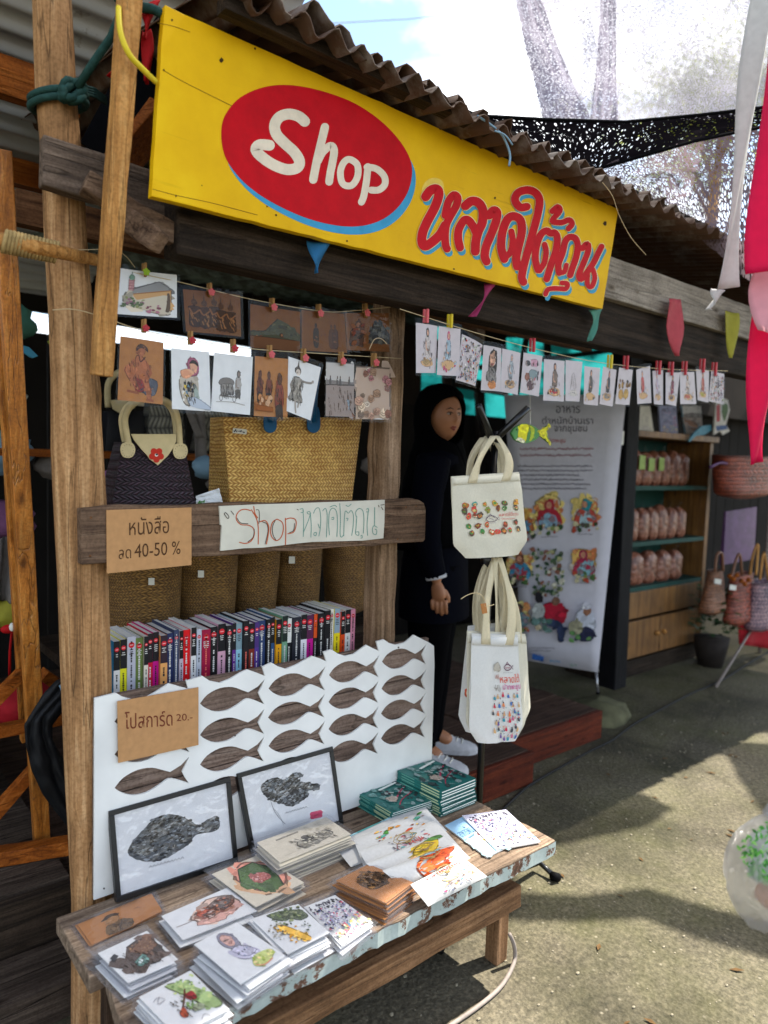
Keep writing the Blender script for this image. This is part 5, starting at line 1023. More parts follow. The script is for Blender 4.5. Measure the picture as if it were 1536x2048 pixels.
hung(PM, [(428, 705), (505, 714), (500, 830), (420, 822)], 'paper', art_rickshaw, 'white postcard with a grey rickshaw sketch', Lw, 8, (465, 692), 'peg_wood', 'peg_red')
hung(PM, [(510, 712), (576, 718), (576, 835), (507, 832)], 'brown_paper', art_march, 'brown postcard of three marching costumed figures', Lw, 9, (538, 704), 'peg_wood', 'peg_pink')
hung(PM, [(577, 713), (642, 735), (622, 841), (574, 822)], 'paper', art_dancer, 'tilted white postcard of a grey dancer in a pointed crown', Lw, 10, (606, 711), 'peg_wood', 'peg_pink')
hung(PM, [(652, 724), (708, 728), (707, 834), (652, 832)], 'cream_paper', art_boats, 'grey brown postcard of long boats on the water', Lw, 11, (681, 717), 'peg_wood', 'peg_pink')
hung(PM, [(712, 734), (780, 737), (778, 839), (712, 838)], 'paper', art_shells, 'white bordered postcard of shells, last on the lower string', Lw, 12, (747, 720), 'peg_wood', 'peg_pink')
# the long string to the right
A0, B0 = at(835, 690, d=2.12), at(1430, 780, d=3.02); dv = (B0-A0); dv.z = 0; PRt = Plane(A0, (dv.y, -dv.x, 0))
if PRt.n.dot(EYE-A0) < 0: PRt.n = -PRt.n
hstring([PRt.at(800, 618), PRt.at(850, 634), PRt.at(960, 668), PRt.at(1080, 700), PRt.at(1200, 725), PRt.at(1330, 738), PRt.at(1455, 742)], 'long card string from the square post to the right', .0012)
Rg = 'postcards on the long right string'
RC = [([(833, 645), (876, 652), (873, 746), (832, 746)], art_lady('55504c', 'c4b8b0', 'a58a5a'), 'white postcard of a dark-haired woman over a round tray, first on the right string', (851, 632), 'peg_pink'),
 ([(877, 652), (920, 658), (918, 752), (872, 750)], art_lady('b8506c', '9aaeb8', 'd0a85a'), 'white postcard of a woman in a pink headscarf', (899, 642), 'peg_yellow'),
 ([(925, 668), (966, 690), (953, 772), (913, 760)], art_crowd, 'tilted postcard filled with a grey crowd', None, None),
 ([(968, 690), (1004, 697), (1002, 783), (964, 780)], art_face, 'postcard of a smiling long-haired woman with an orange bowl', None, None),
 ([(1005, 697), (1042, 706), (1035, 790), (1002, 783)], art_lady('8a8e92', 'a8b0b4', '6a5a50'), 'pale postcard of a grey figure over a pot', None, None),
 ([(1047, 705), (1085, 712), (1076, 793), (1040, 785)], art_hands, 'postcard with pink and grey busy hands under a red peg', (1064, 690), 'peg_red'),
 ([(1089, 718), (1130, 722), (1128, 803), (1086, 801)], art_lady('4a3430', '7d6a5c', 'b8323a'), 'postcard of a woman with long dark hair and a red bowl', None, None),
 ([(1132, 720), (1165, 724), (1160, 803), (1130, 802)], art_pale, 'nearly blank postcard with a faint pencil sketch', None, None),
 ([(1168, 732), (1199, 736), (1196, 811), (1166, 808)], art_lady('4a4442', '5d5650', 'c07a5a'), 'postcard of a woman in a dark grey headscarf', None, None),
 ([(1206, 733), (1233, 740), (1226, 813), (1200, 808)], art_lady('6a4a5a', '3a3a40', '8a8078'), 'postcard of a dark-dressed woman under a yellow peg', (1219, 723), 'peg_yellow'),
 ([(1238, 735), (1266, 740), (1258, 810), (1232, 808)], art_fruit, 'postcard with two yellow fruit', (1251, 725), 'peg_red'),
 ([(1271, 740), (1299, 732), (1300, 806), (1274, 808)], art_lady('9a8a84', 'c05a52', '6a6a58'), 'postcard of a figure holding something red', None, None),
 ([(1304, 742), (1325, 740), (1324, 810), (1306, 808)], art_lady('a88a98', 'b8a8b4', '8a8088'), 'narrow pale mauve postcard', (1316, 735), 'peg_red'),
 ([(1332, 745), (1360, 745), (1353, 812), (1330, 808)], art_lady('3a3434', '8a3a4a', '5a4a48'), 'postcard of a standing woman in dark red', (1341, 737), 'peg_red'),
 ([(1360, 744), (1388, 744), (1394, 808), (1360, 808)], art_lady('55443c', 'c4b4a8', 'b05a48'), 'postcard of a figure behind reddish dishes', (1368, 736), 'peg_red'),
 ([(1392, 738), (1418, 742), (1418, 805), (1396, 800)], art_lady('8a6a60', 'b05848', 'a8a040'), 'curled postcard of a seated figure in red', (1404, 731), 'peg_red'),
 ([(1422, 742), (1448, 748), (1446, 808), (1418, 802)], art_crowd, 'tilted crowded postcard, last on the right string', (1428, 738), 'peg_red')]
for i, (c_, d_, lab, pg, pm) in enumerate(RC): hung(PRt, c_, 'paper_shaded', d_, lab, Rg, 20+i, pg, pm or 'peg_wood')
# ================================================================== woven bags and baskets behind the rail
weave('weave_purple', C('#0d070c'), C('#3d2733'), .0115, .0125, .45)
weave('weave_straw', C('#a66b20'), C('#f4cb76'), .0105, .0135, .5)
weave('weave_brown', C('#54391a'), C('#a37a3e'), .009, .011, .6)
weave('weave_red', C('#3a130d'), C('#b0543a'), .028, .032, .5)
weave('weave_tan', C('#472818'), C('#a06a48'), .024, .028, .5)
weave('weave_plum', C('#2c1430'), C('#7a4a86'), .012, .02, .5)
weave('weave_mixed', C('#241a3a'), C('#b08a8a'), .03, .04, .5)
plain('cream_leather', C('#cdb98a'), .5, .08, 50, .1); plain('blue_leather', C('#0e4f78'), .5, .12, 50, .1)
def woven_body(b, tl, tr, br, bl, dep, bulge=.02, lean=0):
    """front, sides and back of a soft woven bag, with weave UVs in metres"""
    W_ = (tr-tl).length; H_ = (tl-bl).length; bk = V((0, dep, 0))
    def fr(u, v):
        p = bl.lerp(br, u).lerp(tl.lerp(tr, u), v); return p+V((0, -bulge*math.sin(math.pi*u)**.7*(.35+.65*math.sin(math.pi*min(1, v*.9+.1))), 0))
    b.grid(fr, 16, 10, us=W_, vs_=H_); b.grid(lambda u, v: fr(1-u, v)*0 + bl.lerp(br, 1-u).lerp(tl.lerp(tr, 1-u), v)+bk*(1-.45*v), 8, 6, us=W_, vs_=H_)
    for a, c_ in ((bl, tl), (br, tr)): b.grid(lambda u, v: a.lerp(c_, v)+bk*(u*(1-.45*v)), 6, 10, us=dep, vs_=H_)
    b.grid(lambda u, v: bl.lerp(br, u)+bk*v, 2, 2, us=W_, vs_=dep)
def round_body(b, c, rx, ry, h, top=1.0, bot=.72, seed=1, rim=.006):
    """a soft round-cornered woven basket, c at the middle of its base"""
    c = V(c); U_ = 3.2*(rx+ry)
    def f(u, v):
        t = 2*math.pi*u; g = lambda x: math.copysign(abs(x)**.72, x); w = (bot+(top-bot)*min(1, v*1.05)**.7)*min(1, (v*9+.02))**.35; n_ = 1+.06*noise.noise(V((math.cos(t)*1.4, math.sin(t)*1.4, v*2+seed)))
        return c+V((g(math.sin(t))*rx*w*n_, -g(math.cos(t))*ry*w*n_, h*v+.02*noise.noise(V((math.cos(t), math.sin(t), seed)))*v))
    b.grid(f, 32, 14, us=U_, vs_=h); b.tube([f(i/32, 1) for i in range(33)], rim, 6)
b = MB(); b.box(.60, 1.47, 1.86, 2.12, 1.215, 1.235); tag(b.build('display_shelf', 'rail_wood', bevel=.002), 'shelf hidden behind the rail on which the woven bags stand', 'shelf')
hb = thing('woven_handbag', 'dark purple woven handbag with cream flap and a red flower', 'handbag', at(300, 1012, y=1.93)); Y = 1.90
c_ = [at(244, 884, y=Y), at(368, 884, y=Y), at(394, 1024, y=Y), at(222, 1024, y=Y)]
b = MB(); woven_body(b, c_[0], c_[1], c_[2], c_[3], .11, .015); b.build('body', 'weave_purple', hb, smooth=True)
pf = PY(Y-.020); b = MB(); fl = [(262, 868), (352, 868), (352, 884), (346, 897), (340, 906), (335, 913), (328, 919), (322, 925), (316, 931), (309, 925), (300, 919), (293, 909), (284, 900), (276, 890), (268, 880)]
b.prism([pf.at(*p) for p in fl], (0, .003, 0)); fo = b.build('flap', 'cream_leather', hb, bevel=.001)
b = MB(); 
for j in range(5): t_ = j*2*math.pi/5+math.pi/2; flat(b, oval(313+9*math.cos(t_), 910+9*math.sin(t_), 6.6, 6.6, 10), lambda x, y, o: pf.at(x, y, o), C('#c42a14'), .0008+j*1e-4)
flat(b, oval(313, 910, 3.5, 3.2, 8), lambda x, y, o: pf.at(x, y, o), C('#e6ded0'), .0016); flat(b, oval(313.5, 909, 2.4, 2, 8), lambda x, y, o: pf.at(x, y, o), C('#2a1512'), .0018); b.build('flower', 'ink', fo)
for dy, sx in ((0, 0), (.07, -6)):
    b = MB(); b.tube(cr([tuple(at(x+sx, y, y=Y-.012+dy)) for x, y in ((258, 892), (252, 862), (250, 835), (262, 812), (285, 800), (308, 797), (332, 802), (350, 820), (357, 848), (359, 878), (360, 894))], 4), .0085, 10); b.build('handle', 'cream_leather', hb, smooth=True)
for x, y in ((256, 900), (361, 902)):
    b = MB(); b.prism([pf.at(*p) for p in cr([(x-10, y-14), (x+9, y-14), (x+15, y), (x+10, y+13), (x, y+16), (x-10, y+13), (x-15, y)], 3, True)], (0, .004, 0)); tb = b.build('handle_tab', 'cream_leather', hb, bevel=.001)
    b = MB()
    for k in range(14): t_ = k*.449; flat(b, oval(x+11*math.cos(t_), y+1+12*math.sin(t_), 1.1, .6, 5, t_), lambda x, y, o: pf.at(x, y, o), C('#5a4a30'), .0006)
    b.build('stitching', 'ink', tb)
tt = thing('straw_bag', 'large golden straw bag with round blue handle tabs', 'bag', at(585, 1006, y=1.95)); Y = 1.92
c_ = [at(446, 834, y=Y), at(724, 836, y=Y), at(700, 1030, y=Y), at(462, 1030, y=Y)]
b = MB(); woven_body(b, c_[0], c_[1], c_[2], c_[3], .15, .03); b.build('body', 'weave_straw', tt, smooth=True)
pf = PY(Y-.037)
for x in (541, 628):
    b = MB(); b.prism([pf.at(*p) for p in cr([(x-9, 815), (x+9, 815), (x+13, 850), (x+9, 862), (x, 866), (x-9, 862), (x-13, 850)], 3, True)], (0, .005, 0)); b.build('handle_tab', 'blue_leather', tt, bevel=.001)
    b = MB(); b.tube([at(x, 845, y=Y-.038), at(x+2, 800, y=Y-.034), at(x+6, 760, y=Y+.01), at(x+14, 730, y=Y+.06)], .008, 8); b.build('handle', 'blue_leather', tt, smooth=True)
b = MB(); q = px_quad(PY(Y-.026), [(466, 856), (494, 859), (493, 869), (465, 866)]); q.slab(b, .0006); tg = b.build('price_tag', 'old_white', tt); a = Art(q.put, 2); a.scrib(.08, .2, .8, .6, '1f1f3a', 6, .06); a.done(tg)
# the row of brown baskets behind the paperbacks
plain('tag_white', C('#d8d6cc'), .7, .05, 30, 0)
b = MB(); b.box(.62, 1.75, 2.1, 2.55, .84, .87); tag(b.build('low_table', 'dark_wood'), 'dark low table behind the paperbacks holding brown baskets', 'table')
BS_ = [(212, 366, 1105, 1256, 'first brown basket, widest, beside the log post', (303, 1163)), (358, 476, 1112, 1250, 'brown basket with a tilted tag, second from the log post', (402, 1148)), (474, 556, 1104, 1246, 'narrow brown basket third from the log post', None), (552, 640, 1100, 1242, 'brown basket fourth from the log post, near the books\' end', (584, 1120)), (660, 738, 1108, 1240, 'brown basket half hidden by the square post', None)]
for i, (x0, x1, y0, y1, lab, tgp) in enumerate(BS_):
    Y = 2.16+.02*i; t = thing('woven_basket', lab, 'basket', at((x0+x1)/2, y1, y=Y), 'woven baskets behind the paperbacks'); b = MB()
    zt_, zb_ = at(x0, 1075, y=Y).z, .872; xa, xb = at(x0, y0, y=Y).x, at(x1, y0, y=Y).x
    round_body(b, ((xa+xb)/2, Y+.02, zb_), (xb-xa)/2*1.02, .075, zt_-zb_, 1.0, .82, i); b.build('body', 'weave_brown', t, smooth=True)
    if tgp: b = MB(); q = px_quad(PY(Y-.062), [(tgp[0]-6, tgp[1]-7), (tgp[0]+6, tgp[1]-7), (tgp[0]+6, tgp[1]+7), (tgp[0]-6, tgp[1]+7)]); q.slab(b, .0008); b.build('price_tag', 'tag_white', t)
# ================================================================== the tote stand
plain('cotton', C('#e0dac6'), .95, .05, 160, .35, trans=.22); plain('cotton_white', C('#dedcd6'), .95, .04, 160, .3, trans=.2); plain('cotton_strap', C('#d4c7a6'), .95, .06, 160, .35, trans=.12)
SX, SY = 1.752, 1.565
ts = thing('bag_stand', 'black tubular stand hung with cotton tote bags', 'stand', (SX, SY, 0))
b = MB(); b.tube([(SX, SY, .03), (SX, SY, at(985, 862, y=SY).z)], .0115, 12); b.build('pole', 'black_metal', ts, smooth=True)
j = at(985, 884, y=SY); b = MB()
for e in ((957, 812, SY-.03), (1056, 816, SY-.06)):
    b = MB(); p = at(e[0], e[1], y=e[2]); b.tube([j, p, p+(p-j).normalized()*.004], [.0115, .0115, .006], 10); b.build('arm', 'black_metal', ts, smooth=True)
b = MB(); cz = at(990, 1118, y=SY).z; b.ball((SX, SY, cz), (.034, .03, .03)); b.build('clamp', 'black_metal', ts, smooth=True)
for dx, dy in ((-.07, .02), (.07, .02)):
    b = MB(); b.tube([(SX, SY, cz), (SX+dx*.6, SY+dy, cz+.02), (SX+dx, SY+dy*1.4, cz+.05)], .010, 8); b.build('arm', 'black_metal', ts, smooth=True)
ft = at(1110, 1757, z=.012); b = MB(); b.tube([(SX, SY, .14), (SX+.12, SY-.01, .075), at(1078, 1724, z=.035), ft+V((0, 0, .006))], .011, 10); fo = b.build('leg', 'black_metal', ts, smooth=True)
b = MB(); b.tube([ft+V((-.012, .004, .012)), ft+V((.014, -.004, 0))], .0155, 10); b.build('rubber_foot', 'black_cloth', fo, smooth=True)
for dx, dy in ((-.10, .34), (-.26, -.10)):
    b = MB(); b.tube([(SX, SY, .14), (SX+dx*.5, SY+dy*.5, .075), (SX+dx, SY+dy, .012)], .011, 10); b.build('leg', 'black_metal', ts, smooth=True)
def tote(label, pl, tl, tr, br, bl, ch, mat, hook, draw=None, seed=1, straps=True, wr=.004, group='cotton tote bags on the black stand'):
    """cotton tote: corners in the photograph on plane pl; ch = size of the folded bottom corners"""
    q = Quad(*[pl.at(*p) for p in (tl, tr, br, bl)]); t = thing('tote_bag', label, 'tote bag', q.put(.5, 1), group)
    th = .016
    def edge(u, v):                      # trims the bottom corners
        k = max(0, (v-(1-ch))/ch) if ch else 0; m = .5+(u-.5)*(1-.30*k); return m, v
    def pf(u, v): return th*(1-abs(2*u-1)**4)*(.3+.7*v)+wr*(noise.noise(V((u*2.5+seed, v*3, seed)))+.5*noise.noise(V((u*6, v*7, seed*2.3))))
    def put(u, v, o=0): a, c_ = edge(u, v); return q.put(a, c_, o+pf(u, v))
    b = MB(); b.grid(lambda u, v: put(u, v), 22, 26); b.grid(lambda u, v: q.put(*edge(1-u, v), -pf(1-u, v)*.8-.003), 14, 20); 
    b.grid(lambda u, v: q.put(*edge(u, 1), (1-v)*pf(u, 1)+v*(-pf(u, 1)*.8-.003)), 22, 1)
    for s in (0, 1): b.grid(lambda u, v: q.put(*edge(s, v), (1-u)*pf(s, v)+u*(-pf(s, v)*.8-.003)), 1, 20)
    b.build('bag', mat, t, smooth=True)
    b = MB(); b.grid(lambda u, v: put(u, .02+.085*v, .0012), 20, 2); hm = b.build('hem', mat, t, smooth=True, solid=.0006)
    if straps:
        W_ = (q.q[1]-q.q[0]).length
        for dep, dx in ((.004, 0), (-.012, .05)):
            for u0 in (.26+dx, .74+dx):
                a0 = q.put(u0, .09, dep+pf(u0, .09)*(1 if dep > 0 else -1)); top = hook+V(((u0-.5)*.03, -.012 if dep > 0 else .012, 0)); hw = .0165; dr = (q.q[1]-q.q[0]).normalized()
                def sf(u, v, a0=a0, top=top, u0=u0, dep=dep):
                    p = a0.lerp(top, v); p = p+dr*(.022*math.sin(math.pi*v)*(1 if u0 > .5 else -1))+q.n*(.010*math.sin(math.pi*v)*(1 if dep > 0 else -1)); tw_ = 1-.25*v
                    return p+dr*((u-.5)*2*hw*tw_)+q.n*(.004*math.sin(v*5+u0*9)*(u-.5)*2)
                b = MB(); b.grid(sf, 3, 12); b.build('strap', 'cotton_strap', t, smooth=True, solid=.0018)
    if draw: a = Art(lambda u, v, o: put(u, v, o+.0012), seed, 1.25); draw(a); a.done(t)
    return t
def d_tote1(a):
    cols = ['c0572c', '3f7a3c', 'd09a3a', '2f8a80', '7a3f2c', 'c8433a', '8a8a3c', '5a4a3c']
    for r_, (v, us) in enumerate(((.35, (.17, .27, .38, .5, .61, .74)), (.42, (.16, .26, .41, .53, .6, .73)), (.49, (.2, .31, .26)), (.60, (.19, .28, .38, .58, .70)), (.685, (.21, .32, .42, .48, .55, .62, .72)))):
        for u in us:
            k = 1.1+.4*a.r.random(); u = .115+(u-.16)*1.27; a.blob(u+.02, v+(a.r.random()-.5)*.02, .030*k, .024*k, a.r.choice(cols), .35, a.r.random()*3); a.blob(u+.02, v, .019*k, .014*k, a.r.choice(['e6d8b8', 'd0843a', '5a8a3f', 'b84a30', 'c8b478']), .4); a.dots(u, v-.015, u+.04, v+.015, 4, cols, .006, .011)
    a.line([(.42, .52), (.47, .475), (.53, .52)], .008, '5a4a5a', 1); a.line([(.40, .535), (.44, .50), (.52, .50), (.565, .535), (.52, .565), (.44, .565), (.40, .535)], .008, '5a4a5a', 2); a.line([(.565, .535), (.59, .515), (.59, .555), (.565, .535)], .007, '5a4a5a', 1); a.line([(.45, .52), (.51, .545)], .006, '7a6a7a', 1)
    write(a.b, 'หลาดใต้ถุน', a.put, (.60, .465, .87, .525), C('#c2392f'), a.up()); a.scrib(.62, .535, .2, .016, 'c2392f', 7, .005); a.scrib(.44, .578, .1, .01, '8a7a8a', 6, .003)
def d_tote2(a):
    a.line([(.66, .285), (.70, .25), (.75, .285)], .010, '7a4a5a', 1); a.line([(.63, .30), (.67, .275), (.74, .275), (.79, .30), (.74, .325), (.67, .325), (.63, .30)], .010, '6a4a5a', 2); a.line([(.79, .30), (.83, .28), (.83, .32), (.79, .30)], .008, '6a4a5a', 1); a.scrib(.66, .295, .1, .015, 'a85a6a', 6, .006); a.scrib(.62, .345, .2, .008, '9a9090', 8, .003)
    write(a.b, 'หลาดใต้', a.put, (.55, .365, .98, .445), C('#d5431f'), a.up()); write(a.b, 'ปากพะยูน', a.put, (.60, .455, .99, .525), C('#c42a86'), a.up())
    a.curve([(.42, .30), (.5, .25), (.56, .31), (.54, .33), (.43, .33)], 'b0a89a'); a.scrib(.42, .27, .13, .05, '77706a', 6, .006); a.scrib(.44, .36, .1, .06, 'b07a6a', 5, .006); a.scrib(.42, .46, .13, .07, '8a8078', 6, .006)
    for v in (.575, .65, .72, .80, .87, .94):
        for u in (.42, .52, .62, .72, .80, .88):
            if u < .5 and v > .9: continue
            uu = u+(a.r.random()-.5)*.07-.06*(v-.55); vv = v+(a.r.random()-.5)*.05; c = a.r.choice(['2f8a9a', 'c0304a', '6a4a8a', 'd07a4a', '4a4a4e', 'b8607a', '3a6aa8', 'c8a070']); h_ = .5+.5*a.r.random(); a.curve([(uu-.022, vv+.026*h_), (uu-.012, vv-.010), (uu+.012, vv-.010), (uu+.024, vv+.022)], c); a.blob(uu, vv-.018, .010, .008, a.r.choice(['c89878', '3a2a26', 'd0484a']), .2)
    a.dots(.40, .55, .93, .96, 70, ['8a8a92', 'b86a6a', '5a9aa0', 'c09a78', '6a5a6a', 'd0788a'], .005, .011)
PL1 = Plane((SX, SY-.055, 1.3), (-.12, -1, 0)); PL0 = Plane((SX, SY-.03, 1.3), (-.08, -1, 0)); hk = at(985, 872, y=SY-.01)
tote('cream tote turned slightly behind the food-printed tote', PL0, (912, 956), (1030, 949), (1046, 1092), (920, 1104), .16, 'cotton', hk+V((0, .02, -.005)), None, 5)
tote('cream tote printed with rows of small dishes, upper tier', PL1, (903, 953), (1038, 944), (1058, 1108), (908, 1118), .17, 'cotton', hk, d_tote1, 2)
hk2 = V((SX, SY-.02, cz+.01))
tote('white tote at the back of the lower tier, jutting left', Plane((SX, SY-.02, 1), (-.5, -1, 0)), (936, 1252), (1022, 1244), (1030, 1470), (914, 1462), .14, 'cotton_white', hk2, lambda a: (a.blob(.12, .62, .08, .05, 'c8502c', .4), a.blob(.12, .62, .045, .03, 'e6c8a8', .3), a.blob(.2, .5, .03, .03, '55605a')), 7)
tote('cream tote behind the printed white one, jutting right', Plane((SX+.03, SY-.03, 1), (.25, -1, 0)), (968, 1262), (1051, 1268), (1063, 1440), (965, 1478), .14, 'cotton', hk2, None, 8)
tote('creamy white tote second from the front, lower tier', Plane((SX, SY-.05, 1), (-.12, -1, 0)), (935, 1262), (1040, 1264), (1052, 1472), (934, 1478), .13, 'cotton', hk2, None, 9, wr=.005)
tote('white tote printed with small people and red lettering, lower front', Plane((SX, SY-.075, 1), (-.16, -1, 0)), (944, 1267), (1036, 1270), (1046, 1478), (938, 1486), .12, 'cotton_white', hk2, d_tote2, 10, wr=.006)
tg = thing('paper_tag', 'brown paper tag on a twine loop tied to the lower totes', 'tag', at(968, 1218, y=SY-.08)); b = MB(); q = px_quad(PY(SY-.085), [(961, 1208), (972, 1206), (975, 1226), (965, 1228)]); q.slab(b, .001); b.build('card', 'brown_paper', tg)
b = MB(); b.tube(cr([tuple(at(x, y, y=SY-.084)) for x, y in ((922, 1198), (935, 1190), (950, 1186), (962, 1190), (970, 1202), (969, 1212), (978, 1212), (988, 1209))], 4), .0012, 6); b.build('twine', 'string', tg, smooth=True)
# painted wooden fish hanging right of the stand
ff = thing('wooden_fish', 'green and yellow painted wooden fish hanging beside the tote stand', 'ornament', at(1063, 884, y=1.72)); PF = PY(1.72)
Z = lambda x, y: (780+x/3, 600+y/3)
fo = [(730, 800), (752, 765), (800, 742), (850, 750), (890, 775), (905, 792), (945, 755), (958, 750), (940, 795), (962, 862), (935, 840), (900, 812), (880, 835), (840, 855), (790, 858), (750, 838)]
b = MB(); b.prism([PF.at(*Z(*p)) for p in cr(fo[:6], 3)+fo[6:11]+cr(fo[11:], 3)], (0, .010, 0)); m_ = plain('fish_green', C('#4f8a4a'), .5, .25, 30, .1); b.build('body', 'fish_green', ff, bevel=.001)
a = Art(lambda x, y, o: PF.at(*Z(x, y), o), 3); a.curve([(775, 765), (800, 746), (835, 752), (825, 800), (812, 852), (785, 850), (768, 830)], 'dcd21e'); a.curve([(760, 835), (780, 825), (812, 850), (790, 856)], 'e0d8b4'); a.curve([(890, 790), (940, 760), (955, 752), (938, 795), (958, 855), (930, 830)], 'd8cf28'); a.curve([(840, 756), (868, 775), (858, 830), (836, 846), (846, 800)], 'a8b82e'); a.blob(760, 778, 4, 5, '1c2a1c'); a.line([(935, 800), (950, 838)], 4, '6a8a30', 1); a.done(ff, 'painting')
b = MB(); b.tube([PF.at(*Z(842, 745)), PF.at(*Z(840, 560))], .0014, 6); b.build('cord', 'tag_white', ff)
# ================================================================== the shop woman in the doorway
plain('skin', C('#9f6b4a'), .5, .06, 30, .05, .4); plain('hijab_black', C('#040405'), .85, .3, 60, .2, .03); plain('navy_cloth', C('#06070f'), .85, .25, 80, .25, .04); plain('black_trouser', C('#050507'), .85, .3, 60, .2, .03)
plain('shoe_white', C('#b9b8ba'), .6, .1, 60, .15); plain('lip', C('#7d3a34'), .45, .05, 40, 0); plain('eye_white', C('#9a938c'), .3, .02, 40, 0); plain('dark_brown', C('#140c0a'), .4, .1, 40, 0)
PX_, PY_, PZ_ = 2.195, 2.28, .158
wm = thing('person', 'woman in black headscarf, navy jacket, black trousers and white sneakers, looking aside', 'person', (0, 0, 0))
def skinned(chains, verts, lv=2):
    me = bpy.data.meshes.new('skeleton'); me.from_pydata([v[:3] for v in verts], chains, []); me.update(); o = bpy.data.objects.new('skeleton', me); COL.objects.link(o)
    md = o.modifiers.new('skin', 'SKIN'); md.use_smooth_shade = True
    for i, v in enumerate(verts): me.skin_vertices[0].data[i].radius = (v[3], v[4] if len(v) > 4 else v[3])
    me.skin_vertices[0].data[0].use_root = True
    o.modifiers.new('sub', 'SUBSURF').levels = lv; bpy.context.view_layer.update()
    m2 = o.evaluated_get(bpy.context.evaluated_depsgraph_get()).to_mesh(); r_ = ([v.co.copy() for v in m2.vertices], [list(p.vertices) for p in m2.polygons])
    bpy.data.objects.remove(o); return r_
bv = [(0, 0, .90, .115, .09), (0, 0, 1.02, .095, .075), (0, 0, 1.16, .11, .08), (0, 0, 1.30, .115, .075), (0, .012, 1.385, .048), (0, .01, 1.45, .05), (0, 0, 1.52, .06), 
      (.135, 0, 1.325, .052), (.185, .01, 1.21, .042), (.200, .015, 1.06, .034), (.205, -.01, .945, .03), (.20, -.03, .84, .024),
      (-.135, 0, 1.325, .052), (-.185, .01, 1.21, .042), (-.205, .01, 1.06, .034), (-.205, -.02, .94, .03), (-.20, -.035, .86, .024), (-.20, -.04, .83, .024),
      (.085, 0, .80, .075), (.09, -.01, .48, .05), (.09, .01, .10, .034), (.10, -.10, .045, .034), (-.085, 0, .80, .075), (-.09, 0, .48, .05), (-.09, .02, .10, .034), (-.10, -.08, .045, .034)]
be = [(0, 1), (1, 2), (2, 3), (3, 4), (4, 5), (5, 6), (3, 7), (7, 8), (8, 9), (9, 10), (10, 11), (3, 12), (12, 13), (13, 14), (14, 15), (15, 16), (16, 17), (0, 18), (18, 19), (19, 20), (20, 21), (0, 22), (22, 23), (23, 24), (24, 25)]
body = MB(); body.add(*skinned(be, bv))
# right hand: palm and five bent fingers
hand = [(-.20, -.04, .845, .024, .024), (-.203, -.046, .800, .020, .038), (-.203, -.050, .756, .018, .038)]
body.add(*skinned([(0, 1), (1, 2)], hand))
for k, (dx, L_) in enumerate(((.024, .066), (.008, .074), (-.008, .070), (-.024, .056))):
    x, y, z = -.203, -.050-dx*1.2, .768
    body.add(*skinned([(0, 1), (1, 2), (2, 3)], [(x, y, z, .0092), (x-.006, y-.003, z-L_*.42, .0088), (x+.004, y-.004, z-L_*.76, .0080), (x+.020, y-.003, z-L_*.96, .0068)], 1))
body.add(*skinned([(0, 1), (1, 2)], [(-.200, -.068, .812, .0125), (-.199, -.088, .782, .011), (-.190, -.090, .752, .009)], 1))
hd = V((0, -.012, 1.535))
def headfn(q):
    x, y, z = q; f = max(0, -y)
    w = 1-.20*max(0, -z)**1.5 ; p = V((x*w, y, z))
    g = lambda cx, cz, sx, sz: math.exp(-((x-cx)/sx)**2-((z-cz)/sz)**2)*(f > .1)
    d = .20*g(0, -.17, .13, .10)+.11*g(0, -.02, .10, .16)-.085*g(.33, .05, .17, .11)-.085*g(-.33, .05, .17, .11)+.06*g(0, -.47, .24, .09)+.07*g(0, -.72, .22, .14)+.05*g(.42, -.22, .2, .2)+.05*g(-.42, -.22, .2, .2)+.03*g(.33, .2, .25, .07)+.03*g(-.33, .2, .25, .07)
    p.y -= d*f; return p
RZ, HR = math.radians(38), math.radians(-8)
def turn(v, a): return V((v.x*math.cos(a)-v.y*math.sin(a), v.x*math.sin(a)+v.y*math.cos(a), v.z))
head = MB(); head.ball(hd, (.074, .095, .117), 48, 40, fn=headfn); body.add([turn(v, HR-RZ) for v in head.v], head.f)
def placed(mb):
    c, s_ = math.cos(RZ), math.sin(RZ); mb.v = [V((v.x*c-v.y*s_+PX_, v.x*s_+v.y*c+PY_, v.z+PZ_)) for v in mb.v]; return mb
bo = placed(body).build('body', 'skin', wm, smooth=True); md = bo.modifiers.new('join', 'REMESH'); md.mode = 'VOXEL'; md.voxel_size = .0042; md.use_smooth_shade = True
def face_pt(x, z): # point on the face surface in head coordinates
    yy = -math.sqrt(max(0, 1-x*x-z*z)); return headfn(V((x, yy, z)))
def hp(x, z, o=0): p = face_pt(x, z); return turn(hd+V((p.x*.074, p.y*.095-o, p.z*.117)), HR-RZ)
for s_ in (-1, 1):
    b = MB(); b.ball(hp(s_*.33, .035, -.0045), (.0125, .009, .0046), 12, 8); e_ = placed(b).build('eye', 'eye_white', wm, smooth=True)
    b = MB(); b.ball(hp(s_*.33+.05, .035, .0012), (.0060, .004, .0050), 10, 8); placed(b).build('iris', 'dark_brown', e_, smooth=True)
    b = MB(); b.tube([hp(s_*.33-.19, .055, .0005), hp(s_*.33-.08, .095, .003), hp(s_*.33+.08, .095, .003), hp(s_*.33+.19, .05, .0005)], [.0008, .0016, .0018, .0008], 6); placed(b).build('eyelid', 'dark_brown', wm, smooth=True)
    b = MB(); b.tube([hp(s_*.14, .20, .001), hp(s_*.32, .245, .001), hp(s_*.54, .19, .001)], [.002, .0032, .0012], 6, flat=.6); placed(b).build('eyebrow', 'dark_brown', wm, smooth=True)
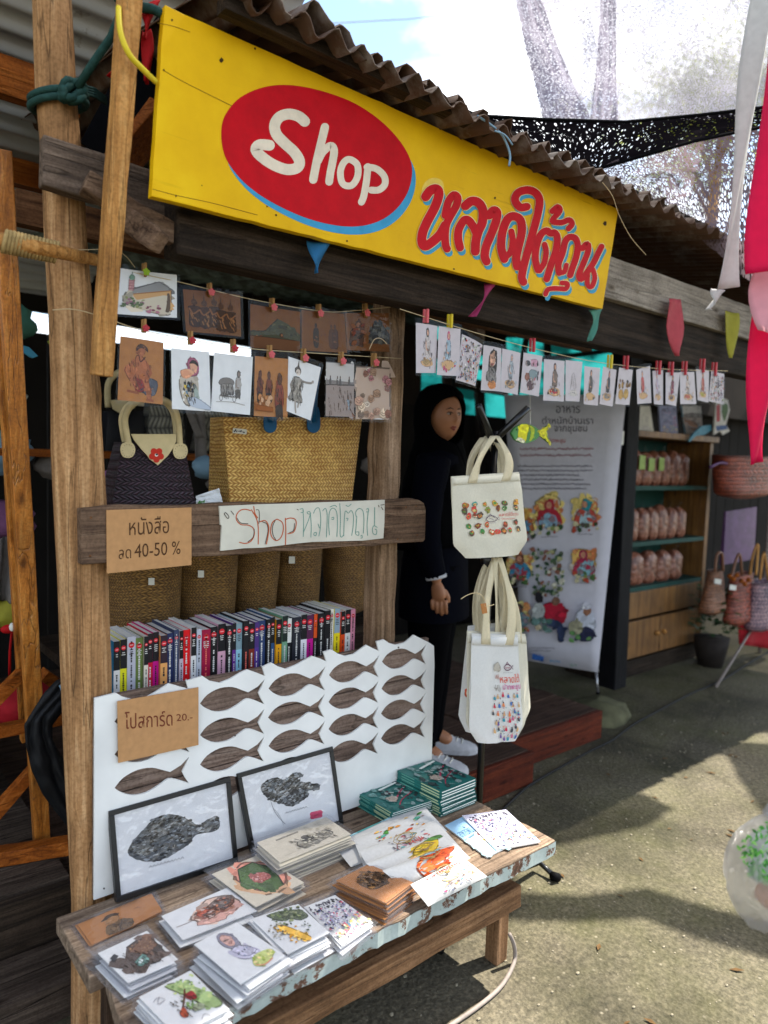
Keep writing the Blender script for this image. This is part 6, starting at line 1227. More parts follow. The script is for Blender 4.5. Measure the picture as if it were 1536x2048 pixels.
b = MB(); b.tube([hp(-.24, -.46, -.001), hp(-.10, -.425, .0012), hp(0, -.44, .0012), hp(.10, -.425, .0012), hp(.24, -.46, -.001)], [.001, .0042, .0038, .0042, .001], 8); b.tube([hp(-.22, -.47, -.001), hp(0, -.525, .002), hp(.22, -.47, -.001)], [.001, .0055, .001], 8); placed(b).build('lips', 'lip', wm, smooth=True)
def hij(u, v):
    zz = 1.672-v**1.25*.70; tb = [(1.672, .012, .012), (1.66, .055, .065), (1.63, .088, .105), (1.57, .103, .124), (1.50, .103, .122), (1.44, .098, .112), (1.40, .104, .112), (1.34, .150, .118), (1.26, .196, .135), (1.12, .215, .158), (.97, .222, .172)]
    for (z1, a1, b1), (z0, a0, b0) in zip(tb, tb[1:]):
        if z0 <= zz <= z1+1e-6: t = (z1-zz)/(z1-z0); rx, ry = a1+(a0-a1)*t, b1+(b0-b1)*t; break
    k = 1-((zz-1.518)/.096)**2; op = math.radians(60)*math.sqrt(k) if k > 0 else 0
    th_ = op+(2*math.pi-2*op)*u; w = 1+.035*noise.noise(V((math.cos(th_)*3, math.sin(th_)*3, zz*6)))*(1+3*max(0, 1.42-zz)/.3)
    s_ = min(1, max(0, (1.42-zz)/.12)); return turn(V((math.sin(th_)*rx*w, -math.cos(th_)*ry*w+.008, zz+ (.02*math.cos(th_) if zz < 1.1 else 0))), (HR-RZ)*(1-s_))
b = MB(); b.grid(hij, 48, 44); placed(b).build('headscarf', 'hijab_black', wm, smooth=True, solid=.006)
def loft(b, rings, n=20, wr=.02, seed=0):
    def f(u, v):
        i = min(int(v*(len(rings)-1)), len(rings)-2); t = v*(len(rings)-1)-i; a, c_ = rings[i], rings[i+1]; z, x0, y0, rx, ry = [a[k]+(c_[k]-a[k])*t for k in range(5)]; th_ = 2*math.pi*u
        w = 1+wr*noise.noise(V((math.cos(th_)*2.2, math.sin(th_)*2.2, z*9+seed))); return V((x0+math.sin(th_)*rx*w, y0-math.cos(th_)*ry*w, z))
    b.grid(f, n, (len(rings)-1)*5)
b = MB(); loft(b, [(.66, 0, 0, .205, .155), (.80, 0, 0, .20, .15), (.95, 0, 0, .188, .14), (1.1, 0, 0, .18, .13), (1.25, 0, 0, .185, .125), (1.36, 0, 0, .15, .10), (1.42, 0, 0, .06, .06)], 26, .06)
for ch_ in (((.15, 0, 1.345), (.195, .012, 1.21), (.208, .015, 1.06), (.210, -.01, .945), (.203, -.03, .862)), ((-.15, 0, 1.345), (-.195, .01, 1.21), (-.213, .01, 1.06), (-.211, -.012, .94), (-.203, -.036, .862))):
    b.tube(cr([tuple(p) for p in ch_], 5), [.075-.032*i/20 for i in range(21)], 14, lump=.10)
placed(b).build('jacket', 'navy_cloth', wm, smooth=True)
b = MB(); b.tube([(-.2035, -.034, .868), (-.203, -.0365, .858), (-.203, -.0375, .854)], [.0445, .0450, .044], 16); placed(b).build('cuff_trim', 'shoe_white', wm, smooth=True)
b = MB(); loft(b, [(.06, .09, .01, .055, .06), (.25, .09, .005, .066, .07), (.48, .09, 0, .078, .082), (.72, .085, 0, .098, .105), (.90, .06, 0, .12, .13)], 18, .07, 3); loft(b, [(.06, -.09, .02, .055, .06), (.25, -.09, .01, .066, .07), (.48, -.09, 0, .078, .082), (.72, -.085, 0, .098, .105), (.90, -.06, 0, .12, .13)], 18, .07, 5)
placed(b).build('trousers', 'black_trouser', wm, smooth=True)
for x, y, rot_ in ((.105, -.03, .16), (-.10, -.01, -.1)):
    prof = [(.09, .028, .05, .088), (.06, .036, .05, .095), (.0, .041, .05, .092), (-.05, .043, .048, .075), (-.10, .046, .042, .058), (-.145, .043, .036, .046), (-.175, .028, .03, .034), (-.186, .010, .02, .022)]
    def shoe(u, v, x=x, y=y, rot_=rot_):
        i = min(int(v*7), 6); t = v*7-i; a, c_ = prof[i], prof[i+1]; yy, w, _, h = [a[k]+(c_[k]-a[k])*t for k in range(4)]; th_ = math.pi*u; px_, pz_ = -w*math.cos(th_), .018+(h-.018)*math.sin(th_)**.8
        c, s_ = math.cos(rot_), math.sin(rot_); return V((x+px_*c-yy*s_, y+px_*s_+yy*c, pz_))
    b = MB(); b.grid(shoe, 14, 28); s_o = placed(b).build('shoe', 'shoe_white', wm, smooth=True)
    c, s_ = math.cos(rot_), math.sin(rot_); sole = [(w*1.08*sg, yy) for sg, rng in ((1, prof), (-1, prof[::-1])) for yy, w, _, h in rng]; b = MB(); b.prism([(x+px_*c-yy*s_, y+px_*s_+yy*c, .001) for px_, yy in sole], (0, 0, .020)); placed(b).build('sole', 'shoe_white', s_o)
    b = MB()
    for k in range(5):
        v = .30+.075*k; b.tube([shoe(.28, v)+V((0, 0, .002)), shoe(.5, v+.02)+V((0, 0, .004)), shoe(.72, v)+V((0, 0, .002))], .0032, 6)
    placed(b).build('laces', 'tag_white', s_o)
# ================================================================== banner on an X stand
plain('banner_vinyl', C('#c6c4cc'), .45, .05, 20, .02)
p0 = at(1196, 1345, y=2.36); p1 = at(1062, 1322, z=p0.z); d_ = (p1-p0).normalized(); PN = Plane(p0, (d_.y, -d_.x, 0))
if PN.n.dot(EYE-p0) < 0: PN.n = -PN.n
bt = thing('banner', 'tall pale banner with food-maker drawings on a metal X stand', 'banner', p0+V((-.3, .25, -.15)))
bc = [PN.at(1008, 790), PN.at(1253, 790), PN.at(1196, 1345), PN.at(1046, 1319)]
bq = Quad(*bc); b = MB(); b.grid(lambda u, v: bq.put(u, v, .006*math.sin(u*3.1)), 8, 12); b.build('sheet', 'banner_vinyl', bt, smooth=True, solid=.0012)
pp = lambda x, y, o: PN.at(x, y, o+.007)
a = Art(pp, 11); k = '4a4652'
write(a.b, 'อาหาร', pp, (1112, 812, 1160, 826), C('#3f3b48'), .001); write(a.b, 'ตำหนักบ้านเรา', pp, (1084, 832, 1186, 848), C('#3f3b48'), .001); write(a.b, 'จากชุมชน', pp, (1108, 852, 1174, 868), C('#3f3b48'), .001); write(a.b, 'ปากพะยูน', pp, (1096, 876, 1130, 888), C('#b0404a'), .001)
for i, y in enumerate((895, 908)): a.scrib(1040, y, 148-i*4, 5, '8a3a48', 26, 1.4)
for i, y in enumerate((930, 939, 948, 957, 966, 975)): a.scrib(1036, y, (150, 150, 124, 132, 146, 138)[i], 4, k, 28, 1.2)
a.z = .0012
def fig(x, y, s, sc, bd, ap, glow='d8c070'):
    a.blob(x+a.r.uniform(-5, 5), y-2, 31*s, 30*s, glow, .5, n=15); a.dots(x-30*s, y-26*s, x+28*s, y+22*s, 30, [glow, 'd8b878', 'd09058', 'c8bcb0', 'cc7a4a'], 4*s, 10*s); a.curve([(x-24*s, y+30*s), (x-20*s, y+4*s), (x-8*s, y-6*s), (x+10*s, y-6*s), (x+22*s, y+6*s), (x+24*s, y+30*s)], bd); a.curve([(x-12*s, y+34*s), (x-10*s, y+8*s), (x+12*s, y+8*s), (x+14*s, y+34*s)], ap); a.dots(x-22*s, y, x+22*s, y+30*s, 12, [bd, ap, '8a7a80'], 4*s, 8*s); a.blob(x+a.r.uniform(-3, 3), y-14*s, 11*s, 14*s, sc, .25); a.blob(x-2*s, y-15*s, 6*s, 8*s, 'c48a6c', .1)
    a.dots(x-28*s, y+28*s, x+28*s, y+48*s, 16, ['4a6a3c', '2f4a2c', '8a9a5a', 'b04a34', 'd0c8a0', '55504a'], 3*s, 7*s); a.scrib(x-18*s, y+52*s, 36*s, 3, '6a6672', 9, .9)
fig(1100, 1024, .92, 'a82c3c', 'b02a38', '88a8bc'); fig(1171, 1022, .86, '2f8a94', 'c05040', 'a8c4cc'); fig(1046, 1040, .8, 'c89a4a', 'b86a3a', '5a8aa8'); fig(1168, 1122, .82, '9a2448', 'a8324a', '88b4c0', 'd8b060'); fig(1040, 1130, .8, '7a4a3a', '3f86a8', 'a03a48')
a.dots(1064, 1098, 1126, 1192, 90, ['4a6a48', '2f4a34', '7a8a6a', 'a8a878', 'd0ccb8', '8a5a4a', '55604a'], 2.5, 6.5)
fig(1036, 1228, .75, '5a4a44', '5a7a80', '6a8a90', 'c8c07a'); a.z += .0004
a.curve([(1082, 1218), (1096, 1206), (1122, 1208), (1134, 1226), (1124, 1248), (1098, 1244)], 'b01c34'); a.blob(1112, 1202, 8, 9, '7a5a48'); a.curve([(1096, 1244), (1118, 1242), (1130, 1262), (1124, 1282), (1116, 1280), (1114, 1258)], '2a3450'); a.blob(1078, 1196, 8, 12, '1f1c22'); a.blob(1078, 1222, 12, 18, 'b0b4b0', .2); a.dots(1068, 1236, 1100, 1262, 14, ['a8b0a0', '6a8a84', '4a6a60', 'c0b090'], 4, 8)
a.blob(1172, 1240, 20, 26, 'c8ccd8', .2); a.blob(1174, 1222, 8, 9, '9a6a50'); a.blob(1173, 1212, 10, 7, 'd4d4de'); a.blob(1172, 1268, 18, 16, '2a2c48', .25); a.curve([(1138, 1246), (1160, 1242), (1164, 1264), (1142, 1268)], '98947a'); a.dots(1140, 1266, 1180, 1280, 8, ['4a7a48', '6a9a5a'], 3, 6)
a.scrib(1058, 1294, 52, 4, k, 12, 1); a.scrib(1058, 1300, 44, 3, k, 10, 1); a.poly([(1064, 1308), (1087, 1313), (1087, 1323), (1064, 1318)], '2f5a9a'); a.scrib(1100, 1320, 22, 5, '5a8ab0', 6, 1.4); a.scrib(1140, 1328, 14, 5, '7a9a8a', 4, 1.2); a.done(bt)
for p, q_ in ((PN.at(1192, 1342, -.01), at(1196, 1388, z=.17)), (PN.at(1050, 1318, -.01), PN.at(1052, 1352, -.03))):
    b = MB(); b.tube([p, q_], .008, 8); lg = b.build('leg', 'steel', bt, smooth=True); b = MB(); b.tube([q_+V((0, 0, .012)), q_], .011, 8); b.build('rubber_foot', 'black_cloth', lg)
for s_ in ((0, 0, 1, 1), (1, 0, 0, 1)):
    b = MB(); b.tube([bq.put(s_[0], s_[1], -.012), bq.put(.5, .55, -.06), bq.put(s_[2], s_[3], -.012)], .006, 8); b.build('cross_rod', 'steel', bt, smooth=True)
b = MB(); q = px_quad(PY(2.375), [(1225, 864), (1249, 862), (1247, 890), (1226, 891)]); q.slab(b, .01); o = b.build('wall_switch', 'tag_white', bevel=.002); tag(o, 'small white switch box on the black post beside the banner', 'switch')
# ================================================================== snack cabinet
plain('cab_green', C('#1f463f'), .6, .2, 12, .1)
CY = 2.72; cx0, cx1 = at(1246, 880, y=CY).x, at(1428, 880, y=CY).x; zt = at(1330, 878, y=CY).z; CD = .38
zs = [at(1330, y, y=CY).z for y in (972, 1080, 1166)]; zd = at(1330, 1225, y=CY).z
cb = thing('snack_cabinet', 'brown wooden cabinet with green shelves full of snack bags', 'cabinet', ((cx0+cx1)/2, CY+.2, 0))
b = MB(); b.box(cx0, cx0+.05, CY, CY+CD, .12, zt); b.box(cx1-.05, cx1, CY, CY+CD, .12, zt); b.build('side', 'cabinet_wood', cb, bevel=.003)
b = MB(); b.box(cx0-.03, cx1+.03, CY-.03, CY+CD, zt+.001, zt+.045); b.build('top', 'cabinet_wood', cb, bevel=.003)
b = MB(); b.box(cx0+.051, cx1-.051, CY+CD-.02, CY+CD, zs[2], zt); b.build('back', 'cab_green', cb)
for z in zs: b = MB(); b.box(cx0+.052, cx1-.052, CY+.004, CY+CD-.022, z-.03, z); b.build('shelf', 'cab_green', cb)
b = MB(); b.box(cx0+.052, cx1-.052, CY+.006, CY+CD, zd, zs[2]-.035); b.build('drawer', 'cabinet_wood', cb, bevel=.004)
xm = (cx0+cx1)/2
for a_, c_, kx in ((cx0+.052, xm-.004, xm-.05), (xm+.004, cx1-.052, xm+.05)):
    b = MB(); b.box(a_, c_, CY+.004, CY+.03, .14, zd-.02); dr = b.build('door', 'cabinet_wood', cb, bevel=.004); b = MB(); b.ball((kx, CY-.008, .14+(zd-.16)*.55), .018); b.build('knob', 'tan_wood', dr, smooth=True)
b = MB(); b.box(cx0+.052, cx1-.052, CY+.05, CY+CD, .14, zd-.025); b.build('carcass', 'dark_wood', cb); b = MB(); b.box(cx0+.02, cx1-.02, CY+.02, CY+CD, 0, .118); b.build('plinth', 'dark_wood', cb)
m, N, L, bs = new_mat('snack'); mp = coords(N, L, (1, 1, 1)); n = nd(N, 'ShaderNodeTexNoise', i_Scale=26.0, i_Detail=5.0); L.new(mp.outputs[0], n.inputs['Vector']); r = ramp(N, [(.35, C('#5a3124')), (.6, C('#95604a')), (.80, C('#cfa492'))]); L.new(n.outputs['Fac'], r.inputs[0]); L.new(r.outputs[0], bs.inputs['Base Color']); bs.inputs['Roughness'].default_value = .25; bs.inputs['Specular IOR Level'].default_value = .5; bump(N, L, n.outputs['Fac'], bs, .8, .02)
plain('snack_label', C('#9ab060'), .5, .2, 30, 0)
def snack(x, z, w, h, lab, grp, label=False, seed=1):
    t = thing('snack_bag', lab, 'snack bag', (x, CY+.10, z), grp); r = random.Random(seed)
    def f(q):
        g = lambda x: math.copysign(abs(x)**.62, x); k = 1-.75*max(0, q.z-.45)**1.1; n_ = 1+.16*noise.noise(q*2.2+V((seed, 0, 0))); return V((g(q.x)*k*n_*.92, g(q.y)*k*n_, max(g(q.z), -.92)))
    tl_ = (r.random()-.5)*.22; b = MB(); b.ball((0, 0, h*.45), (w/2, .06, h*.52), 18, 14, fn=f); b.v = [V((x+v.x*math.cos(tl_)+v.z*math.sin(tl_)*.6, CY+.10+v.y+.02*(r.random()-.5)*0, z+v.z)) for v in b.v]; b.build('pouch', 'snack', t, smooth=True)
    b = MB(); b.tube([(x, CY+.10, z+h*.86), (x+.004, CY+.10, z+h*.99), (x+(r.random()-.5)*.05, CY+.08, z+h*1.14)], [w*.20, w*.07, w*.16], 8, flat=.4); b.build('tied_neck', 'clear_plastic', t, smooth=True)
    if label: q = px_quad; b = MB(); b.box(x-w*.26, x+w*.26, CY+.028, CY+.033, z+h*.42, z+h*.78); b.build('label', 'snack_label', t)
for row, (z, n, h, words) in enumerate(((zs[0], 7, .26, 'top'), (zs[1], 7, .25, 'middle'), (zs[2], 5, .24, 'bottom'))):
    x0, x1 = cx0+.10, cx1-.24
    for i in range(n):
        w = (x1-x0)/n*(.90+.22*rnd.random()); x = x0+(x1-x0)*(i+.5)/n+(rnd.random()-.5)*.02
        lb = row == 0 and i < 4
        snack(x, z, w, h*(.95+.1*rnd.random()), f'brown snack bag with green label on the {words} cabinet shelf' if lb else f'unlabelled brown snack bag on the {words} cabinet shelf', f'{"labelled" if lb else "plain"} snack bags on the {words} shelf', lb, row*10+i)
# things standing on the cabinet and hung by it
plain('lilac_paper', C('#8f93b0'), .6, .1, 30, 0)
for pxs, lab, mt, dr in (([(1270, 812), (1300, 812), (1308, 866), (1278, 868)], 'grey picture card standing at the cabinet top\'s left', 'old_white', art_pale), ([(1318, 812), (1352, 812), (1356, 866), (1322, 868)], 'lilac booklet with yellow spine standing on the cabinet', 'lilac_paper', art_crowd2), ([(1364, 812), (1402, 812), (1406, 866), (1372, 868)], 'blue booklet standing on the cabinet, behind the blue fish', 'blue_cover', art_boats)):
    pl = PY(CY+.05); q = px_quad(pl, pxs); t = thing('booklet', lab, 'booklet', q.put(.5, 1)); b = MB(); q.slab(b, .012); b.build('cover', mt, t); a = Art(q.put, 4); dr(a); a.done(t)
def flatfish(label, pl, pts, mat, cat='ornament', art=None, th=.012):
    t = thing('wooden_fish', label, cat, pl.at(*pts[0])); b = MB(); b.prism([pl.at(*p) for p in pts], pl.n*-th); b.build('body', mat, t)
    if art: a = Art(lambda x, y, o: pl.at(x, y, o), 3); art(a); a.done(t, 'painting')
plain('fish_blue', C('#3f86a0'), .5, .3, 20, .1); plain('fish_pale', C('#c9c4bc'), .5, .2, 20, .1)
flatfish('blue wooden fish on the edge of the cabinet top', PY(CY-.06), [(1377, 882), (1388, 866), (1404, 852), (1422, 850), (1424, 860), (1408, 870), (1392, 872), (1380, 884)], 'fish_blue')
flatfish('pale wooden fish painted with red and green bars, hung by the cabinet', PY(CY-.08), [(1428, 870), (1432, 800), (1442, 794), (1456, 800), (1460, 820), (1452, 850), (1460, 862), (1446, 870), (1440, 862)], 'fish_pale', art=lambda a: (a.poly([(1433, 810), (1440, 808), (1440, 842), (1433, 844)], 'b0343c'), a.curve([(1444, 812), (1454, 808), (1456, 822), (1448, 842)], '4a6a34'), a.poly([(1432, 852), (1452, 850), (1456, 858), (1434, 862)], '34548a')))
# ================================================================== woven bags for sale at the far right
def rbag(name, label, tl, tr, br, bl, Y, mat, dep=.12, handles=(), hm='cream_leather', tagp=None, bul=.04):
    t = thing(name, label, 'bag', at((bl[0]+br[0])/2, (bl[1]+br[1])/2, y=Y), 'woven bags hung at the far right'); b = MB(); 
    if name == 'woven_mat': woven_body(b, at(*tl, y=Y), at(*tr, y=Y), at(*br, y=Y), at(*bl, y=Y), dep, bul)
    else:
        A_, B_, C_, D_ = [at(*p, y=Y) for p in (tl, tr, br, bl)]; wt, wb = (B_-A_).length, (C_-D_).length; k_ = max(wt, wb)/2; round_body(b, (D_+C_)/2, k_, dep*.6, ((A_+B_)/2-(C_+D_)/2).length, wt/2/k_, wb/2/k_, int(tl[0]))
    b.build('body', mat, t, smooth=True)
    for h in handles:
        b = MB(); b.tube(cr([tuple(at(x, y, y=Y-.05)) for x, y in h], 4), .010, 8); b.build('handle', hm, t, smooth=True)
    if tagp: b = MB(); q = px_quad(PY(Y-.06), [(tagp[0]-6, tagp[1]-6), (tagp[0]+7, tagp[1]-4), (tagp[0]+6, tagp[1]+6), (tagp[0]-7, tagp[1]+4)]); q.slab(b, .002); b.build('price_tag', 'tag_white', t)
Y = 2.5
rbag('woven_bag', 'red and plum woven basket bag hanging above the purple mat', (1424, 922), (1530, 912), (1524, 992), (1442, 1004), Y, 'weave_red', .2, [((1420, 935), (1445, 925), (1480, 938), (1500, 930))], 'weave_plum')
rbag('woven_mat', 'purple woven mat hanging behind the bags', (1452, 1024), (1514, 1014), (1508, 1118), (1446, 1130), Y+.25, 'weave_plum', .03, bul=.01)
rbag('woven_bag', 'grey brown woven bag with a white tag, nearest the cabinet', (1424, 1142), (1446, 1140), (1446, 1236), (1402, 1222), Y, 'weave_tan', .12, [((1430, 1144), (1434, 1110), (1444, 1108), (1446, 1142))], 'weave_tan', (1436, 1163))
rbag('woven_bag', 'reddish woven bag between the grey brown and patterned ones', (1452, 1150), (1486, 1160), (1502, 1256), (1450, 1244), Y-.05, 'weave_red', .12, [((1462, 1160), (1472, 1120), (1480, 1110), (1484, 1150))], 'weave_tan', (1466, 1175), .03)
rbag('woven_bag', 'patterned plum and pink woven bag with beaded handles', (1488, 1172), (1546, 1166), (1552, 1270), (1496, 1252), Y-.1, 'weave_mixed', .14, [((1500, 1150), (1506, 1110), (1516, 1090), (1512, 1150)), ((1520, 1160), (1528, 1105), (1536, 1160))], 'tan_wood', None, .03)
bd_ = thing('bead_string', 'string of amber wooden beads across the patterned bag', 'beads', at(1470, 1150, y=2.34))
for i, (x, y) in enumerate(((1460, 1152), (1467, 1158), (1474, 1150), (1483, 1162), (1490, 1168), (1497, 1160))): b = MB(); b.ball(at(x, y, y=2.34), .018, 10, 8); b.build('bead', 'orange_beam', bd_, smooth=True)
plain('red_cloth', C('#9a1822'), .8, .2, 20, .2); b = MB(); q = px_quad(PY(2.45), [(1476, 1240), (1550, 1252), (1550, 1300), (1478, 1288)]); b.grid(lambda u, v: q.put(u, v, .02*math.sin(u*9)), 12, 4); tag(b.build('red_cloth', 'red_cloth', smooth=True, solid=.004), 'red cloth hanging under the woven bags at right', 'cloth')
b = MB(); p = at(1522, 1270, y=2.5); b.tube([(p.x, 2.5, .0), (p.x, 2.5, 1.55)], .015, 10); b.tube([(p.x, 2.5, .35), at(1432, 1374, z=.005)], .010, 8); b.tube([(p.x-.5, 2.5, 1.53), (p.x+.5, 2.5, 1.53)], .012, 8)
rk = b.build('bag_rack', 'grey_cable', smooth=True); tag(rk, 'thin metal rack with a slanting leg holding the woven bags', 'rack')
# neighbouring shop's dark back, potted plant
pp_ = at(1420, 1330, z=0); pt_ = thing('potted_plant', 'leafy potted plant in the dark beside the cabinet', 'plant', pp_)
plain('pot', C('#2a2420'), .8, .2, 20, .1); plain('leaf_dark', C('#2c5226'), .55, .3, 20, .1)
b = MB(); b.tube([pp_, pp_+V((0, 0, .12)), pp_+V((0, 0, .22))], [.09, .115, .13], 14); b.build('pot', 'pot', pt_, smooth=True)
b = MB()
for i in range(150):
    t_ = rnd.random()*6.28; e = .2+rnd.random()*.9; c_ = pp_+V((math.cos(t_)*.16*e, math.sin(t_)*.16*e, .25+.35*rnd.random())); d1 = V((math.cos(t_), math.sin(t_), rnd.random()-.3)).normalized()*.07; d2 = d1.cross(V((0, 0, 1))).normalized()*.022; b.poly([c_, c_+d1*.5+d2, c_+d1, c_+d1*.5-d2])
b.build('foliage', 'leaf_dark', pt_)
# ================================================================== the shop's dark inside and what shows behind
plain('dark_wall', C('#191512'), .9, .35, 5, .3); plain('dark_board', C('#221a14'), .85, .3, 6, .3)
m, N, L, bs = new_mat('turquoise'); N.remove(bs); tr = nd(N, 'ShaderNodeBsdfTranslucent'); mp = coords(N, L, (.5, 1, 1)); n = nd(N, 'ShaderNodeTexNoise', i_Scale=3.2, i_Detail=5.0); L.new(mp.outputs[0], n.inputs['Vector']); r = ramp(N, [(.42, (.004, .06, .05)), (.5, (.02, .36, .32)), (.62, (.05, .62, .56))]); L.new(n.outputs['Fac'], r.inputs[0]); L.new(r.outputs[0], tr.inputs[0])
df = nd(N, 'ShaderNodeBsdfDiffuse'); L.new(r.outputs[0], df.inputs[0]); ms = nd(N, 'ShaderNodeMixShader', i_0=.6)
L.new(df.outputs[0], ms.inputs[1]); L.new(tr.outputs[0], ms.inputs[2]); L.new(ms.outputs[0], N['Material Output'].inputs[0])
def wall(name, label, x0, x1, y, z0, z1, n, mat='dark_wall', t=.025):
    b = MB(); w = (x1-x0)/n
    for i in range(n): b.box(x0+i*w+.003, x0+(i+1)*w-.003, y+(rnd.random()-.5)*.006, y+t, z0, z1)
    return tag(b.build(name, mat, org=((x0+x1)/2, y, z0)), label, 'wall')
zg0, zg1 = at(300, 694, y=4.55).z, at(300, 652, y=4.55).z
XE = at(840, 700, y=4.55).x
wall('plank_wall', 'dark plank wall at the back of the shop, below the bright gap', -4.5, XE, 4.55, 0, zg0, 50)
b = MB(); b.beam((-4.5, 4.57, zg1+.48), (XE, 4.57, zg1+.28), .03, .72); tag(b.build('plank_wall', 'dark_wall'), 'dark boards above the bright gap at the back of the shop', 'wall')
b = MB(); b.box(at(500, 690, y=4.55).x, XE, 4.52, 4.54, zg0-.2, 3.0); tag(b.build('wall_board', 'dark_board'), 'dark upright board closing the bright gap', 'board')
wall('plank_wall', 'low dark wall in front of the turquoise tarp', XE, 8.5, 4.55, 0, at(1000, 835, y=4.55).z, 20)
b = MB(); b.grid(lambda u, v: (3.6+6.5*u, 5.3+.06*math.sin(u*17)+.05*math.sin(v*6+u*3), .9+2.2*v), 40, 12); tag(b.build('tarp', 'turquoise', smooth=True), 'turquoise tarp glowing behind the doorway', 'tarp')
for pts, w in (([(893, 700), (896, 900)], .09), ([(958, 770), (965, 900)], .10), ([(1090, 560), (1098, 800)], .07), ([(905, 762), (1015, 782)], .10), ([(850, 700), (1010, 690)], .16), ([(960, 735), (1230, 700)], .05), ([(1010, 660), (1240, 660)], .14), ([(900, 640), (1260, 610)], .2), ([(1030, 800), (1060, 640)], .05), ([(900, 668), (1110, 664)], .07)):
    b = MB(); b.beam(at(*pts[0], y=4.45+.02*len(str(w))), at(*pts[1], y=4.45), w, .04, (0, 1, 0)); o = b.build('lattice_board', 'dark_board'); tag(o, 'dark board in the lattice before the turquoise tarp', 'board', 'boards before the tarp')
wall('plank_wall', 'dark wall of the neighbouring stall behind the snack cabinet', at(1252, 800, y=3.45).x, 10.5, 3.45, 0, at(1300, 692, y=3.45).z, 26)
b = MB(); b.box(at(1345, 660, y=3.3).x, 10.5, 3.3, 3.36, 2.0, 3.2); tag(b.build('wall_board', 'dark_board'), 'dark boarding under the eave at far right', 'board')
b = MB(); b.beam((3.6, 4.85, 3.02), (8.5, 4.85, 3.02), .05, .3); tag(b.build('purlin', 'dark_wood'), 'dark beam at the roof\'s far side above the tarp', 'beam')
corr('roof_sheet', lambda s, t: (.9+s, 2.3+t, 2.30+.13*t), 3.0, 2.0, .11, .014, 'green_tin', 'greenish inner tin sheet seen under the beam behind the cards', 8, 0, seed=7)
b = MB(); b.beam((.5, 2.25, 2.16), (3.2, 2.25, 2.13), .05, .09, rough=.004, n=4); tag(b.build('purlin', 'rust_brown'), 'reddish beam behind the upper row of postcards', 'beam')
b = MB(); b.beam((2.0, 2.0, 2.12), (3.4, 3.2, 2.30), .06, .10, rough=.004, n=4); tag(b.build('rafter', 'rust_brown'), 'brown rafter running back over the doorway', 'rafter')
b = MB(); b.box(4.9, 7.5, 1.62, 1.70, zb-.02, zb+.2); tag(b.build('header_beam', 'dark_wood'), 'dark beam continuing at far right behind the ribbons', 'beam')
# shelf and bags at the back of the shop
Y = 3.1; b = MB(); z = at(330, 906, y=Y).z; b.box(-.1, 1.9, Y, Y+.35, z-.03, z); tag(b.build('back_shelf', 'orange_beam'), 'reddish shelf behind the woven bags', 'shelf')
plain('grey_cloth', C('#77706a'), .9, .2, 40, .2); weave('weave_stripe', C('#2a2824'), C('#8f8a78'), .05, .016, .6); plain('dark_leather', C('#0c0b10'), .5, .3, 20, .1)
def bbag(label, x0, y0, x1, y1, mat, flap=None, hs=None):
    t = thing('shoulder_bag', label, 'bag', at((x0+x1)/2, y1, y=Y-.05), 'bags on the back shelf'); b = MB(); woven_body(b, at(x0+6, y0, y=Y-.05), at(x1-6, y0, y=Y-.05), at(x1, y1, y=Y-.05), at(x0, y1, y=Y-.05), .12, .02); b.build('body', mat, t, smooth=True)
    if flap: b = MB(); b.prism([PY(Y-.085).at(*p) for p in flap], (0, .004, 0)); b.build('flap', 'cream_leather', t)
    if hs: b = MB(); b.tube(cr([tuple(at(x, y, y=Y-.06)) for x, y in hs], 4), .013, 8); b.build('handle', 'cream_leather', t, smooth=True)
bbag('dark bag with cream flap and round handle on the back shelf', 210, 822, 292, 902, 'dark_leather', [(220, 800), (272, 800), (270, 815), (246, 830), (226, 818)], [(216, 815), (216, 770), (232, 748), (255, 745), (280, 770), (282, 812)])
bbag('grey striped bag on the back shelf beside the dark one', 294, 812, 372, 902, 'weave_stripe')
bbag('grey striped bag on the back shelf near the straw bag', 402, 822, 462, 902, 'weave_stripe')
b = MB(); b.grid(lambda u, v: at(386+22*u+6*v, 815+115*v, y=Y-.12)+V((0, .01*math.sin(u*6), 0)), 4, 8); b.grid(lambda u, v: at(368+16*u+24*v, 815+60*v, y=Y-.13), 3, 6); tag(b.build('cloth_strap', 'grey_cloth', smooth=True, solid=.003), 'long grey cloth straps hanging behind the bags', 'strap')
plain('pink_cloth', C('#8a5a80'), .8, .2, 20, .1); plain('pale_blue', C('#7f9fb4'), .6, .2, 14, .1)
b = MB(); b.ball(at(222, 985, y=2.35), (.05, .05, .075), 14, 10); tag(b.build('cloth_bundle', 'pink_cloth', smooth=True), 'mauve cloth bundle behind the purple handbag', 'cloth')
for (x, y, r_, mt, lab) in ((412, 935, .05, 'pale_blue', 'pale blue bundle on the lower shelf behind the bags'), (440, 968, .045, 'grey_cloth', 'grey bundle behind the straw bag'), (745, 930, .05, 'grey_cloth', 'grey bundle between straw bag and post')):
    b = MB(); b.ball(at(x, y, y=2.9), (r_*1.3, r_, r_), 12, 8, fn=lambda q: q*(1+.3*noise.noise(q*2+V((x, 0, 0))))); tag(b.build('cloth_bundle', mt, smooth=True), lab, 'cloth')
t = thing('paper_sheet', 'crumpled white paper with green print on the rail\'s shelf', 'paper', at(420, 1000, y=1.9)); q = px_quad(PY(1.93), [(392, 992), (438, 976), (446, 1006), (392, 1010)]); b = MB(); b.grid(lambda u, v: q.put(u, v, .006*noise.noise(V((u*4, v*4, 2)))), 8, 6); b.build('sheet', 'paper', t); a = Art(lambda u, v, o: q.put(u, v, o+.006), 2); a.scrib(.05, .55, .25, .35, '4a7a3a', 4, .05); a.done(t)
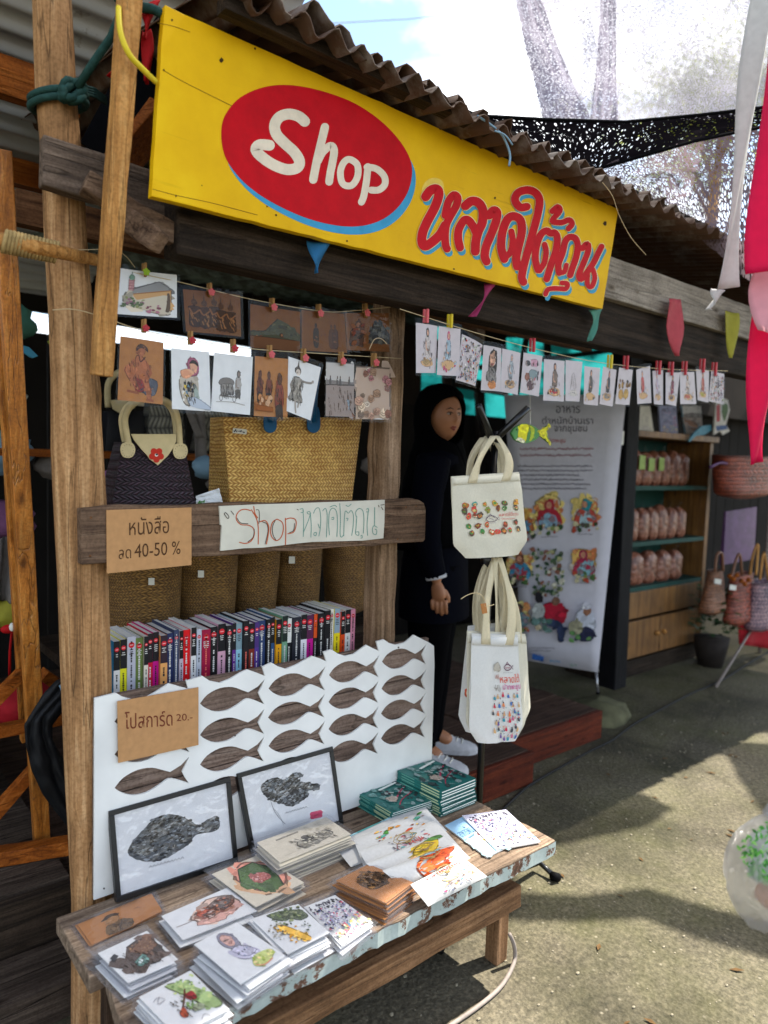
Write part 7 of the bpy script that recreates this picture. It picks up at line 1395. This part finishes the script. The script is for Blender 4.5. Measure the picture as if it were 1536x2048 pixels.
# ================================================================== pennants, flags and ribbons
plain('pen_blue', C('#2d6f9e'), .7, .1, 40, .1, trans=.2); plain('pen_pink', C('#a83a66'), .7, .1, 40, .1, trans=.2); plain('pen_teal', C('#5a9684'), .7, .1, 40, .1, trans=.2); plain('pen_red', C('#c2525a'), .7, .1, 40, .1, trans=.25); plain('pen_olive', C('#a8a038'), .7, .1, 40, .1, trans=.25); plain('flag_red', C('#c81e22'), .6, .1, 40, .1, trans=.35)
plain('ribbon_white', C('#cbc9c4'), .8, .08, 60, .2, trans=.2); plain('ribbon_pink', C('#e0124e'), .6, .06, 40, .05, trans=.35); plain('ribbon_pale', C('#dba0a8'), .6, .06, 40, .05, trans=.3)
def pennant(label, left, right, Y, mat, cat='pennant', seed=1, d=None):
    lp, rp = [tuple(at(*p, y=Y) if d is None else at(*p, d=d)) for p in left], [tuple(at(*p, y=Y) if d is None else at(*p, d=d)) for p in right]
    lp, rp = cr(lp, 4), cr(rp, 4); n = len(lp)-1
    def f(u, v): i = round(v*n); return V(lp[i]).lerp(V(rp[i]), u)+V((0, .010*math.sin(u*4+v*5+seed), 0))
    b = MB(); b.grid(f, 6, n); return tag(b.build('ribbon' if cat == 'ribbon' else 'pennant', mat, smooth=True, solid=.0012), label, cat)
pennant('blue pennant under the left half of the yellow sign', [(617, 480), (622, 515), (632, 546)], [(656, 488), (645, 520), (634, 546)], 1.58, 'pen_blue')
pennant('magenta pennant twisted under the middle of the sign', [(972, 566), (962, 600), (940, 632)], [(990, 570), (972, 602), (948, 634)], 1.58, 'pen_pink', seed=2)
pennant('teal pennant hanging from the sign\'s right corner', [(1178, 620), (1183, 648), (1178, 682)], [(1208, 616), (1196, 650), (1180, 682)], 1.58, 'pen_teal', seed=3)
pennant('red pennant under the grey board right of the sign', [(1335, 598), (1334, 650), (1352, 712)], [(1366, 598), (1364, 655), (1356, 712)], 1.56, 'pen_red', seed=4)
pennant('olive yellow pennant beside the white ribbon', [(1446, 622), (1456, 670), (1456, 716)], [(1480, 626), (1472, 672), (1468, 716)], 1.56, 'pen_olive', seed=5)
pennant('red flag hanging between the lath and the sign', [(284, 62), (286, 110), (284, 165)], [(300, 60), (306, 110), (300, 166)], 1.62, 'flag_red', seed=6)
pennant('small bright red flag at the sign\'s top left corner', [(284, 4), (286, 40), (288, 76)], [(318, 2), (304, 40), (292, 78)], 1.60, 'flag_red', seed=7)
pennant('tiny red flag on the green rope beside the lath', [(228, 128), (222, 142), (214, 150)], [(250, 132), (250, 145), (250, 158)], 1.72, 'flag_red', seed=8)
pennant('white ribbon hanging at the right, torn at its end', [(1516, -40), (1483, 147), (1465, 308), (1448, 462), (1432, 580)], [(1545, -40), (1519, 164), (1502, 308), (1484, 479), (1475, 574)], 0, 'ribbon_white', 'ribbon', 1, d=1.6)
pennant('frayed tail of the white ribbon', [(1430, 575), (1424, 600), (1417, 618)], [(1442, 582), (1432, 602), (1420, 620)], 0, 'ribbon_white', 'ribbon', 1, d=1.6)
pennant('hot pink ribbon along the photograph\'s right edge', [(1540, -40), (1519, 200), (1508, 350), (1500, 460), (1495, 548)], [(1590, -40), (1575, 200), (1570, 350), (1566, 460), (1560, 540)], 0, 'ribbon_pink', 'ribbon', 4, d=1.45)
pennant('pale pink ribbon between the two hot pink ones', [(1508, 520), (1506, 580), (1510, 660)], [(1560, 520), (1560, 580), (1560, 680)], 0, 'ribbon_pale', 'ribbon', 5, d=1.50)
pennant('long hot pink ribbon ending above the woven basket', [(1508, 600), (1503, 720), (1496, 840), (1492, 930)], [(1548, 600), (1545, 720), (1536, 840), (1533, 924)], 0, 'ribbon_pink', 'ribbon', 6, d=1.55)
# ================================================================== shade netting, wires, tree
def netting(name, cover, scale, c):
    m, N, L, bs = new_mat(name); N.remove(bs); t = N.new('ShaderNodeTexCoord'); mp = N.new('ShaderNodeMapping'); mp.inputs['Scale'].default_value = (scale, scale*.55, 1); L.new(t.outputs['UV'], mp.inputs['Vector'])
    vo = nd(N, 'ShaderNodeTexVoronoi', feature='DISTANCE_TO_EDGE', i_Scale=1.0); L.new(mp.outputs[0], vo.inputs['Vector'])
    n = nd(N, 'ShaderNodeTexNoise', i_Scale=6.0, i_Detail=2.0); L.new(t.outputs['UV'], n.inputs['Vector'])
    ad = nd(N, 'ShaderNodeMath', operation='MULTIPLY'); L.new(vo.outputs['Distance'], ad.inputs[0]); sc = nd(N, 'ShaderNodeMath', operation='ADD'); L.new(n.outputs['Fac'], sc.inputs[0]); sc.inputs[1].default_value = .5; L.new(sc.outputs[0], ad.inputs[1])
    lt = nd(N, 'ShaderNodeMath', operation='LESS_THAN'); L.new(ad.outputs[0], lt.inputs[0]); lt.inputs[1].default_value = cover
    tr = N.new('ShaderNodeBsdfTransparent'); df = N.new('ShaderNodeBsdfDiffuse'); df.inputs[0].default_value = c+(1,); tl = N.new('ShaderNodeBsdfTranslucent'); tl.inputs[0].default_value = c+(1,)
    m1 = nd(N, 'ShaderNodeMixShader', i_0=.5); L.new(df.outputs[0], m1.inputs[1]); L.new(tl.outputs[0], m1.inputs[2]); m2 = N.new('ShaderNodeMixShader'); L.new(lt.outputs[0], m2.inputs[0]); L.new(tr.outputs[0], m2.inputs[1]); L.new(m1.outputs[0], m2.inputs[2]); L.new(m2.outputs[0], N['Material Output'].inputs[0])
netting('net_sheer', .16, 210, C('#d2ceda')); netting('net_fold', .16, 150, C('#aea7b6')); netting('net_dense', .30, 85, C('#1a171a')); netting('net_low', .16, 170, C('#7a6a70'))  # sheer and fold: pale lilac puts sun scatter into the black net's colour
def sheet(b, rows, nu, nv, wob=.02, seed=1):
    R_ = [cr([tuple(at(x, y, d=d)) for x, y, d in r], 8) for r in rows]; W_ = (V(R_[0][0])-V(R_[0][-1])).length; H_ = (V(R_[0][0])-V(R_[-1][0])).length
    def f(u, v):
        i = min(int(v*(len(R_)-1)), len(R_)-2); t = v*(len(R_)-1)-i; g = lambda r: V(r[min(int(round(u*(len(r)-1))), len(r)-1)])
        return g(R_[i]).lerp(g(R_[i+1]), t)+FW*(wob*noise.noise(V((u*6, v*5, seed))))
    b.grid(f, nu, nv, us=W_, vs_=H_)
nt_ = thing('shade_net', 'black shade netting strung from the eave across the lane at upper right', 'netting', at(1250, 245, d=2.9))
b = MB(); sheet(b, [[(1018, -60, 3.5), (1200, -60, 3.6), (1380, -60, 3.5), (1600, -60, 3.4)], [(1055, 100, 3.2), (1205, 100, 3.3), (1380, 100, 3.2), (1600, 100, 3.1)], [(1088, 243, 2.95), (1200, 246, 3.0), (1380, 240, 2.95), (1600, 212, 2.8)]], 24, 16); b.build('sheer_panel', 'net_sheer', nt_, smooth=True)
b = MB(); sheet(b, [[(1016, -60, 3.45), (1040, -60, 3.45), (1062, -60, 3.45)], [(1052, 100, 3.15), (1085, 100, 3.15), (1120, 105, 3.15)], [(1086, 243, 2.92), (1130, 243, 2.92), (1185, 246, 2.92)]], 16, 12); sheet(b, [[(1205, -60, 3.5), (1218, -60, 3.5), (1232, -60, 3.5)], [(1196, 100, 3.2), (1214, 100, 3.2), (1232, 100, 3.2)], [(1180, 245, 2.93), (1208, 246, 2.93), (1236, 245, 2.93)]], 16, 12); b.build('gathered_fold', 'net_fold', nt_, smooth=True)
b = MB(); sheet(b, [[(948, 232, 2.5), (1090, 239, 2.6), (1250, 244, 2.7), (1400, 230, 2.7), (1600, 208, 2.6)], [(1010, 262, 2.5), (1100, 275, 2.6), (1240, 282, 2.7), (1400, 255, 2.7), (1600, 226, 2.6)], [(1090, 300, 2.5), (1140, 322, 2.6), (1200, 338, 2.65), (1390, 282, 2.7), (1600, 238, 2.6)]], 30, 10); b.build('doubled_band', 'net_dense', nt_, smooth=True)
b = MB(); sheet(b, [[(1180, 345, 2.62), (1260, 310, 2.7), (1390, 280, 2.72), (1600, 236, 2.65)], [(1240, 375, 2.7), (1330, 360, 2.8), (1440, 360, 2.8), (1600, 340, 2.7)], [(1290, 392, 2.75), (1380, 462, 2.9), (1450, 520, 2.9), (1600, 640, 2.9)]], 30, 20); b.build('lower_panel', 'net_low', nt_, smooth=True)
b = MB(); b.tube([at(945, 231, d=2.48), at(1090, 239, d=2.58), at(1250, 244, d=2.68), at(1400, 230, d=2.68), at(1600, 206, d=2.58)], .006, 6); b.tube([at(1195, 338, d=2.63), at(1390, 282, d=2.68), at(1600, 238, d=2.58)], .006, 6); b.build('edge_cord', 'black_cloth', nt_, smooth=True)
b = MB(); b.tube(cr([tuple(at(x, y, y=1.43)) for x, y in ((955, 232), (975, 245), (1000, 265), (1012, 285), (1020, 310), (1018, 332))], 4), .0035, 6); b.tube(cr([tuple(at(x, y, y=1.42)) for x, y in ((990, 262), (1010, 270), (1025, 290))], 4), .0025, 6); tag(b.build('teal_cord', 'pale_blue', smooth=True), 'frayed pale teal cord tying the net to the eave', 'cord')
b = MB(); b.tube(cr([tuple(at(x, y, y=1.42)) for x, y in ((1205, 365), (1225, 392), (1238, 430), (1262, 475), (1292, 510))], 4), .0012, 5); tag(b.build('string', 'string', smooth=True), 'loose pale string hanging from the eave by the sign\'s corner', 'string')
for pts, lab in (([(900, -60), (950, 10), (1000, 110), (1075, 240)], 'thin dark wire slanting down the sky to the eave'), ([(600, 50), (820, 38), (1050, 10), (1300, -20)], 'thin wire crossing the blue sky')):
    b = MB(); b.tube([at(*p, d=9) for p in pts], .006, 5); tag(b.build('overhead_wire', 'grey_cable'), lab, 'wire')
def leaf_mat(name, a_, b_):
    m, N, L, bs = new_mat(name); N.remove(bs); oi = N.new('ShaderNodeNewGeometry'); r = ramp(N, [(0, a_), (1, b_)]); L.new(oi.outputs['Random Per Island'], r.inputs[0]); d = N.new('ShaderNodeBsdfDiffuse'); t = N.new('ShaderNodeBsdfTranslucent'); ms = nd(N, 'ShaderNodeMixShader', i_0=.45)
    L.new(r.outputs[0], d.inputs[0]); L.new(r.outputs[0], t.inputs[0]); L.new(d.outputs[0], ms.inputs[1]); L.new(t.outputs[0], ms.inputs[2]); L.new(ms.outputs[0], N['Material Output'].inputs[0])
leaf_mat('leaf', C('#6f7d28'), C('#b9bd52'))
D = 15; tr = thing('leafy_tree', 'yellow green leafy tree seen through the shade net', 'tree', V((at(1440, 170, d=D).x, at(1440, 170, d=D).y, 0)))
tc_ = at(1450, 190, d=D); b = MB(); base = V((tc_.x, tc_.y, 0)); b.tube([base, base+V((.1, 0, 3)), base+V((-.1, .1, 6)), tc_], [.24, .2, .14, .04], 10)
for k in range(9): t_ = k*.7; b.tube([base.lerp(tc_, .62+.04*k), base.lerp(tc_, .8+.03*k)+V((math.cos(t_), math.sin(t_), .2))*.9, tc_+V((math.cos(t_)*.8, math.sin(t_)*.8, -.3+.3*math.sin(k*2.1)))], [.05, .025, .008], 6)
b.build('trunk', 'weathered_log', tr, smooth=True)
b = MB(); r = random.Random(5); cl = [tc_+V((r.gauss(0, 1.0), r.gauss(0, 1.0), r.gauss(-.5, .75))) for _ in range(40)]+[at(1330+170*r.random(), 105+140*r.random(), d=D) for _ in range(26)]+[at(1385, 215, d=D), at(1500, 150, d=D), at(1530, 200, d=D), at(1345, 235, d=D), at(1460, 130, d=D)]
for c_ in cl:
    for k in range(150):
        p = c_+V((r.gauss(0, .30), r.gauss(0, .30), r.gauss(0, .22))); d1 = V((r.random()-.5, r.random()-.5, r.random()-.7)).normalized()*.13; d2 = d1.orthogonal().normalized()*.04; b.poly([p, p+d1*.5+d2, p+d1, p+d1*.5-d2])
b.build('crown', 'leaf', tr)
# ================================================================== left side: frame stand, black bag and bits in the dark
fs = thing('frame_stand', 'glossy orange wooden frame stand with braces on the deck', 'stand', at(84, 1690, z=.25)); y0 = at(84, 1690, z=.25).y
for p, q_, w, h, yy in (((2, 300), (84, 1690), .046, .035, (2.05, y0)), ((0, 600), (52, 1480), .03, .03, (2.16, y0+.1))):
    b = MB(); b.beam(at(*p, y=yy[0]), at(*q_, y=yy[1]), w, h, (0, 1, 0), rough=.002, n=6); b.build('upright', 'orange_wood', fs, bevel=.003)
b = MB(); a_ = at(-60, 1722, z=.275); c_ = at(150, 1688, z=.275); b.beam(a_, c_, .05, .045, rough=.002, n=4); b.build('foot_rail', 'orange_beam', fs, bevel=.003)
for p, q_ in (((-30, 1650), (76, 1530)), ((-30, 1420), (44, 1345)), ((84, 1348), (126, 1376)), ((-30, 1468), (130, 1436))):
    b = MB(); b.beam(at(*p, y=y0-.02), at(*q_, y=y0+.02), .035, .035, (0, 1, 0), rough=.002, n=3); b.build('brace', 'orange_beam', fs, bevel=.002)
bb = thing('black_bag', 'black nylon bag hanging against the log post with a small blue label', 'bag', at(110, 1640, y=1.98))
oc = [(134, 1352), (112, 1362), (86, 1390), (64, 1425), (48, 1450), (52, 1490), (64, 1540), (84, 1585), (110, 1622), (134, 1650), (150, 1660)]; ic = [(150, 1352), (150, 1365), (150, 1380), (140, 1400), (118, 1430), (104, 1450), (104, 1480), (120, 1510), (145, 1545), (160, 1600), (160, 1660)]
def nyl(u, v): i = min(int(v*10), 9); t = v*10-i; o_, n_ = [tuple(P_[i][k]*(1-t)+P_[i+1][k]*t for k in (0, 1)) for P_ in (oc, ic)]; return at(o_[0]*(1-u)+n_[0]*u, o_[1]*(1-u)+n_[1]*u, y=1.96-.012*math.sin(math.pi*u)-.016*abs(math.sin(u*7+v*4+2*noise.noise(V((u*2, v*4, 1)))))-.012*abs(noise.noise(V((u*6-v*5, v*9, 4)))))
plain('nylon', C('#0c0d10'), .6, .3, 30, .15, .25); b = MB(); b.grid(nyl, 14, 44); b.build('body', 'nylon', bb, smooth=True, solid=.004)
b = MB(); q = px_quad(PY(1.915), [(118, 1372), (134, 1358), (136, 1366), (122, 1382)]); q.slab(b, .001); b.build('label', 'pale_blue', bb)
flatfish('teal wooden fish tail sticking out behind the frame stand', PY(2.5), [(42, 690), (58, 694), (76, 712), (66, 716), (60, 714), (52, 708), (42, 704)], 'fish_blue')
plain('fish_lime', C('#8a9a20'), .5, .2, 20, .1); flatfish('lime green wooden fish tip beside the log post', PY(2.6), [(96, 682), (112, 674), (116, 686), (100, 688)], 'fish_lime')
b = MB(); b.grid(lambda u, v: at(-30+(62-14*v)*u, 1075+130*v, y=2.7)+V((0, .03*math.sin(u*11), 0)), 12, 8); tag(b.build('hanging_cloth', 'grey_cloth', smooth=True, solid=.004), 'grey cloth hanging behind the frame stand at the left edge', 'cloth')
rr = thing('red_ribbon', 'red and white ribbon bow dangling behind the frame stand', 'ribbon', at(24, 1300, y=2.4)); b = MB(); b.tube([at(24, 1262, y=2.4), at(20, 1300, y=2.4), at(19, 1355, y=2.4)], .007, 6, flat=.3); b.ball(at(16, 1258, y=2.4), (.022, .01, .014)); b.ball(at(32, 1252, y=2.4), (.018, .01, .014)); b.build('bow', 'flag_red', rr, smooth=True); b = MB(); b.ball(at(25, 1254, y=2.39), (.010, .01, .014)); b.build('knot', 'tag_white', rr, smooth=True)
b = MB(); b.box(-.6, .32, 2.75, 3.1, .25, .80); tag(b.build('crate', 'dark_board', bevel=.005), 'dark crate behind the frame stand on the deck', 'crate'); b = MB(); b.box(-.5, .30, 2.72, 3.0, .802, .86); tag(b.build('white_box', 'old_white', bevel=.004), 'flat white box on the dark crate at the left', 'box')
# ================================================================== cables and the carried plastic bag
b = MB(); b.tube(cr([tuple(at(x, y, z=.007)) for x, y in ((1000, 1625), (1025, 1600), (1060, 1570), (1120, 1535), (1180, 1502), (1225, 1480), (1262, 1452), (1310, 1425), (1380, 1388), (1440, 1362), (1500, 1325), (1560, 1290))], 5), .006, 6); tag(b.build('cable', 'dark_cable', smooth=True), 'black cable lying across the lane beside the steps', 'cable')
b = MB(); b.tube(cr([tuple(at(1019, 1868, z=.10)), tuple(at(1028, 1890, z=.06)), tuple(at(1030, 1915, z=.02)), tuple(at(1022, 1940, z=.008)), tuple(at(1000, 1975, z=.008)), tuple(at(960, 2010, z=.008)), tuple(at(910, 2045, z=.008)), tuple(at(850, 2085, z=.008))], 5), .0062, 8); tag(b.build('cable', 'grey_cable', smooth=True), 'grey cable curling from the bench\'s right leg to the front', 'cable')
m, N, L, bs = new_mat('thin_plastic'); N.remove(bs); tr_ = N.new('ShaderNodeBsdfTransparent'); df = N.new('ShaderNodeBsdfDiffuse'); df.inputs[0].default_value = (.8, .79, .78, 1); tl = N.new('ShaderNodeBsdfTranslucent'); tl.inputs[0].default_value = (.85, .83, .8, 1); gl = N.new('ShaderNodeBsdfGlossy'); gl.inputs['Roughness'].default_value = .15
m1 = nd(N, 'ShaderNodeMixShader', i_0=.5); L.new(df.outputs[0], m1.inputs[1]); L.new(tl.outputs[0], m1.inputs[2]); m2 = nd(N, 'ShaderNodeMixShader', i_0=.25); L.new(m1.outputs[0], m2.inputs[1]); L.new(gl.outputs[0], m2.inputs[2]); n_ = nd(N, 'ShaderNodeTexNoise', i_Scale=38.0, i_Detail=4.0, i_Distortion=2.0); bp_ = N.new('ShaderNodeBump'); bp_.inputs['Strength'].default_value = 1; bp_.inputs['Distance'].default_value = .02; L.new(n_.outputs['Fac'], bp_.inputs['Height']); L.new(bp_.outputs[0], gl.inputs['Normal']); L.new(bp_.outputs[0], df.inputs['Normal'])
m3 = nd(N, 'ShaderNodeMixShader', i_0=.46); L.new(tr_.outputs[0], m3.inputs[1]); L.new(m2.outputs[0], m3.inputs[2]); L.new(m3.outputs[0], N['Material Output'].inputs[0])
D = 1.3; pc = at(1552, 1738, d=D); s_ = D/FPX; pb = thing('plastic_bag', 'bulging clear plastic bag with green leaf print, carried at the right edge', 'bag', pc-V((0, 0, 105*s_)))
def sack(q): k = 1-.30*max(0, q.z)**1.4; return V((q.x*k, q.y*k, q.z))*(1+.10*noise.noise(q*1.9)+.09*(.3-abs(noise.noise(V((q.x*3.5+q.z, q.y*3.5, q.z*1.6)))))+.05*(.3-abs(noise.noise(q*7))))
b = MB(); b.ball(pc, (108*s_, 90*s_, 118*s_), 72, 54, fn=sack); b.build('film', 'thin_plastic', pb, smooth=True)
b = MB(); b.tube([pc+V((0, 0, 105*s_)), pc+V((.01, .0, 150*s_)), pc+V((.04, -.01, 230*s_))], [34*s_, 14*s_, 10*s_], 10, lump=.3); b.build('gathered_neck', 'thin_plastic', pb, smooth=True)
b = MB(); c0 = pc+RT*(22*s_)+UP*(-52*s_); b.ball(c0, (60*s_, 50*s_, 26*s_), 14, 8, fn=lambda q: V((max(-.75, min(.75, q.x))*1.2, max(-.75, min(.75, q.y))*1.2, max(-.7, min(.7, q.z))*1.2))); plain('peach', C('#d99a70'), .6, .1, 20, .1); b.build('food_box', 'peach', pb, smooth=True)
b = MB(); b.ball(pc+RT*(-2*s_)+UP*(36*s_), (64*s_, 44*s_, 46*s_), 40, 28, fn=lambda q: V((q.x+.35*q.z, q.y, q.z*(1-.25*q.x)))*(1+.22*noise.noise(q*1.7)+.16*(.25-abs(noise.noise(q*3.6))))); plain('mint_wrap', C('#d4dcd2'), .5, .08, 20, .1); b.build('leaf_wrapper', 'mint_wrap', pb, smooth=True)
b = MB(); rg = random.Random(8)
for k in range(330):
    x, y = 1462+85*rg.random(), 1620+105*rg.random()
    if (x-1500)/60+(y-1672)/75 > 1.1 or (x-1552)**2/108**2+(y-1738)**2/118**2 > .93: continue
    p = at(x, y, d=D); v = p-EYE; # nearest point of the film along the sight line
    dd = V((0, 0, 0)); w = p-pc; k2 = 1-(w.dot(RT)/(108*s_))**2-(w.dot(UP)/(118*s_))**2
    dep = math.sqrt(max(.02, k2))*92*s_+.004; c_ = p-FW*dep; t_ = rg.random()*6.28; l = (3.5+5*rg.random())*s_; d1 = (RT*math.cos(t_)+UP*math.sin(t_))*l; d2 = (UP*math.cos(t_)-RT*math.sin(t_))*l*.38
    b.poly([c_-d1, c_+d2, c_+d1, c_-d2], C(rg.choice(['#3f8a2e', '#6ab04a', '#2f6f2a', '#8cc060', '#4a9a38'])))
b.build('leaf_print', 'ink', pb)
# ================================================================== added unseen blocker over the lane, gaps cut to shape the dappled shade
def ground_px(l): return [(at(*p, z=0).x, at(*p, z=0).y) for p in l]
LIT0 = [ground_px([(1232, 1487), (1279, 1490), (1234, 1516)]), ground_px([(1366, 1459), (1600, 1470), (1600, 1492), (1450, 1482), (1366, 1476)]), ground_px([(1223, 1536), (1290, 1524), (1452, 1508), (1478, 1560), (1536, 1640), (1700, 1800), (1700, 1880), (1420, 1815), (1290, 1775), (1170, 1790), (1040, 1785), (1020, 1715), (1120, 1690), (1300, 1652), (1348, 1616), (1226, 1560)]), ground_px([(1010, 1842), (1160, 1845), (1290, 1838), (1400, 1880), (1700, 1960), (1900, 2400), (1000, 2600), (500, 2600), (700, 2300), (900, 2060), (905, 1900)])]
LITB = [(.40, .6), (.40, 1.13), (.75, 1.20), (1.0, 1.245), (1.3, 1.275), (1.42, 1.31), (1.55, 1.43), (1.72, 1.50), (1.80, 1.62), (1.95, 1.62), (1.95, .6)]
KX, KY = SUN.x/SUN.z, SUN.y/SUN.z; HZ = 4.2
LITC = [(p[0]+KX*HZ, p[1]+KY*HZ) for l in LIT0 for p in ()]
def lit(X, Y):
    g = (X-KX*HZ, Y-KY*HZ)
    if any(inside(l, *g) for l in LIT0): return True
    return inside(LITB, X-KX*(HZ-.44), Y-KY*(HZ-.44))
def in_view(p):
    v = p-EYE; d = v.dot(FW)
    if d <= .1: return False
    x, y = 768+FPX*v.dot(RT)/d, 1024-FPX*v.dot(UP)/d
    return -80 < x < 1620 and -80 < y < 2130
def open_(x, y): return lit(x, y) or not (y < .355*x or math.hypot(x, y) < 3.7)
b = MB()
def cell(x, y, c):
    n_ = 5 if c > .1 else 3
    k = [open_(x+c*i/(n_-1), y+c*j/(n_-1)) for i in range(n_) for j in range(n_)]
    if c > .013 and any(k) and not all(k):
        for dx in (0, c/2):
            for dy in (0, c/2): cell(x+dx, y+dy, c/2)
        return
    if not open_(x+c/2, y+c/2): b.poly([(x, y, HZ), (x+c, y, HZ), (x+c, y+c, HZ), (x, y+c, HZ)])
for ix in range(52):
    for iy in range(29): cell(.8+.2*ix, -2.2+.2*iy, .2)
m, N, L, bs = new_mat('blocker_net'); N.remove(bs); tr_ = N.new('ShaderNodeBsdfTransparent'); df = N.new('ShaderNodeBsdfDiffuse'); df.inputs[0].default_value = (.05, .05, .05, 1); ms = nd(N, 'ShaderNodeMixShader', i_0=.86); L.new(tr_.outputs[0], ms.inputs[1]); L.new(df.outputs[0], ms.inputs[2]); L.new(ms.outputs[0], N['Material Output'].inputs[0])
tag(b.build('shade_blocker', 'blocker_net'), 'patchy awning added unseen over the lane to dapple the ground with shade', 'blocker')

cl_ = [('pale_blue', 8, 905, .09, 'pale blue bundle in the dark left of the frame stand'), ('tag_white', 6, 800, .07, 'small white packet in the dark by the left edge'), ('pen_teal', 18, 640, .08, 'teal bundle high at the left edge'), ('pink_cloth', 10, 1040, .09, 'mauve bundle low at the left edge'), ('pen_olive', 14, 1225, .06, 'olive bundle above the white box'), ('grey_cloth', 112, 930, .07, 'grey bundle between the dark post and the log'), ('red_cloth', 40, 1405, .10, 'dark red cushion below the white box')]
for mt, x, y, r_, lab in cl_:
    b = MB(); b.ball(at(x, y, y=3.2 if y < 1200 else 2.72), (r_*1.2, r_, r_*.9), 14, 10, fn=lambda q: q*(1+.35*noise.noise(q*1.8+V((x, y, 0))))); tag(b.build('cloth_bundle', mt, smooth=True), lab, 'cloth')
b = MB(); z_ = at(10, 960, y=3.2).z; b.box(-1.5, .3, 3.1, 3.4, z_-.03, z_); z_ = at(10, 690, y=3.2).z; b.box(-1.5, .3, 3.1, 3.4, z_-.03, z_); tag(b.build('wall_shelf', 'rust_brown'), 'brown shelves with bundles at the far left', 'shelf')
